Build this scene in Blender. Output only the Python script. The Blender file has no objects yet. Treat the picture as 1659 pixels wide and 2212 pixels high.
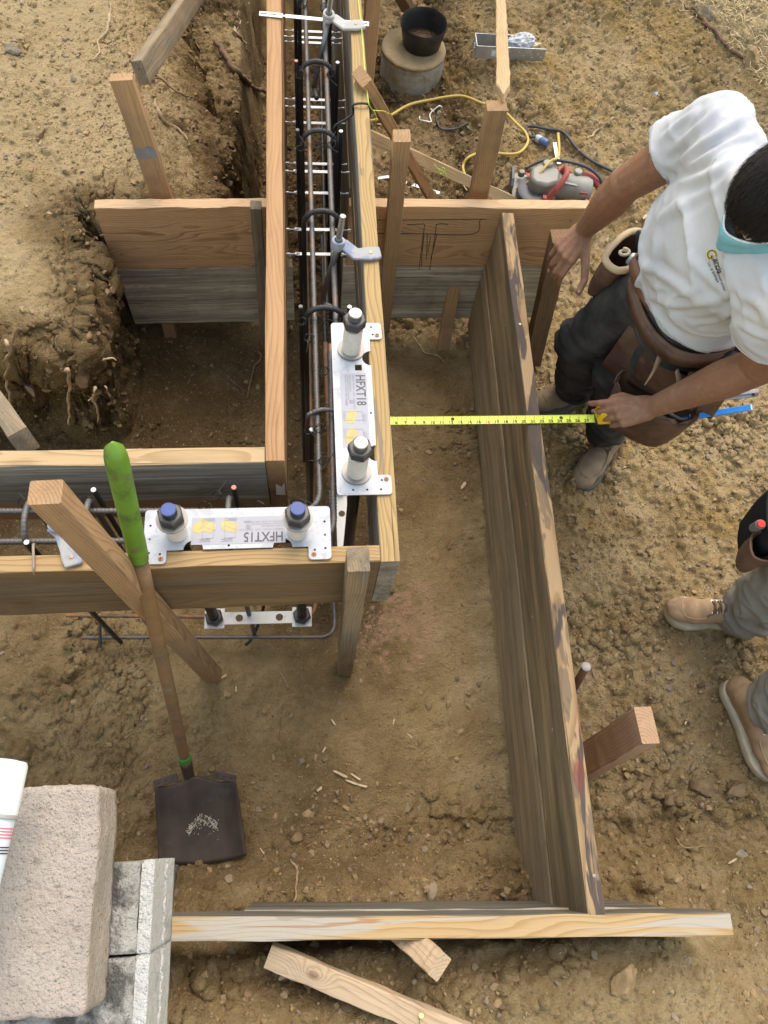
import bpy, bmesh, math, random
import numpy as np
from mathutils import Vector, Matrix, noise as mnoise
from mathutils.bvhtree import BVHTree
rnd = random.Random(7)
S = bpy.context.scene
COL = S.collection
PI = math.pi
# ------------------------------------------------------------------ camera geometry
F, CX, CY, H = 1661., 829.5, 1106., 1.5
def _ray(x, y): return Vector((x-CX, y-CY, F))
_n = _ray(680, 1830).normalized(); _v = _ray(584.4, -2917.2).normalized()
_Z = -_n; _Y = (_v - _Z*_v.dot(_Z)).normalized(); _X = _Y.cross(_Z)
RM = Matrix((_X, _Y, _Z))
EYE = Vector((0, 0, H))
def at(x, y, z):
    """point of the place seen at photo coordinate x, y (1659 x 2212 scale) lying at height z"""
    d = RM @ _ray(x, y); return EYE + d*((z-H)/d.z)
def atY(x, y, Y):
    d = RM @ _ray(x, y); return EYE + d*(Y/d.y)
def atX(x, y, X):
    d = RM @ _ray(x, y); return EYE + d*(X/d.x)
def V(*a): return Vector(a)
# ------------------------------------------------------------------ node helper
class NT:
    def __init__(s, name):
        s.m = bpy.data.materials.new(name); s.m.use_nodes = True
        s.t = s.m.node_tree; s.t.nodes.clear()
        s.out = s.t.nodes.new('ShaderNodeOutputMaterial')
        s.b = s.t.nodes.new('ShaderNodeBsdfPrincipled')
        s.t.links.new(s.b.outputs[0], s.out.inputs[0])
    def n(s, t, **k):
        o = s.t.nodes.new('ShaderNode'+t)
        for a, b in k.items(): setattr(o, a, b)
        return o
    def set(s, sock, v):
        if v is None: return
        if hasattr(v, 'is_output') or isinstance(v, bpy.types.NodeSocket): s.t.links.new(v, sock)
        else:
            if isinstance(v, (tuple, list)) and len(v) == 3 and sock.type == 'RGBA': v = (*v, 1)
            sock.default_value = v
    def math(s, op, a, b=None, c=None, clamp=False):
        o = s.n('Math', operation=op, use_clamp=clamp)
        s.set(o.inputs[0], a); s.set(o.inputs[1], b)
        if c is not None: s.set(o.inputs[2], c)
        return o.outputs[0]
    def vm(s, op, a, b=None):
        o = s.n('VectorMath', operation=op); s.set(o.inputs[0], a); s.set(o.inputs[1], b)
        return o.outputs[0]
    def mix(s, f, a, b, mode='MIX'):
        o = s.n('Mix', data_type='RGBA', blend_type=mode, clamp_factor=True)
        s.set(o.inputs[0], f); s.set(o.inputs[6], a); s.set(o.inputs[7], b)
        return o.outputs[2]
    def noise(s, vec, scale=5, detail=4, rough=.55, dist=0, color=False):
        o = s.n('TexNoise'); s.set(o.inputs['Vector'], vec); o.inputs['Scale'].default_value = scale
        o.inputs['Detail'].default_value = detail; o.inputs['Roughness'].default_value = rough; o.inputs['Distortion'].default_value = dist
        return o.outputs['Color' if color else 'Fac']
    def voro(s, vec, scale, feature='F1', out='Distance', rnd_=1):
        o = s.n('TexVoronoi', feature=feature); s.set(o.inputs['Vector'], vec); o.inputs['Scale'].default_value = scale
        o.inputs['Randomness'].default_value = rnd_
        return o.outputs[out]
    def ramp(s, f, *st, interp='LINEAR'):
        o = s.n('ValToRGB'); s.set(o.inputs[0], f); e = o.color_ramp.elements; o.color_ramp.interpolation = interp
        while len(e) < len(st): e.new(.5)
        for i, (p, c) in enumerate(st):
            e[i].position = p; e[i].color = (c, c, c, 1) if isinstance(c, (int, float)) else (*c, 1)
        return o.outputs[0]
    def rng(s, f, a, b, c=0, d=1):
        o = s.n('MapRange'); s.set(o.inputs[0], f)
        for i, v in enumerate((a, b, c, d)): o.inputs[i+1].default_value = v
        return o.outputs[0]
    def sep(s, v):
        o = s.n('SeparateXYZ'); s.set(o.inputs[0], v); return o.outputs
    def comb(s, x, y, z):
        o = s.n('CombineXYZ')
        for i, v in enumerate((x, y, z)): s.set(o.inputs[i], v)
        return o.outputs[0]
    def coord(s, k='Object'): return s.n('TexCoord').outputs[k]
    def bump(s, h, strength=.5, dist=.01, prev=None):
        o = s.n('Bump'); o.inputs['Strength'].default_value = strength; o.inputs['Distance'].default_value = dist
        s.set(o.inputs['Height'], h)
        if prev is not None: s.set(o.inputs['Normal'], prev)
        return o.outputs[0]
    def fin(s, col, rough=.8, metal=0, normal=None, spec=.3):
        s.set(s.b.inputs['Base Color'], col); s.set(s.b.inputs['Roughness'], rough); s.set(s.b.inputs['Metallic'], metal)
        s.b.inputs['Specular IOR Level'].default_value = spec
        if normal is not None: s.set(s.b.inputs['Normal'], normal)
        return s.m
def sc(N, vec, *k): return N.vm('MULTIPLY', vec, tuple(k))
def randvec(N):
    r = N.n('ObjectInfo').outputs['Random']
    return N.comb(N.math('MULTIPLY', r, 37.), N.math('MULTIPLY', r, 91.), N.math('MULTIPLY', r, 53.))

def wood(name, c1, c2, freq=190, pith=(.05, .0), grey=.0, gcol=(.2, .18, .15), dirt=.25, dcol=(.10, .07, .04),
         top=None, knots=(), rough=.75, warp=.05, ringmix=1., streak=.35):
    """sawn timber: rings round an off-centre pith run along the local x axis, so faces show grain and ends show rings"""
    N = NT(name); co = N.coord(); rv = randvec(N)
    lo = N.vm('ADD', co, rv)
    w = N.noise(sc(N, lo, 1.1, 5, 5), 1.3, 2, .5, color=True)
    w = N.vm('MULTIPLY', N.vm('SUBTRACT', w, (.5, .5, .5)), (0, warp*2, warp*2))
    w2 = N.noise(sc(N, lo, 6, 30, 30), 1, 2, .5, color=True)
    w2 = N.vm('MULTIPLY', N.vm('SUBTRACT', w2, (.5, .5, .5)), (0, .006, .006))
    p = N.vm('ADD', N.vm('ADD', co, w), w2)
    kd = None
    for (kx, ky, kz, kr) in knots:
        d = N.vm('SUBTRACT', co, (kx, ky, kz)); d = sc(N, d, .55, 1, 1)
        ln = N.n('VectorMath', operation='LENGTH'); N.set(ln.inputs[0], d)
        k = N.rng(ln.outputs['Value'], kr*.5, kr*3.2, 1, 0)
        kk = N.math('POWER', k, 2.)
        p = N.vm('ADD', p, N.comb(0, N.math('MULTIPLY', kk, .05), N.math('MULTIPLY', kk, .03)))
        core = N.rng(ln.outputs['Value'], kr*.55, kr*1.0, 1, 0)
        kd = core if kd is None else N.math('MAXIMUM', kd, core)
    x, y, z = N.sep(p)
    y = N.math('ADD', y, pith[0]); z = N.math('ADD', z, pith[1])
    r = N.math('SQRT', N.math('ADD', N.math('MULTIPLY', y, y), N.math('MULTIPLY', z, z)))
    ph = N.math('FRACT', N.math('MULTIPLY', r, freq))
    ring = N.ramp(ph, (0, 0.05), (.55, .25), (.86, 1), (.97, .85), (1, .05))
    fib = N.noise(sc(N, lo, 7, 420, 420), 1, 3, .6)
    fib2 = N.noise(sc(N, lo, 2.2, 70, 70), 1, 4, .6)
    f = N.math('MULTIPLY', ring, N.rng(fib2, .3, .7, .45, 1.)); f = N.math('MULTIPLY', f, ringmix)
    col = N.mix(f, c1, c2)
    col = N.mix(N.rng(fib, .35, .75, 0, streak), col, tuple(.55*a for a in c2))
    bs = N.noise(sc(N, lo, .8, 20, 20), 1, 4, .6); col = N.mix(N.rng(bs, .40, .60, .0, .35), col, tuple(.62*a for a in c1)); col = N.mix(N.rng(bs, .52, .66, .0, .3), col, tuple(min(1, 1.25*a) for a in c1))
    if grey > 0:
        g = N.noise(sc(N, lo, 1.6, 16, 16), 1, 5, .62)
        g = N.math('MULTIPLY', N.rng(g, .62-.45*grey, .80-.45*grey, 0, 1), min(1, .35+.5*grey))
        st1 = N.noise(sc(N, lo, 1.3, 34, 34), 1, 6, .68); st2 = N.noise(sc(N, lo, 3.5, 150, 150), 1, 4, .65)
        gc = N.ramp(st1, (.37, tuple(.28*a for a in gcol)), (.46, tuple(.66*a for a in gcol)), (.54, tuple(.95*a for a in gcol)), (.63, tuple(min(1, 1.25*a) for a in gcol)))
        gc = N.mix(N.rng(st2, .44, .60, 0, .7), gc, tuple(.36*a for a in gcol)); gc = N.mix(N.math('MULTIPLY', ring, .4), gc, tuple(.5*a for a in gcol))
        gc = N.mix(N.rng(N.noise(sc(N, lo, .9, 9, 9), 1, 4, .6), .55, .7, 0, .5), gc, c1)
        col = N.mix(g, col, gc)
    if dirt > 0:
        dn = N.noise(lo, 9, 6, .65); col = N.mix(N.rng(dn, .52, .72, 0, dirt), col, dcol)
        dn2 = N.voro(sc(N, lo, 18, 60, 60), 1); col = N.mix(N.rng(dn2, .16, .05, 0, dirt*.8), col, tuple(.5*a for a in dcol))
    if kd is not None: col = N.mix(N.math('MULTIPLY', kd, .8), col, (.12, .055, .022))
    if top:
        nz = N.sep(N.coord('Normal'))[2]
        m = N.rng(nz, .6, .8, 0, 1)
        tc = N.mix(N.math('MULTIPLY', ring, .8*top.get('ring', 1)), top['c'], top['d'])
        tc = N.mix(N.rng(fib, .4, .8, 0, .3), tc, top['d'])
        for i, (sx, thr, cc, am) in enumerate(top.get('stain', ())):
            sn = N.noise(N.vm('ADD', sc(N, lo, sx, 26, 26), (i*7.3, 0, 0)), 1, 3, .55, .6)
            tc = N.mix(N.rng(sn, thr, thr+.04, 0, am), tc, cc)
        col = N.mix(m, col, tc)
    crk = N.noise(sc(N, lo, 1.2, 90, 90), 1, 2, .5); ck = N.rng(crk, .30, .25, 0, min(1., grey+.15)); col = N.mix(N.math('MULTIPLY', ck, .8), col, (.02, .015, .01))
    hgt = N.math('ADD', N.math('MULTIPLY', fib, .8), N.math('MULTIPLY', N.math('SUBTRACT', 1, ring), .5)); hgt = N.math('SUBTRACT', hgt, N.math('MULTIPLY', ck, 1.5))
    return N.fin(col, rough+.08, 0, N.bump(hgt, .55, .002), .18)

def plain(name, c, rough=.6, metal=0, var=.15, scale=30, bump=.0, spot=None, spec=.4, c2=None, bscale=None):
    N = NT(name); co = N.vm('ADD', N.coord(), randvec(N))
    n1 = N.noise(co, scale, 5, .6)
    col = N.mix(N.rng(n1, .3, .7), tuple(a*(1-var) for a in c), c2 or tuple(min(1, a*(1+var)) for a in c))
    if spot: # (colour, scale, threshold, amount)
        for (sc_, ss, th, am) in spot:
            col = N.mix(N.rng(N.noise(co, ss, 5, .65), th, th+.1, 0, am), col, sc_)
    rg = N.rng(n1, .3, .7, max(.03, rough-.1), min(1, rough+.1))
    nb = N.bump(N.noise(co, bscale or scale*4, 4, .6), bump, .004) if bump else None
    return N.fin(col, rg, metal, nb, spec)
# ------------------------------------------------------------------ mesh helpers
class G:
    def __init__(s): s.v = []; s.f = []
    def add(s, v, f):
        o = len(s.v); s.v += [Vector(a) for a in v]; s.f += [tuple(i+o for i in q) for q in f]; return s
    def box(s, c, d, R=None):
        c = Vector(c); R = R or Matrix.Identity(3); v = []
        for z in (-1, 1):
            for y in (-1, 1):
                for x in (-1, 1): v.append(c + R @ Vector((x*d[0]/2, y*d[1]/2, z*d[2]/2)))
        return s.add(v, [(0, 2, 3, 1), (4, 5, 7, 6), (0, 1, 5, 4), (2, 6, 7, 3), (0, 4, 6, 2), (1, 3, 7, 5)])
    def tube(s, path, r, n=8, caps=True, closed=False):
        P = [Vector(p) for p in path]; m = len(P)
        R = r if isinstance(r, (list, tuple)) else [r]*m
        if m > 2 or True:
            T = []
            for i in range(m):
                a = P[(i-1) % m] if closed or i > 0 else P[0]; b = P[(i+1) % m] if closed or i < m-1 else P[-1]
                T.append((b-a).normalized() if (b-a).length > 1e-9 else V(0, 0, 1))
        u = T[0].orthogonal().normalized(); vs = []
        for i in range(m):
            u = (u - T[i]*u.dot(T[i]))
            u = u.normalized() if u.length > 1e-6 else T[i].orthogonal().normalized()
            w = T[i].cross(u)
            for k in range(n):
                a = 2*PI*k/n; vs.append(P[i] + (u*math.cos(a)+w*math.sin(a))*R[i])
        fs = []
        for i in range(m if closed else m-1):
            j = (i+1) % m
            for k in range(n): fs.append((i*n+k, i*n+(k+1) % n, j*n+(k+1) % n, j*n+k))
        if caps and not closed:
            fs.append(tuple(range(n-1, -1, -1))); fs.append(tuple((m-1)*n+k for k in range(n)))
        return s.add(vs, fs)
    def loft(s, rings, caps=True):
        n = len(rings[0]); vs = [p for r in rings for p in r]; fs = []
        for i in range(len(rings)-1):
            for k in range(n): fs.append((i*n+k, i*n+(k+1) % n, (i+1)*n+(k+1) % n, (i+1)*n+k))
        if caps: fs += [tuple(range(n-1, -1, -1)), tuple((len(rings)-1)*n+k for k in range(n))]
        return s.add(vs, fs)
    def lathe(s, prof, o=(0, 0, 0), ax=(0, 0, 1), n=24):
        o = Vector(o); ax = Vector(ax).normalized(); u = ax.orthogonal().normalized(); w = ax.cross(u)
        rings = [[o+ax*h+(u*math.cos(2*PI*k/n)+w*math.sin(2*PI*k/n))*max(r, 1e-4) for k in range(n)] for r, h in prof]
        return s.loft(rings)
    def caps(s, p0, r0, p1, r1, n=14, m=5):
        """tapered capsule"""
        p0, p1 = Vector(p0), Vector(p1); d = p1-p0; L = d.length; t = d/L if L > 1e-6 else V(0, 0, 1)
        prof = [(r0*math.sin(PI/2*i/m), -r0*math.cos(PI/2*i/m)) for i in range(m+1)] + [(r1*math.cos(PI/2*i/m), L+r1*math.sin(PI/2*i/m)) for i in range(m+1)]
        return s.lathe(prof, p0, t, n)
    def ell(s, c, R, rad, n=20, m=12):
        c = Vector(c); rings = []
        for i in range(m+1):
            a = -PI/2+PI*i/m; cr = max(math.cos(a), .001)
            rings.append([c+R @ Vector((rad[0]*cr*math.cos(2*PI*k/n), rad[1]*cr*math.sin(2*PI*k/n), rad[2]*math.sin(a))) for k in range(n)])
        return s.loft(rings)
    def prism(s, poly, h):
        """poly: 3d points in order, extruded by vector h"""
        h = Vector(h); n = len(poly); v = [Vector(p) for p in poly]; v2 = [p+h for p in v]
        return s.add(v+v2, [tuple(range(n-1, -1, -1)), tuple(range(n, 2*n))]+[(i, (i+1) % n, n+(i+1) % n, n+i) for i in range(n)])
    def build(s, name, mat, parent=None, smooth=False, bevel=0, loc=None, seg=2):
        off = Vector(loc) if loc is not None else (base(parent) if parent else V(0, 0, 0))
        me = bpy.data.meshes.new(name); me.from_pydata([tuple(v-off) for v in s.v], [], s.f); me.update()
        fixn(me)
        o = bpy.data.objects.new(name, me); COL.objects.link(o)
        for m in (mat if isinstance(mat, (list, tuple)) else [mat]): me.materials.append(m)
        if parent: o.parent = parent
        elif loc is not None: o.location = loc
        if bevel:
            b = o.modifiers.new('b', 'BEVEL'); b.width = bevel; b.segments = seg; b.limit_method = 'ANGLE'; b.angle_limit = .6
        if smooth: me.polygons.foreach_set('use_smooth', [True]*len(me.polygons))
        if smooth == 'auto' or (smooth and bevel): autos(o)
        return o
def fixn(me):
    bm = bmesh.new(); bm.from_mesh(me); bmesh.ops.recalc_face_normals(bm, faces=bm.faces); bm.to_mesh(me); bm.free()
def autos(o, ang=.7):
    me = o.data; bm = bmesh.new(); bm.from_mesh(me)
    for e in bm.edges: e.smooth = not (len(e.link_faces) == 2 and e.calc_face_angle(0) > ang)
    bm.to_mesh(me); bm.free()
    me.polygons.foreach_set('use_smooth', [True]*len(me.polygons))
def base(o):
    p = V(0, 0, 0)
    while o is not None: p = p + o.location; o = o.parent
    return p
def tag(o, label=None, cat=None, group=None, kind=None):
    if label: o['label'] = label
    if cat: o['category'] = cat
    if group: o['group'] = group
    if kind: o['kind'] = kind
    return o
def thing(name, label, cat, loc, group=None):
    o = bpy.data.objects.new(name, None); COL.objects.link(o); o.location = loc; o.empty_display_size = .02
    return tag(o, label, cat, group)
def dup(root, loc, label=None, group=None, rotz=None):
    r = root.copy(); COL.objects.link(r); r.location = loc
    if rotz is not None: r.rotation_euler = (0, 0, rotz)
    if label: r['label'] = label
    if group: r['group'] = group
    for ch in list(root.children):
        c = ch.copy(); COL.objects.link(c); c.parent = r
        for g in ch.children:
            d = g.copy(); COL.objects.link(d); d.parent = c
    return r
def frame(x, y=None, z=None):
    """3x3 with columns x, y, z made orthonormal from direction x and an approximate z"""
    x = Vector(x).normalized(); z = Vector(z if z is not None else (0, 0, 1)); z = (z-x*z.dot(x)).normalized(); y = z.cross(x)
    return Matrix((x, y, z)).transposed()
def plank(name, label, A, B, w, h, mat, up=(0, 0, 1), cat='board', group=None, jit=.0008, parent=None, point=0, seg=14):
    """sawn timber from A to B; w across, h along up; slightly uneven arrises"""
    A, B = Vector(A), Vector(B); L = (B-A).length; R = frame(B-A, z=up); c = (A+B)/2
    b = min(.0022, w*.08); r = random.Random(name+label)
    sec = [(-w/2+b, -h/2), (w/2-b, -h/2), (w/2, -h/2+b), (w/2, h/2-b), (w/2-b, h/2), (-w/2+b, h/2), (-w/2, h/2-b), (-w/2, -h/2+b)]
    rings = []
    bow = r.uniform(-.0012, .0012)
    for i in range(seg+1):
        t = i/seg; k = 1.
        if point and t > 1-point: k = max(.08, (1-t)/point)
        rr = []
        for (y, z) in sec:
            j = jit*(0 if i in (0, seg) else 1)
            rr.append(V(-L/2+L*t, y*k+r.gauss(0, j)+bow*math.sin(PI*t), z+r.gauss(0, j)))
        rings.append(rr)
    if point: # denser towards the sharpened tip
        pass
    g = G(); g.loft(rings)
    o = g.build(name, mat); o.matrix_world = Matrix.Translation(c) @ R.to_4x4()
    tag(o, label, cat, group)
    return o
def remesh(g, name, voxel, sm, mat, parent, it=6, fac=.5, disp=None):
    me = bpy.data.meshes.new('tmp'); me.from_pydata([tuple(v) for v in g.v], [], g.f); me.update(); fixn(me)
    t = bpy.data.objects.new('tmp', me); COL.objects.link(t)
    m = t.modifiers.new('r', 'REMESH'); m.mode = 'VOXEL'; m.voxel_size = voxel; m.adaptivity = 0
    if it:
        m2 = t.modifiers.new('s', 'SMOOTH'); m2.factor = fac; m2.iterations = it
    dg = bpy.context.evaluated_depsgraph_get()
    nm = bpy.data.meshes.new_from_object(t.evaluated_get(dg)); nm.name = name
    bpy.data.objects.remove(t); bpy.data.meshes.remove(me)
    if disp:
        n = len(nm.vertices); cs, ns = np.empty(n*3, np.float32), np.empty(n*3, np.float32)
        nm.vertices.foreach_get('co', cs); nm.vertices.foreach_get('normal', ns)
        out = [disp(Vector(a), Vector(b)) for a, b in zip(cs.reshape(-1, 3), ns.reshape(-1, 3))]
        nm.vertices.foreach_set('co', np.array([tuple(v) for v in out], np.float32).ravel()); nm.update()
    off = base(parent) if parent else V(0, 0, 0)
    nm.transform(Matrix.Translation(-off))
    nm.materials.clear()
    for q in (mat if isinstance(mat, (list, tuple)) else [mat]): nm.materials.append(q)
    nm.polygons.foreach_set('use_smooth', [True]*len(nm.polygons))
    o = bpy.data.objects.new(name, nm); COL.objects.link(o)
    if parent: o.parent = parent
    return o
def spline(pts, n=8):
    P = [Vector(p) for p in pts]; out = []
    for i in range(len(P)-1):
        a, b, c, d = P[max(i-1, 0)], P[i], P[i+1], P[min(i+2, len(P)-1)]
        for k in range(n):
            t = k/n
            out.append(.5*((2*b)+(c-a)*t+(2*a-5*b+4*c-d)*t*t+(3*b-a-3*c+d)*t**3))
    return out+[P[-1]]
def text(name, s, size, mat, parent, o, xd, yd, lift=0, align='LEFT', bold=0, sx=1):
    cu = bpy.data.curves.new('t', 'FONT'); cu.body = s; cu.size = size; cu.align_x = align; cu.offset = bold; cu.resolution_u = 3
    t = bpy.data.objects.new('t', cu); COL.objects.link(t)
    me = bpy.data.meshes.new_from_object(t.evaluated_get(bpy.context.evaluated_depsgraph_get())); me.name = name
    bpy.data.objects.remove(t); bpy.data.curves.remove(cu)
    xd, yd = Vector(xd).normalized(), Vector(yd).normalized(); zd = xd.cross(yd)
    M4 = Matrix((xd, yd, zd)).transposed().to_4x4(); M4.translation = Vector(o)+zd*lift
    me.transform(M4 @ Matrix.Diagonal((sx, 1, 1, 1))); me.transform(Matrix.Translation(-base(parent)))
    me.materials.clear(); me.materials.append(mat)
    ob = bpy.data.objects.new(name, me); COL.objects.link(ob); ob.parent = parent
    return ob
# ------------------------------------------------------------------ numpy noise
def _h(ix, iy, iz, s):
    a = (ix.astype(np.int64)*374761393 + iy.astype(np.int64)*668265263 + iz.astype(np.int64)*2147483647 + s*974634777) & 0x7fffffff
    a = ((a ^ (a >> 13))*1274126177) & 0x7fffffff
    a = ((a ^ (a >> 16))*1911520717) & 0x7fffffff
    return (a ^ (a >> 15)) / float(0x7fffffff)
def vnoise(x, y, z, s=0):
    ix, iy, iz = np.floor(x), np.floor(y), np.floor(z); fx, fy, fz = x-ix, y-iy, z-iz
    ux, uy, uz = [f*f*f*(f*(f*6-15)+10) for f in (fx, fy, fz)]
    r = 0
    for dx in (0, 1):
        for dy in (0, 1):
            for dz in (0, 1):
                w = (ux if dx else 1-ux)*(uy if dy else 1-uy)*(uz if dz else 1-uz)
                r = r + w*_h(ix+dx, iy+dy, iz+dz, s)
    return r*2-1
def fbm(x, y, sc_, oc=4, s=0, z=None, rough=.5):
    z = np.zeros_like(x) if z is None else z
    r = 0; a = 1; t = 0
    for i in range(oc):
        r = r + a*vnoise(x*sc_+i*17.3, y*sc_-i*9.1, z*sc_+i*3.7, s+i); t += a; a *= rough; sc_ *= 2.03
    return r/t
def clods(x, y, cell, s, fill=.5, k=.8):
    """height of rounded lumps on a jittered grid"""
    wx, wy = fbm(x, y, .55/cell, 3, s+7), fbm(x, y, .55/cell, 3, s+8); X, Y = x/cell+.55*wx, y/cell+.55*wy; ix, iy = np.floor(X), np.floor(Y); best = np.zeros_like(x); z0 = np.zeros_like(ix)
    for dx in (-1, 0, 1):
        for dy in (-1, 0, 1):
            jx, jy = ix+dx, iy+dy
            px, py = jx+_h(jx, jy, z0, s), jy+_h(jx, jy, z0, s+1)
            q = _h(jx, jy, z0, s+2); rr = np.where(q < fill, .18+.42*_h(jx, jy, z0, s+3)**1.5, 0)
            an = 6.28*_h(jx, jy, z0, s+4); ex = X-px; ey = Y-py
            e1 = ex*np.cos(an)+ey*np.sin(an); e2 = (-ex*np.sin(an)+ey*np.cos(an))*(1+.6*_h(jx, jy, z0, s+5))
            d2 = e1*e1+e2*e2
            best = np.maximum(best, np.minimum(np.sqrt(np.maximum(0, rr*rr-d2)), rr*(.45+.35*_h(jx, jy, z0, s+6))+.25*ex*(_h(jx, jy, z0, s+9)-.5)))
    return best*cell*k
# ------------------------------------------------------------------ camera, light, world
cam = bpy.data.cameras.new('camera'); co_ = bpy.data.objects.new('camera', cam); COL.objects.link(co_)
r_, u_, b_ = RM @ V(1, 0, 0), RM @ V(0, -1, 0), RM @ V(0, 0, -1)
m4 = Matrix((r_, u_, b_)).transposed().to_4x4(); m4.translation = EYE; co_.matrix_world = m4
cam.sensor_fit = 'VERTICAL'; cam.sensor_height = 36; cam.sensor_width = 36; cam.lens = F/2212*36; cam.clip_start = .01; cam.clip_end = 500
S.camera = co_
S.render.resolution_x, S.render.resolution_y = 768, 1024
SUN_EL, SUN_AZ = math.radians(60), math.radians(16)      # azimuth measured from +Y towards +X
W = bpy.data.worlds.new('World'); S.world = W; W.use_nodes = True
wn = W.node_tree; bg = wn.nodes['Background']; sky = wn.nodes.new('ShaderNodeTexSky'); sky.sky_type = 'NISHITA'
sky.sun_disc = False; sky.sun_elevation = SUN_EL; sky.sun_rotation = SUN_AZ; sky.dust_density = 1.2; sky.air_density = 1.6; sky.ozone_density = .3
hz_ = wn.nodes.new('ShaderNodeMix'); hz_.data_type = 'RGBA'; hz_.blend_type = 'MULTIPLY'; hz_.inputs[0].default_value = 1; hz_.inputs[7].default_value = (1, .825, .655, 1)   # smoky haze takes the blue out of the sky
wn.links.new(sky.outputs[0], hz_.inputs[6]); wn.links.new(hz_.outputs[2], bg.inputs[0]); bg.inputs[1].default_value = .15
sl = bpy.data.lights.new('sun', 'SUN'); so = bpy.data.objects.new('sun', sl); COL.objects.link(so)
sl.energy = .62; sl.angle = math.radians(40); sl.color = (1, .955, .89)
sd = V(math.sin(SUN_AZ)*math.cos(SUN_EL), math.cos(SUN_AZ)*math.cos(SUN_EL), math.sin(SUN_EL))
so.rotation_euler = sd.to_track_quat('Z', 'Y').to_euler(); so.location = (0, 0, 6)
S.view_settings.view_transform = 'Standard'; S.view_settings.look = 'None'; S.view_settings.gamma = 1
S.view_settings.exposure = 1.70
S.cycles.max_bounces = 6; S.cycles.diffuse_bounces = 4
# ------------------------------------------------------------------ ground
def inside(x, y, poly):
    """signed distance, positive inside"""
    d = np.full(x.shape, 1e9); ins = np.zeros(x.shape, bool); n = len(poly)
    for i in range(n):
        (x1, y1), (x2, y2) = poly[i], poly[(i+1) % n]
        ex, ey = x2-x1, y2-y1; t = np.clip(((x-x1)*ex+(y-y1)*ey)/(ex*ex+ey*ey+1e-12), 0, 1)
        d = np.minimum(d, np.hypot(x-x1-t*ex, y-y1-t*ey))
        c = ((y1 > y) != (y2 > y)) & (x < (x2-x1)*(y-y1)/((y2-y1) if y2 != y1 else 1e-12)+x1); ins ^= c
    return np.where(ins, d, -d)
def ss(a, b, t):
    t = np.clip((t-a)/(b-a), 0, 1); return t*t*(3-2*t)
BANK = [(-60, 1.30), (-1.6, 1.33), (-.86, 1.345), (-.73, 1.325), (-.62, 1.36), (-.60, 1.45), (-.615, 1.60), (-.665, 1.74), (-.69, 1.83), (-.655, 1.845), (-.50, 1.845),
        (-.20, 1.875), (-.22, 2.13), (-.25, 2.33), (-.30, 2.59), (-.42, 2.97), (-.50, 3.4), (-.55, 4.2), (-.8, 60), (-60, 60)]
SD_ = at(1493, 197, -.88)-at(1346, 22, -.88); SD_ = V(SD_.x, SD_.y, 0).normalized()       # direction of the raked streaks
GR0 = at(1470, 0, -.70); GR1 = at(1659, 190, -.71); GD = V(GR1.x-GR0.x, GR1.y-GR0.y, 0).normalized(); GN = V(-GD.y, GD.x, 0)
if GN.dot(V(1, 1, 0)) < 0: GN = -GN
def hmacro(x, y):
    h = np.full(x.shape, -.90)
    # soil trodden up towards the near board and the low bank behind it
    h = h + .17*ss(.0, -.13, y)*ss(-1.2, -.2, x)
    near = ss(-.155, -.235, y+.02*x)
    h = h + near*.30*(1-ss(.80, 1.05, x)) + ss(-.05, -.5, y)*.22*ss(.80, 1.05, x) - .035*near*ss(-.33, -.24, y)
    h = h + .10*ss(.35, -.35, x)*near*ss(-.25, -.4, y)
    # gentle rise to the right and the dry slope at the back
    h = h + .03*ss(1.0, 1.8, x) + .05*ss(.2, 1., x)*ss(1.9, 2.6, y)
    gd = (x-GR0.x)*GN.x+(y-GR0.y)*GN.y
    h = h + .28*ss(-.9, 1.2, gd) + .05*ss(-.05, .1, gd)+ np.clip(gd, 0, 40)*.08
    h = h - .05*ss(.33, .05, np.hypot((x+.3)*.6, (y-1.65)))          # hollow under the back boards
    h = h - .05*ss(.35, .1, np.hypot(x-.43, (y-1.8)*1.4))
    h = h - .55*ss(.25, .17, np.abs(x+.03))*ss(1.84, 2.0, y)          # trench
    return h
def hbank(x, y):
    t = np.clip((x-(-.46-.23*(y-1.88)))/(.27), 0, 1)*ss(1.75, 1.95, y)
    z = -.385 - .27*t**1.2 + .10*ss(-.7, -1.8, x) + .05*ss(2.2, 3.6, y) - .06*ss(1.50, 1.32, y)
    return z
def height(x, y):
    w = fbm(x, y, 4.5, 3, 11)*.045+fbm(x, y, 17, 3, 12)*.02
    d = inside(x, y, BANK)+w
    d = np.where(y < 1.84, d+.0, d)
    k = ss(-.02, .055, d)
    h0 = hmacro(x, y)
    return h0*(1-k)+hbank(x, y)*k, k, d
def hz(x, y):
    a, _, _ = height(np.array([float(x)]), np.array([float(y)])); return float(a[0])
STP = .006
def axis(a, b, fine):
    core = np.arange(a, b, STP); core = np.unique(np.round(np.concatenate([core[(core < f0) | (core > f1)] for f0, f1 in fine[:1]]+[np.arange(f0, f1, .0022) for f0, f1 in fine]), 5)) if fine else core; g = []; s = STP; p = 0.
    while p < 70: s *= 1.22; p += s; g.append(p)
    g = np.array(g); return np.concatenate([a-g[::-1], core, core[-1]+g])
gx, gy = axis(-1.42, 2.5, [(-.74, -.50)]), axis(-.62, 4.0, [(1.24, 1.44)])
GXX, GYY = np.meshgrid(gx, gy)
hh, kk, dd = height(GXX, GYY)
mgy, mgx = np.gradient(hh, gy, gx); mslope = np.hypot(mgx, mgy)
nearc = ss(9, 5, np.hypot(GXX, GYY-1.5))
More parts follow.
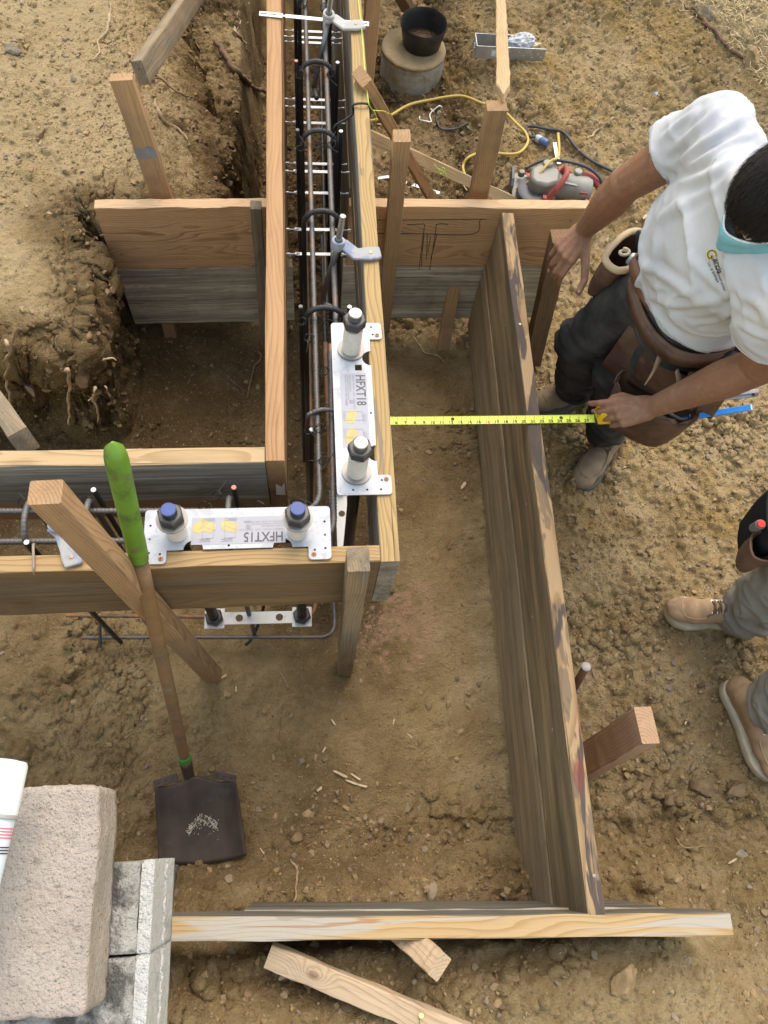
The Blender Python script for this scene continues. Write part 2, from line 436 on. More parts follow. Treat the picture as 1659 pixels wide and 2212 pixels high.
# relief: undulation, clods, pebbles
pit = ss(.75, .55, GXX)*ss(1.86, 1.80, GYY)*ss(-.12, .0, GYY)*(1-kk)
bankflat = kk*ss(.06, .16, dd)*ss(-.40, -.55, GXX)
rough = np.clip(.38+.62*(1-pit)+.7*ss(.1, .6, fbm(GXX, GYY, 3.1, 3, 40))+ .5*ss(.22, .0, np.abs(GYY-.0)), 0, 1.4)
hh = hh + nearc*(fbm(GXX, GYY, 2.2, 3, 21)*.022 + fbm(GXX, GYY, 8, 4, 22)*.012*(.5+.5*rough))
cl = fbm(GXX, GYY, 5, 3, 31); zone = ss(-.15, .35, cl)
rough = rough*(1-.55*bankflat)
hh = hh + nearc*rough*(clods(GXX, GYY, .055, 51, .55, 1.05)*(.15+.85*zone) + clods(GXX, GYY, .027, 61, .7, 1.35)*(.35+.65*ss(-.3, .2, cl)) + clods(GXX, GYY, .016, 71, .8, 1.4))
hh = hh + nearc*(fbm(GXX, GYY, 40, 3, 23)*.0055+fbm(GXX, GYY, 85, 2, 24)*.003)*(.4+.6*rough)
# raked streaks, right background
st = ((GXX-GR0.x)*GN.x+(GYY-GR0.y)*GN.y)
al = (GXX*GD.x+GYY*GD.y)
rk = ss(1.0, 1.5, GXX+.35*GYY)*ss(.05, -.1, st)
streak = fbm(st*1.0, al*.18, 7, 3, 77)
hh = hh + nearc*rk*streak*.05
ZZ = hh
# steep bank faces: crumble along the slope normal
gyy, gxx = np.gradient(ZZ, gy, gx)
nl = np.sqrt(1+gxx**2+gyy**2); stp = ss(1.2, 3., mslope)*nearc*ss(.02, .2, kk)
amp = stp*(fbm(GXX, GYY, 9, 4, 81, ZZ)*.05+(.5-np.abs(fbm(GXX, GYY, 22, 3, 82, ZZ*1.0)))*.045+(.5-np.abs(fbm(GXX, GYY, 55, 3, 83, ZZ)))*.022+fbm(GXX, GYY, 120, 2, 84, ZZ)*.006)
amp = amp + stp*(.045*ss(-.66, -.50, ZZ)*ss(-.34, -.46, ZZ)-.035*ss(-.62, -.72, ZZ)*ss(-.92, -.82, ZZ))*ss(1.9, 1.7, GYY)*ss(-.52, -.66, GXX)   # the lip overhangs, the foot is undercut
PX = GXX-gxx/nl*amp; PY = GYY-gyy/nl*amp; PZ = ZZ+amp/nl
# smaller lumps crumble along their own slopes too
fine = ss(.35, 1.5, np.hypot(gxx, gyy))*nearc*(1-stp)
am2 = fine*(fbm(GXX, GYY, 9, 4, 81, ZZ)*.016+(.5-np.abs(fbm(GXX, GYY, 24, 3, 86, ZZ)))*.016+fbm(GXX, GYY, 60, 3, 87, ZZ)*.006)
PX = PX-gxx/nl*am2; PY = PY-gyy/nl*am2; PZ = PZ+am2/nl+nearc*(1-stp)*np.maximum(0, fbm(GXX, GYY, 70, 3, 88))*.006*rough
ny, nx = PX.shape
vv = np.stack([PX, PY, PZ], -1).reshape(-1, 3).astype(np.float32)
ii = np.arange(nx*ny).reshape(ny, nx)
qf = np.stack([ii[:-1, :-1], ii[:-1, 1:], ii[1:, 1:], ii[1:, :-1]], -1).reshape(-1, 4).astype(np.int32)
def npmesh(name, v, f, mat, smooth=True, col=None, cname='tone'):
    me = bpy.data.meshes.new(name); k = f.shape[1]
    me.vertices.add(len(v)); me.vertices.foreach_set('co', v.astype(np.float32).ravel())
    me.loops.add(f.size); me.loops.foreach_set('vertex_index', f.astype(np.int32).ravel())
    me.polygons.add(len(f)); me.polygons.foreach_set('loop_start', np.arange(0, f.size, k, dtype=np.int32))
    me.update(calc_edges=True)
    me.polygons.foreach_set('use_smooth', np.full(len(f), smooth))
    if col is not None:
        a = me.color_attributes.new(cname, 'FLOAT_COLOR', 'POINT'); a.data.foreach_set('color', col.astype(np.float32).ravel())
    me.materials.append(mat); me.validate()
    o = bpy.data.objects.new(name, me); COL.objects.link(o); return o
# what the soil is made of: R damp, G yellow clay, B dry grass, A spilled pink chalk
big = fbm(GXX, GYY, 1.6, 4, 91); med = fbm(GXX, GYY, 6, 4, 92)
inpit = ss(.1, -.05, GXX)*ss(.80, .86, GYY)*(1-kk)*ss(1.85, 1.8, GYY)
trench = ss(.2, .16, np.abs(GXX-.05))*ss(.55, .7, GYY)*(1+1.2*ss(1.7, 1.9, GYY))  # shade between the trench forms, put into the soil colour
damp_shade = .24+.30*big+.25*med + .42*inpit + .45*trench + .07*pit*(1-inpit) - .50*kk*ss(.05, .2, dd) + .25*kk*ss(.25, .0, dd) + .30*ss(.9, .6, GXX)*ss(1.9, 2.1, GYY)*(1-kk)*ss(-.2,.3,med)
damp_shade = damp_shade - .25*pit*ss(.15, .45, GXX)*ss(.9, .1, GYY)
damp_shade = damp_shade + .25*ss(-.45,-.22,GYY)*(1-ss(.5,1.0,GXX)) + .30*ss(.85, .68, GXX)*ss(.62, .66, GXX)*ss(.2,.6,GYY)  # second term: darker strip of ground right of the long board
yel = .15+.75*ss(-.05, .35, streak)*rk + .25*ss(.1, .5, med)*ss(.7, 1.2, GXX)+.25*ss(.2,.5,big)*ss(0,-.3,GYY)
gs = ss(-.04, .06, st+.10*fbm(GXX, GYY, 4, 3, 93)+.03*fbm(GXX, GYY, 20, 3, 94))
pk = at(870, 1345, -.9); pkd = np.hypot((GXX-pk.x)*1.0, (GYY-pk.y)*.85)
pink = ss(.0, .35, fbm(GXX, GYY, 26, 4, 95)+.75-pkd*6.2)
cols = np.clip(np.stack([damp_shade, yel, gs, pink], -1).reshape(-1, 4), 0, 1)
def soil_mat(name, pebble=False):
    N = NT(name); co = N.coord()
    at_ = N.n('VertexColor', layer_name='tone'); c = N.n('SeparateColor'); N.set(c.inputs[0], at_.outputs[0])
    R, Gc, B, A = c.outputs[0], c.outputs[1], c.outputs[2], at_.outputs['Alpha']
    n1 = N.noise(co, 9, 6, .65); n2 = N.noise(co, 55, 5, .7); n3 = N.noise(co, 260, 3, .7)
    if pebble:
        dry, wet, yc = (.38, .275, .145), (.13, .085, .043), (.46, .30, .12)
        col = N.mix(R, dry, wet); col = N.mix(N.math('MULTIPLY', Gc, .7), col, yc); col = N.mix(N.math('MULTIPLY', B, .55), col, (.26, .24, .20))
        col = N.mix(N.rng(n2, .35, .7, 0, .45), col, (.15, .10, .055))
        return N.fin(col, .92, 0, N.bump(n3, .3, .002), .15)
    d = N.math('ADD', R, N.math('MULTIPLY', N.math('SUBTRACT', n1, .5), .9)); d = N.math('ADD', d, N.math('MULTIPLY', N.math('SUBTRACT', n2, .5), .5), clamp=True)
    col = N.ramp(d, (0, (.56, .42, .225)), (.35, (.41, .295, .147)), (.7, (.235, .160, .076)), (1, (.11, .071, .033)))
    yy = N.math('MULTIPLY', Gc, N.rng(n1, .35, .65)); col = N.mix(yy, col, (.43, .285, .10))
    # grit: fine light and dark grains
    for s_, (lo_c, dk_c), am in ((90, ((.42, .31, .18), (.09, .06, .033)), .75), (210, ((.44, .34, .21), (.075, .05, .028)), .7), (420, ((.46, .36, .23), (.07, .045, .025)), .6)):
        vn = N.n('TexVoronoi'); N.set(vn.inputs['Vector'], N.vm('ADD', co, N.vm('MULTIPLY', N.noise(co, s_*.9, 2, .5, color=True), (.9/s_,)*3))); vn.inputs['Scale'].default_value = s_; vs = N.n('SeparateColor'); N.set(vs.inputs[0], vn.outputs['Color'])
        rad = N.math('MULTIPLY', vs.outputs[2], .42); dot = N.math('LESS_THAN', vn.outputs['Distance'], rad)
        col = N.mix(N.math('MULTIPLY', dot, N.rng(vs.outputs[0], .55, .9, 0, am)), col, lo_c); col = N.mix(N.math('MULTIPLY', dot, N.rng(vs.outputs[1], .62, .95, 0, am*.6)), col, dk_c)
    gcol = N.mix(N.noise(co, 30, 5, .7), (.42, .31, .15), (.72, .57, .33)); col = N.mix(N.math('MULTIPLY', B, N.rng(n2, .2, .5, .5, 1)), col, gcol)
    pm = N.math('MULTIPLY', A, N.rng(N.math('ADD', n2, N.math('MULTIPLY', n3, .55)), .66, .86, 0, .8)); col = N.mix(pm, col, (.55, .34, .22))
    vb = N.voro(co, 130); vb2 = N.voro(co, 330)
    hgt = N.math('ADD', N.math('MULTIPLY', N.math('SUBTRACT', 1, vb), .6), N.math('MULTIPLY', N.math('SUBTRACT', 1, vb2), .35)); hgt = N.math('ADD', hgt, N.math('MULTIPLY', N.noise(co, 130, 6, .8), 1.5))
    return N.fin(col, .95, 0, N.bump(hgt, .9, .011), .1)
M_soil = soil_mat('soil'); M_peb = soil_mat('pebble', True)
ground = npmesh('ground', vv, qf, M_soil, True, cols)
tag(ground, kind='structure')
_gk = None
def ground_bvh():
    global _gk
    if _gk is None:
        core = [(i) for i in range(len(qf))]
        _gk = BVHTree.FromPolygons(vv.tolist(), qf.tolist())
    return _gk
from bisect import bisect
def gz(x, y):
    """height of the finished ground surface"""
    hit = ground_bvh().ray_cast(V(x, y, 2), V(0, 0, -1)); return hit[0].z if hit[0] else -.9
def gat(x, y, lift=0):
    """point of the ground surface seen at photo coordinate x, y"""
    d = (RM @ _ray(x, y)).normalized(); hit = ground_bvh().ray_cast(EYE, d)
    p = hit[0] if hit[0] else at(x, y, -.9)
    return p+V(0, 0, lift)
# ------------------------------------------------------------------ loose gravel
def ico(sub):
    bm = bmesh.new(); bmesh.ops.create_icosphere(bm, subdivisions=sub, radius=1)
    v = np.array([p.co[:] for p in bm.verts]); f = np.array([[q.index for q in t.verts] for t in bm.faces]); bm.free(); return v, f
def rocks(name, pts, rad, seed, sub, mat, tones):
    v, f = ico(sub); n = len(pts); R = np.random.RandomState(seed)
    s = rad[:, None]*np.stack([R.uniform(.75, 1.25, n), R.uniform(.65, 1.1, n), R.uniform(.45, .8, n)], -1)
    a = R.uniform(0, 6.28, n); b = R.uniform(-.5, .5, n)
    vt = np.repeat(v[None], n, 0)*(1+R.uniform(-.16, .16, (n, len(v), 1)))
    nrm = R.normal(size=(n, 5, 3)); nrm /= np.linalg.norm(nrm, axis=-1, keepdims=True)   # a few flattened sides
    for k in range(5):
        dp = np.einsum('nvi,ni->nv', vt, nrm[:, k]); ex = np.maximum(0, dp-.5); vt = vt-ex[..., None]*nrm[:, k][:, None]
    vt = vt*s[:, None]
    ca, sa, cb, sb = np.cos(a)[:, None], np.sin(a)[:, None], np.cos(b)[:, None], np.sin(b)[:, None]
    x, y, z = vt[..., 0], vt[..., 1], vt[..., 2]; y, z = y*cb-z*sb, y*sb+z*cb; x, y = x*ca-y*sa, x*sa+y*ca
    vt = np.stack([x, y, z], -1)+pts[:, None]
    ff = (f[None]+(np.arange(n)*len(v))[:, None, None]).reshape(-1, 3)
    return npmesh(name, vt.reshape(-1, 3), ff, mat, sub < 2, np.repeat(tones[:, None], len(v), 1).reshape(-1, 4))
RS = np.random.RandomState(5)
def scatter(n, dens):
    px, py = RS.uniform(-1.42, 2.4, n*3), RS.uniform(-.6, 3.9, n*3)
    keep = RS.uniform(0, 1, n*3) < dens(px, py); px, py = px[keep][:n], py[keep][:n]
    ix = np.clip(np.searchsorted(gx, px), 0, nx-1); iy = np.clip(np.searchsorted(gy, py), 0, ny-1)
    return px, py, ix, iy
def dens(x, y):
    c = ss(-.25, .4, fbm(x, y, 2.4, 3, 131)+.4*fbm(x, y, 9, 3, 132))
    d = .10+.5*c
    inner = ss(.62, .58, x)*ss(.5, .1, y)*ss(-.10, .0, y)
    d = d*(1-.72*ss(.62, .58, x)*ss(1.85, 1.75, y)*ss(.12, .3, y))
    d = d+.22*ss(.66, .7, x)+.6*ss(.66, .7, x)*ss(1.35, .95, x)*ss(-.35, .1, y)*ss(1.6, 1.2, y)*(.4+.6*c) + .5*ss(.25, .0, y)*ss(-.6, -.1, x)*c
    d = d+.35*ss(-.9, -1.2, x)*ss(1.9, 2.6, y)*c
    gd = (x-GR0.x)*GN.x+(y-GR0.y)*GN.y
    return np.clip(d, 0, 1)*ss(.25, .0, gd)
def tones(n, px, py, ix, iy):
    t = cols.reshape(ny, nx, 4)[iy, ix]
    return np.clip(np.stack([t[:, 0]*.75+.1+RS.normal(0, .28, n), RS.uniform(0, 1, n)**3*.6, (RS.uniform(0, 1, n) < .3)*.8, np.ones(n)], -1), 0, 1)
for nm, cnt, lo, hi, sub, sd0 in (('gravel', 17000, .0026, .0058, 1, 1), ('rubble', 15000, .0042, .0130, 2, 2)):
    px, py, ix, iy = scatter(cnt, dens); n = len(px); rad = lo+(hi-lo)*RS.uniform(0, 1, n)**3
    pz = PZ[iy, ix]+rad*.25
    o = rocks(nm, np.stack([PX[iy, ix], PY[iy, ix], pz], -1), rad, sd0, sub, M_peb, tones(n, px, py, ix, iy)); tag(o, kind='stuff')
    tag(o, 'fine loose gravel scattered over the bare soil' if nm == 'gravel' else 'coarse rubble and soil crumbs scattered over the ground', 'gravel' if nm == 'gravel' else 'rubble')
# crumbs and clods clinging to the cut faces of the bank
sel = np.argwhere((stp > .45) & (GXX > -1.4) & (GYY < 3.4)); R9 = np.random.RandomState(19); pk_ = sel[R9.choice(len(sel), min(1500, len(sel)), False)]
py_, px_ = pk_[:, 0], pk_[:, 1]; rad = .003+.013*R9.uniform(0, 1, len(pk_))**3.2
o = rocks('bank_crumbs', np.stack([PX[py_, px_], PY[py_, px_], PZ[py_, px_]], -1), rad, 9, 2, M_peb, np.clip(np.stack([.72+.2*R9.normal(size=len(pk_)), .2*R9.uniform(0, 1, len(pk_)), 0*rad, 1+0*rad], -1), 0, 1)); tag(o, 'crumbs of soil clinging to the cut face of the left bank', 'soil crumbs', kind='stuff')
# dry grass at the top right: thin bent blades lying on the slope
def grass():
    n = 12000; u, w = RS.uniform(-.9, 2.2, n), np.abs(RS.normal(0, .55, n))-.02
    bx, by = GR0.x+GD.x*u+GN.x*w, GR0.y+GD.y*u+GN.y*w
    L = RS.uniform(.03, .11, n); a = RS.uniform(0, 6.28, n); tilt = RS.uniform(.05, .7, n); vs = []; fs = []; cs = []
    hx, _, _ = height(bx, by)
    for i in range(n):
        d = V(math.cos(a[i])*math.cos(tilt[i]), math.sin(a[i])*math.cos(tilt[i]), math.sin(tilt[i])); s_ = V(-math.sin(a[i]), math.cos(a[i]), 0)*.0013
        p = V(bx[i], by[i], hx[i]+.004); o = len(vs); q = p+d*L[i]*.55; t = p+d*L[i]+V(0, 0, -.25*L[i]*tilt[i])
        vs += [p-s_, p+s_, q+s_, q-s_, t]; fs += [(o, o+1, o+2), (o, o+2, o+3), (o+3, o+2, o+4)]; cs += [(RS.uniform(0, 1),)*3+(1,)]*5
    N = NT('dry_straw'); c = N.n('VertexColor', layer_name='tone').outputs[0]
    N.fin(N.mix(c, (.46, .33, .15), (.74, .60, .36)), .8)
    o = npmesh('dry_grass', np.array([tuple(v) for v in vs]), np.array(fs), N.m, False, np.array(cs)); tag(o, 'dry straw coloured grass lying on the slope at the top right', 'dry grass', kind='stuff')
grass()
# single stones one can pick out
def stone(x, y, r, label, seed, mat, group=None, el=(1, .8, .6), cat='stone', ang=0):
    p = gat(x, y); v, f = ico(5); R = np.random.RandomState(seed); vt = v.copy()
    nr = R.normal(size=(13, 3)); nr /= np.linalg.norm(nr, axis=1, keepdims=True)
    for q in nr:
        c = R.uniform(.50, .78); dp = vt @ q; vt -= np.maximum(0, dp-c)[:, None]*q
    vt = vt*(1+.10*fbm(v[:, 0]*1.+seed, v[:, 1], 2.5, 4, seed, v[:, 2])+.05*fbm(v[:, 0]*1.+seed, v[:, 1], 9, 2, seed+5, v[:, 2]))[:, None]*r*np.array(el)
    me_c = np.tile(np.array([[R.uniform(.1, .6), R.uniform(0, .5), 0, 1]]), (len(v), 1))
    o = npmesh('stone', vt, f, mat, True, me_c); o.location = p+V(0, 0, r*el[2]*.12); o.rotation_euler = (0, 0, ang)
    return tag(o, label, cat, group)
# ------------------------------------------------------------------ timber
FIR = ((.455, .275, .138), (.31, .15, .062)); PALE = ((.50, .37, .21), (.36, .22, .10)); BRN = ((.24, .15, .075), (.12, .065, .03))
topW = dict(c=(.50, .355, .165), d=(.33, .205, .085), ring=.8)
M_new = wood('new_fir', *FIR, 130, (.07, .02), dirt=.12, warp=.06)
M_newback = wood('new_fir_flat_sawn', (.60, .365, .18), (.30, .14, .055), 95, (.045, .01), dirt=.15, warp=.16, top=dict(c=(.58, .40, .235), d=(.44, .27, .135), ring=.6), knots=((.20, .02, .03, .03), (-.05, .02, .07, .012)))
M_newback2 = wood('new_fir_right', (.57, .35, .175), (.34, .175, .078), 120, (.09, .06), dirt=.2, warp=.07, top=dict(c=(.58, .40, .235), d=(.44, .27, .135), ring=.6), knots=((-.27, .02, .11, .013), (-.05, .02, .10, .006)))
M_grey = wood('weathered_grey', (.34, .28, .20), (.20, .155, .105), 150, (.06, .03), grey=.95, gcol=(.60, .515, .385), dirt=.4, warp=.09)
M_greyb = wood('weathered_grey_dark', (.30, .25, .18), (.17, .135, .09), 150, (.06, -.04), grey=.9, gcol=(.60, .515, .385), dirt=.45, warp=.09, knots=((.1, .02, .03, .012), (-.2, .02, -.06, .01)))
M_wall = wood('weathered_form', (.36, .29, .20), (.21, .155, .095), 140, (.08, .05), grey=.8, gcol=(.32, .30, .26), dirt=.35, warp=.06,
              top=dict(c=(.45, .315, .145), d=(.29, .18, .075), stain=((3, .60, (.20, .17, .13), .7), (5, .66, (.12, .10, .07), .6))))
M_front = wood('weathered_brown', (.29, .18, .088), (.115, .064, .03), 150, (.09, .11), grey=.5, gcol=(.20, .165, .118), dirt=.4, warp=.05, streak=.55,
               top=dict(c=(.43, .295, .145), d=(.28, .165, .07), stain=((3, .64, (.22, .17, .12), .6),)))
M_cross = wood('weathered_cross', (.29, .255, .20), (.17, .14, .11), 150, (.09, .11), grey=.98, gcol=(.44, .405, .335), dirt=.4, warp=.05, streak=.55,
               top=dict(c=(.48, .345, .19), d=(.33, .215, .105), stain=((3, .62, (.27, .25, .23), .8),)))
M_diag = wood('dark_stained', (.48, .335, .18), (.13, .083, .042), 110, (.03, .10), grey=.62, gcol=(.165, .14, .095), dirt=.35, warp=.04,
              top=dict(c=(.37, .255, .14), d=(.24, .15, .07), stain=((7, .53, (.14, .105, .07), .7), (4.5, .50, (.066, .054, .050), .9), (2.2, .60, (.17, .05, .04), .65))))
M_diag2 = wood('brown_stained', (.45, .33, .20), (.19, .125, .07), 110, (.06, .09), grey=.6, gcol=(.31, .24, .16), dirt=.3, warp=.04)
M_near = wood('near_form', (.26, .22, .16), (.15, .12, .08), 150, (.06, .06), grey=.85, gcol=(.24, .23, .19), dirt=.2, warp=.05, knots=((.405, 0, .14, .016),),
              top=dict(c=(.45, .32, .165), d=(.33, .205, .085), stain=((1.5, .50, (.38, .36, .31), .8), (3, .66, (.30, .13, .05), .6), (6, .66, (.25, .2, .14), .5))))
M_stake = wood('stake', (.47, .295, .155), (.30, .165, .075), 150, (.06, .02), dirt=.3, grey=.12, gcol=(.2, .18, .15))
M_stakeb = wood('stake_brown', (.41, .255, .13), (.25, .14, .062), 150, (.05, .03), dirt=.4, grey=.25, gcol=(.2, .18, .15))
M_stakeg = wood('stake_grey', (.34, .25, .15), (.2, .14, .08), 150, (.05, .03), dirt=.45, grey=.6, gcol=(.19, .18, .15))
M_pale = wood('pale_stake', *PALE, 140, (.04, .02), dirt=.12)
M_pink = wood('pale_fresh', (.58, .44, .29), (.40, .25, .13), 110, (.03, .015), dirt=.22, grey=.2, gcol=(.36, .34, .31), warp=.08, knots=((-.12, 0, .02, .012),))
M_red = wood('red_brown_post', (.50, .325, .20), (.36, .205, .115), 120, (.03, .05), dirt=.3, warp=.03)
M_darkst = wood('dark_wet_stake', (.27, .165, .085), (.12, .07, .035), 140, (.04, .03), dirt=.4, grey=.35, gcol=(.16, .14, .11))
U = V(0, 0, 1)
def side(name, label, A, B, w, zt, zb, mat, **k):
    """board on edge: A, B are the plan positions of its centre line"""
    A, B = V(A[0], A[1], (zt+zb)/2), V(B[0], B[1], (zt+zb)/2)
    return plank(name, label, A, B, w, zt-zb-.0015, mat, U, **k)
FB = 'formwork boards'
# stem wall form
side('form_board', 'new orange fir board, upper left side of the rebar trench', (-.0695, .775), (-.0695, 3.35), .041, 0, -.145, M_new)
side('form_board', 'lower board under the new fir left side of the rebar trench', (-.0685, .776), (-.0685, 3.35), .039, -.1465, -.288, M_stakeb)
side('form_board', 'weathered board with yellow speckled top edge, right side of the rebar trench', (.1685, .536), (.1720, 3.35), .040, 0, -.19, M_wall)
side('form_board', 'lower weathered board under the yellow topped right side of the trench', (.1680, .537), (.1715, 3.35), .038, -.1915, -.287, M_wall)
side('form_board', 'deep third board down the right side of the rebar trench', (.1675, 1.87), (.1710, 3.35), .038, -.2885, -.56, M_wall)
side('form_board', 'deepest board down the right side of the rebar trench', (.1675, 1.87), (.1710, 3.35), .038, -.5615, -.90, M_wall)
side('form_board', 'deep third board down the left side of the rebar trench', (-.0685, 1.87), (-.0685, 3.35), .038, -.2895, -.60, M_stakeb)
side('form_board', 'weathered brown board in front under the small metal template', (-1.5, .545), (.1475, .5555), .036, 0, -.290, M_front)
side('form_board', 'grey weathered cross board with pale top edge left of the trench', (-1.5, .786), (-.0915, .790), .039, 0, -.19, M_cross)
side('form_board', 'dark lower board under the grey cross board left of the trench', (-1.5, .787), (-.0915, .791), .037, -.1915, -.287, M_stakeb)
# footing form, back
bl0, bl1 = at(204, 440, -.29), at(575, 437, -.29); bdir = (bl1-bl0).normalized()
def bk(x): return bl0.y+(x-bl0.x)*bdir.y/bdir.x
side('form_board', 'new fir board with bold oval grain at the back left of the pit', (bl0.x, bk(bl0.x)), (-.048, bk(-.048)), .036, -.29, -.555, M_newback)
side('form_board', 'grey weathered board under the new fir board at the back left', (bl0.x+.003, bk(bl0.x)+.002), (-.036, bk(-.036)+.002), .036, -.5565, -.845, M_greyb)
rb0 = at(1274, 438, -.29)
ubr = side('form_board', 'new fir board with a pen sketch behind the worker', (.145, bk(.145)), (rb0.x, bk(.145)+(rb0.x-.145)*.012), .036, -.29, -.555, M_newback2)
side('form_board', 'grey weathered board under the pen sketched board', (.135, bk(.145)+.002), (rb0.x-.02, bk(.145)+(rb0.x-.145)*.012+.002), .036, -.5565, -.845, M_grey)
# long board on the right
d0 = (at(1085, 450, -.29)+at(1106, 450, -.29))/2; d1 = (at(1270, 1976, -.29)+at(1310, 1976, -.29))/2
dgu = side('form_board', 'long dark stained board with purple and red smears on its top edge', (d0.x, d0.y-.018), (d1.x, d1.y), .038, -.29, -.55, M_diag)
side('form_board', 'long brown board under the purple smeared board', (d0.x-.005, d0.y-.018), (d1.x-.005, d1.y), .038, -.5515, -.855, M_diag2)
# near board
n0, n1 = (at(380, 1980, -.29)+at(380, 2033, -.29))/2, (at(1580, 1976, -.29)+at(1583, 2018, -.29))/2
nd = (n1-n0).normalized(); n0 = n0-nd*.10
side('form_board', 'pale yellow topped board along the bottom beside the block wall', (n0.x, n0.y), (n1.x, n1.y), .044, -.29, -.425, M_near)
l0 = at(546, 1952, -.70); l1 = at(1420, 1965, -.45)
side('form_board', 'grey lower board under the pale board along the bottom', (l0.x, n0.y+nd.y/nd.x*(l0.x-n0.x)+.003), (.80, n0.y+nd.y/nd.x*(.80-n0.x)+.003), .042, -.4265, -.71, M_near)
M_nail = plain('nail_steel', (.30, .27, .24), .5, .7)
def nails(o, pts):
    for (x, y, z), ax in pts:
        n = G().lathe([(.0042, 0), (.0040, .0012), (.0005, .0016)], (0, 0, 0), ax, 10).build('nail_head', M_nail); n.parent = o; n.location = (x, y, z)
L_ = {o['label'][:40]: o for o in COL.objects if o.name.startswith('form_board')}
nails(ubr, [((-.33, -.0185, .09), (0, -1, 0)), ((-.31, -.0185, -.07), (0, -1, 0)), ((.335, -.0185, .08), (0, -1, 0))])
dl = (d1-d0).length
nails(dgu, [((-.62+.3*i, -.0195, (-1)**i*.03), (0, -1, 0)) for i in range(5)]+[((-.62+.3*i, .0195, (-1)**i*.03), (0, 1, 0)) for i in range(5)]+[((.9, .004, .1298), (0, 0, 1)), ((-.55, -.006, .1298), (0, 0, 1))])
# pen sketch on the back board: a part of that board
M_ink = plain('ink', (.025, .02, .02), .6)
def yb(x): return bk(.145)+(x-.145)*.012-.018
def pen(pts):
    return [V(p.x, p.y-.0012, p.z) for p in (atY(x, y, yb(at(x, 500, -.4).x)) for x, y in pts)]
g = G()
for pts in (((815, 474), (850, 475), (1036, 473), (1036, 476), (1022, 505), (900, 504), (815, 504)), ((879, 485), (905, 484), (917, 484), (915, 500), (905, 580)), ((968, 484), (944, 484), (941, 500), (928, 582)),
            ((916, 507), (912, 545), (910, 575)), ((923, 507), (921, 560)), ((930, 510), (924, 545)), ((944, 505), (930, 560))):
    g.tube(spline(pen(pts), 4) if len(pts) > 2 else pen(pts), .0011, 5)
def into(o, par):
    """make o a child of a board without moving it"""
    o.parent = par; o.matrix_parent_inverse = par.matrix_world.inverted(); return o
into(g.build('pen_sketch', M_ink), ubr)
# stakes and braces
def stake(label, top, bot, w, h, mat, up=(0, 1, 0), name='wooden_stake', **k):
    k.setdefault('cat', 'stake'); return plank(name, label, bot, top, w, h, mat, up, **k)
def ext(a, b, z):
    """point of the line a-b at height z"""
    return a+(b-a)*((z-a.z)/(b.z-a.z))
t, b = at(262, 166, .05), at(342, 428, -.30); b.y = 1.868; stl = stake('reddish stake with a grey smear standing behind the back left board', t, ext(t, b, -.8), .060, .030, M_stake, (0, 1, 0))
into(G().build('concrete_smear', plain('cement', (.22, .215, .20), .9, bump=.4)), stl)
g = G(); R = frame(t-b, z=(0, 1, 0)); fp = b+(t-b)*.38
sm = [fp+R @ V(a*.019+rnd.uniform(-.004, .004), c*.0305, -.0158) for a, c in ((-1, -1), (-.8, -.3), (-1.2, .2), (-.7, 1), (.6, 1), (1.2, .4), (.8, -.2), (1, -1))]
bpy.data.objects.remove(stl.children[0]); into(g.prism(sm, R @ V(0, 0, .002)).build('concrete_smear', plain('cement', (.22, .215, .20), .9, bump=.4)), stl)
t, b = at(1073, 228, 0), at(1038, 428, -.32); b.y = 1.905; stake('brown stake with a cut top standing behind the pen sketched board', t, ext(t, b, -.95), .058, .040, M_stakeb, (0, 1, 0))
t, b = at(868, 293, .05), at(831, 680, -.85); stake('tall brown stake between the yellow topped board and the pen sketch', t, ext(t, b, -.95), .046, .040, M_stake, (0, 1, 0))
t, b = at(553, 408, -.24), at(571, 690, -.85); b.y = 1.76; t.y = 1.745; stake('thin dark speckled stake nailed in front of the back left board', t, ext(t, b, -.95), .033, .033, M_stakeg, (0, 1, 0))
t = V(.252, 2.55, .42); stake('grey topped stake outside the trench board beside the round pier', t, V(.232, 2.50, -.9), .050, .036, M_stake, (0, 1, 0))
t, b = at(1212, 510, -.30), at(1152, 765, -.86); stake('dark wet stake the worker rests his hand on', t, ext(t, b, -.95), .060, .060, M_darkst, (0, 1, .2))
t, b = at(958, 690, -.83), at(957, 748, -.96); stake('short stake foot showing under the back right board', V(b.x, 1.850, -.55), V(b.x, 1.74, -1.0), .045, .035, M_stake, (0, 1, .2))
t, b = at(371, 700, -.86), at(371, 718, -.95); stake('short stake foot showing under the back left board', V(b.x, 1.83, -.6), V(b.x, 1.79, -1.02), .045, .035, M_stakeb, (0, 1, 0))
t, b = atY(774, 1208, .506), atY(744, 1440, .508); stake('mud stained stake against the corner of the front board', t, ext(t, b, -.97), .044, .050, M_stakeg, (0, 1, 0))
t, b = at(1397, 1566, -.42), at(1262, 1648, -.86); stake('short red brown post end beside the long purple smeared board', t, ext(t, b, -.97), .047, .092, M_red, (0, 1, 0), name='wooden_post', cat='post')
t, b = atY(98, 1063, .512), atY(452, 1450, .500); stake('square brown stake crossing behind the shovel handle', t, ext(t, b, -.96), .050, .040, M_stake, (0, 1, 0))
stake('splintered short stake end sticking out below the pale near board', at(950, 2088, -.26), at(868, 2015, -.36), .050, .036, M_pink, (0, 0, 1))
def brace(label, A, B, w, h, mat, up=(0, 0, 1), **k): return plank('wooden_brace', label, A, B, w, h, mat, up, cat='brace', **k)
brace('grey brace running up from the reddish stake to the top edge', at(303, 158, .0), at(452, -60, -.25), .032, .062, M_stakeg, (0, 1, .3))
brace('grey speckled brace resting on the left end of the cross board', at(52, 955, -.035), at(-110, 720, -.40), .045, .058, M_stakeg, (0, 0, 1))
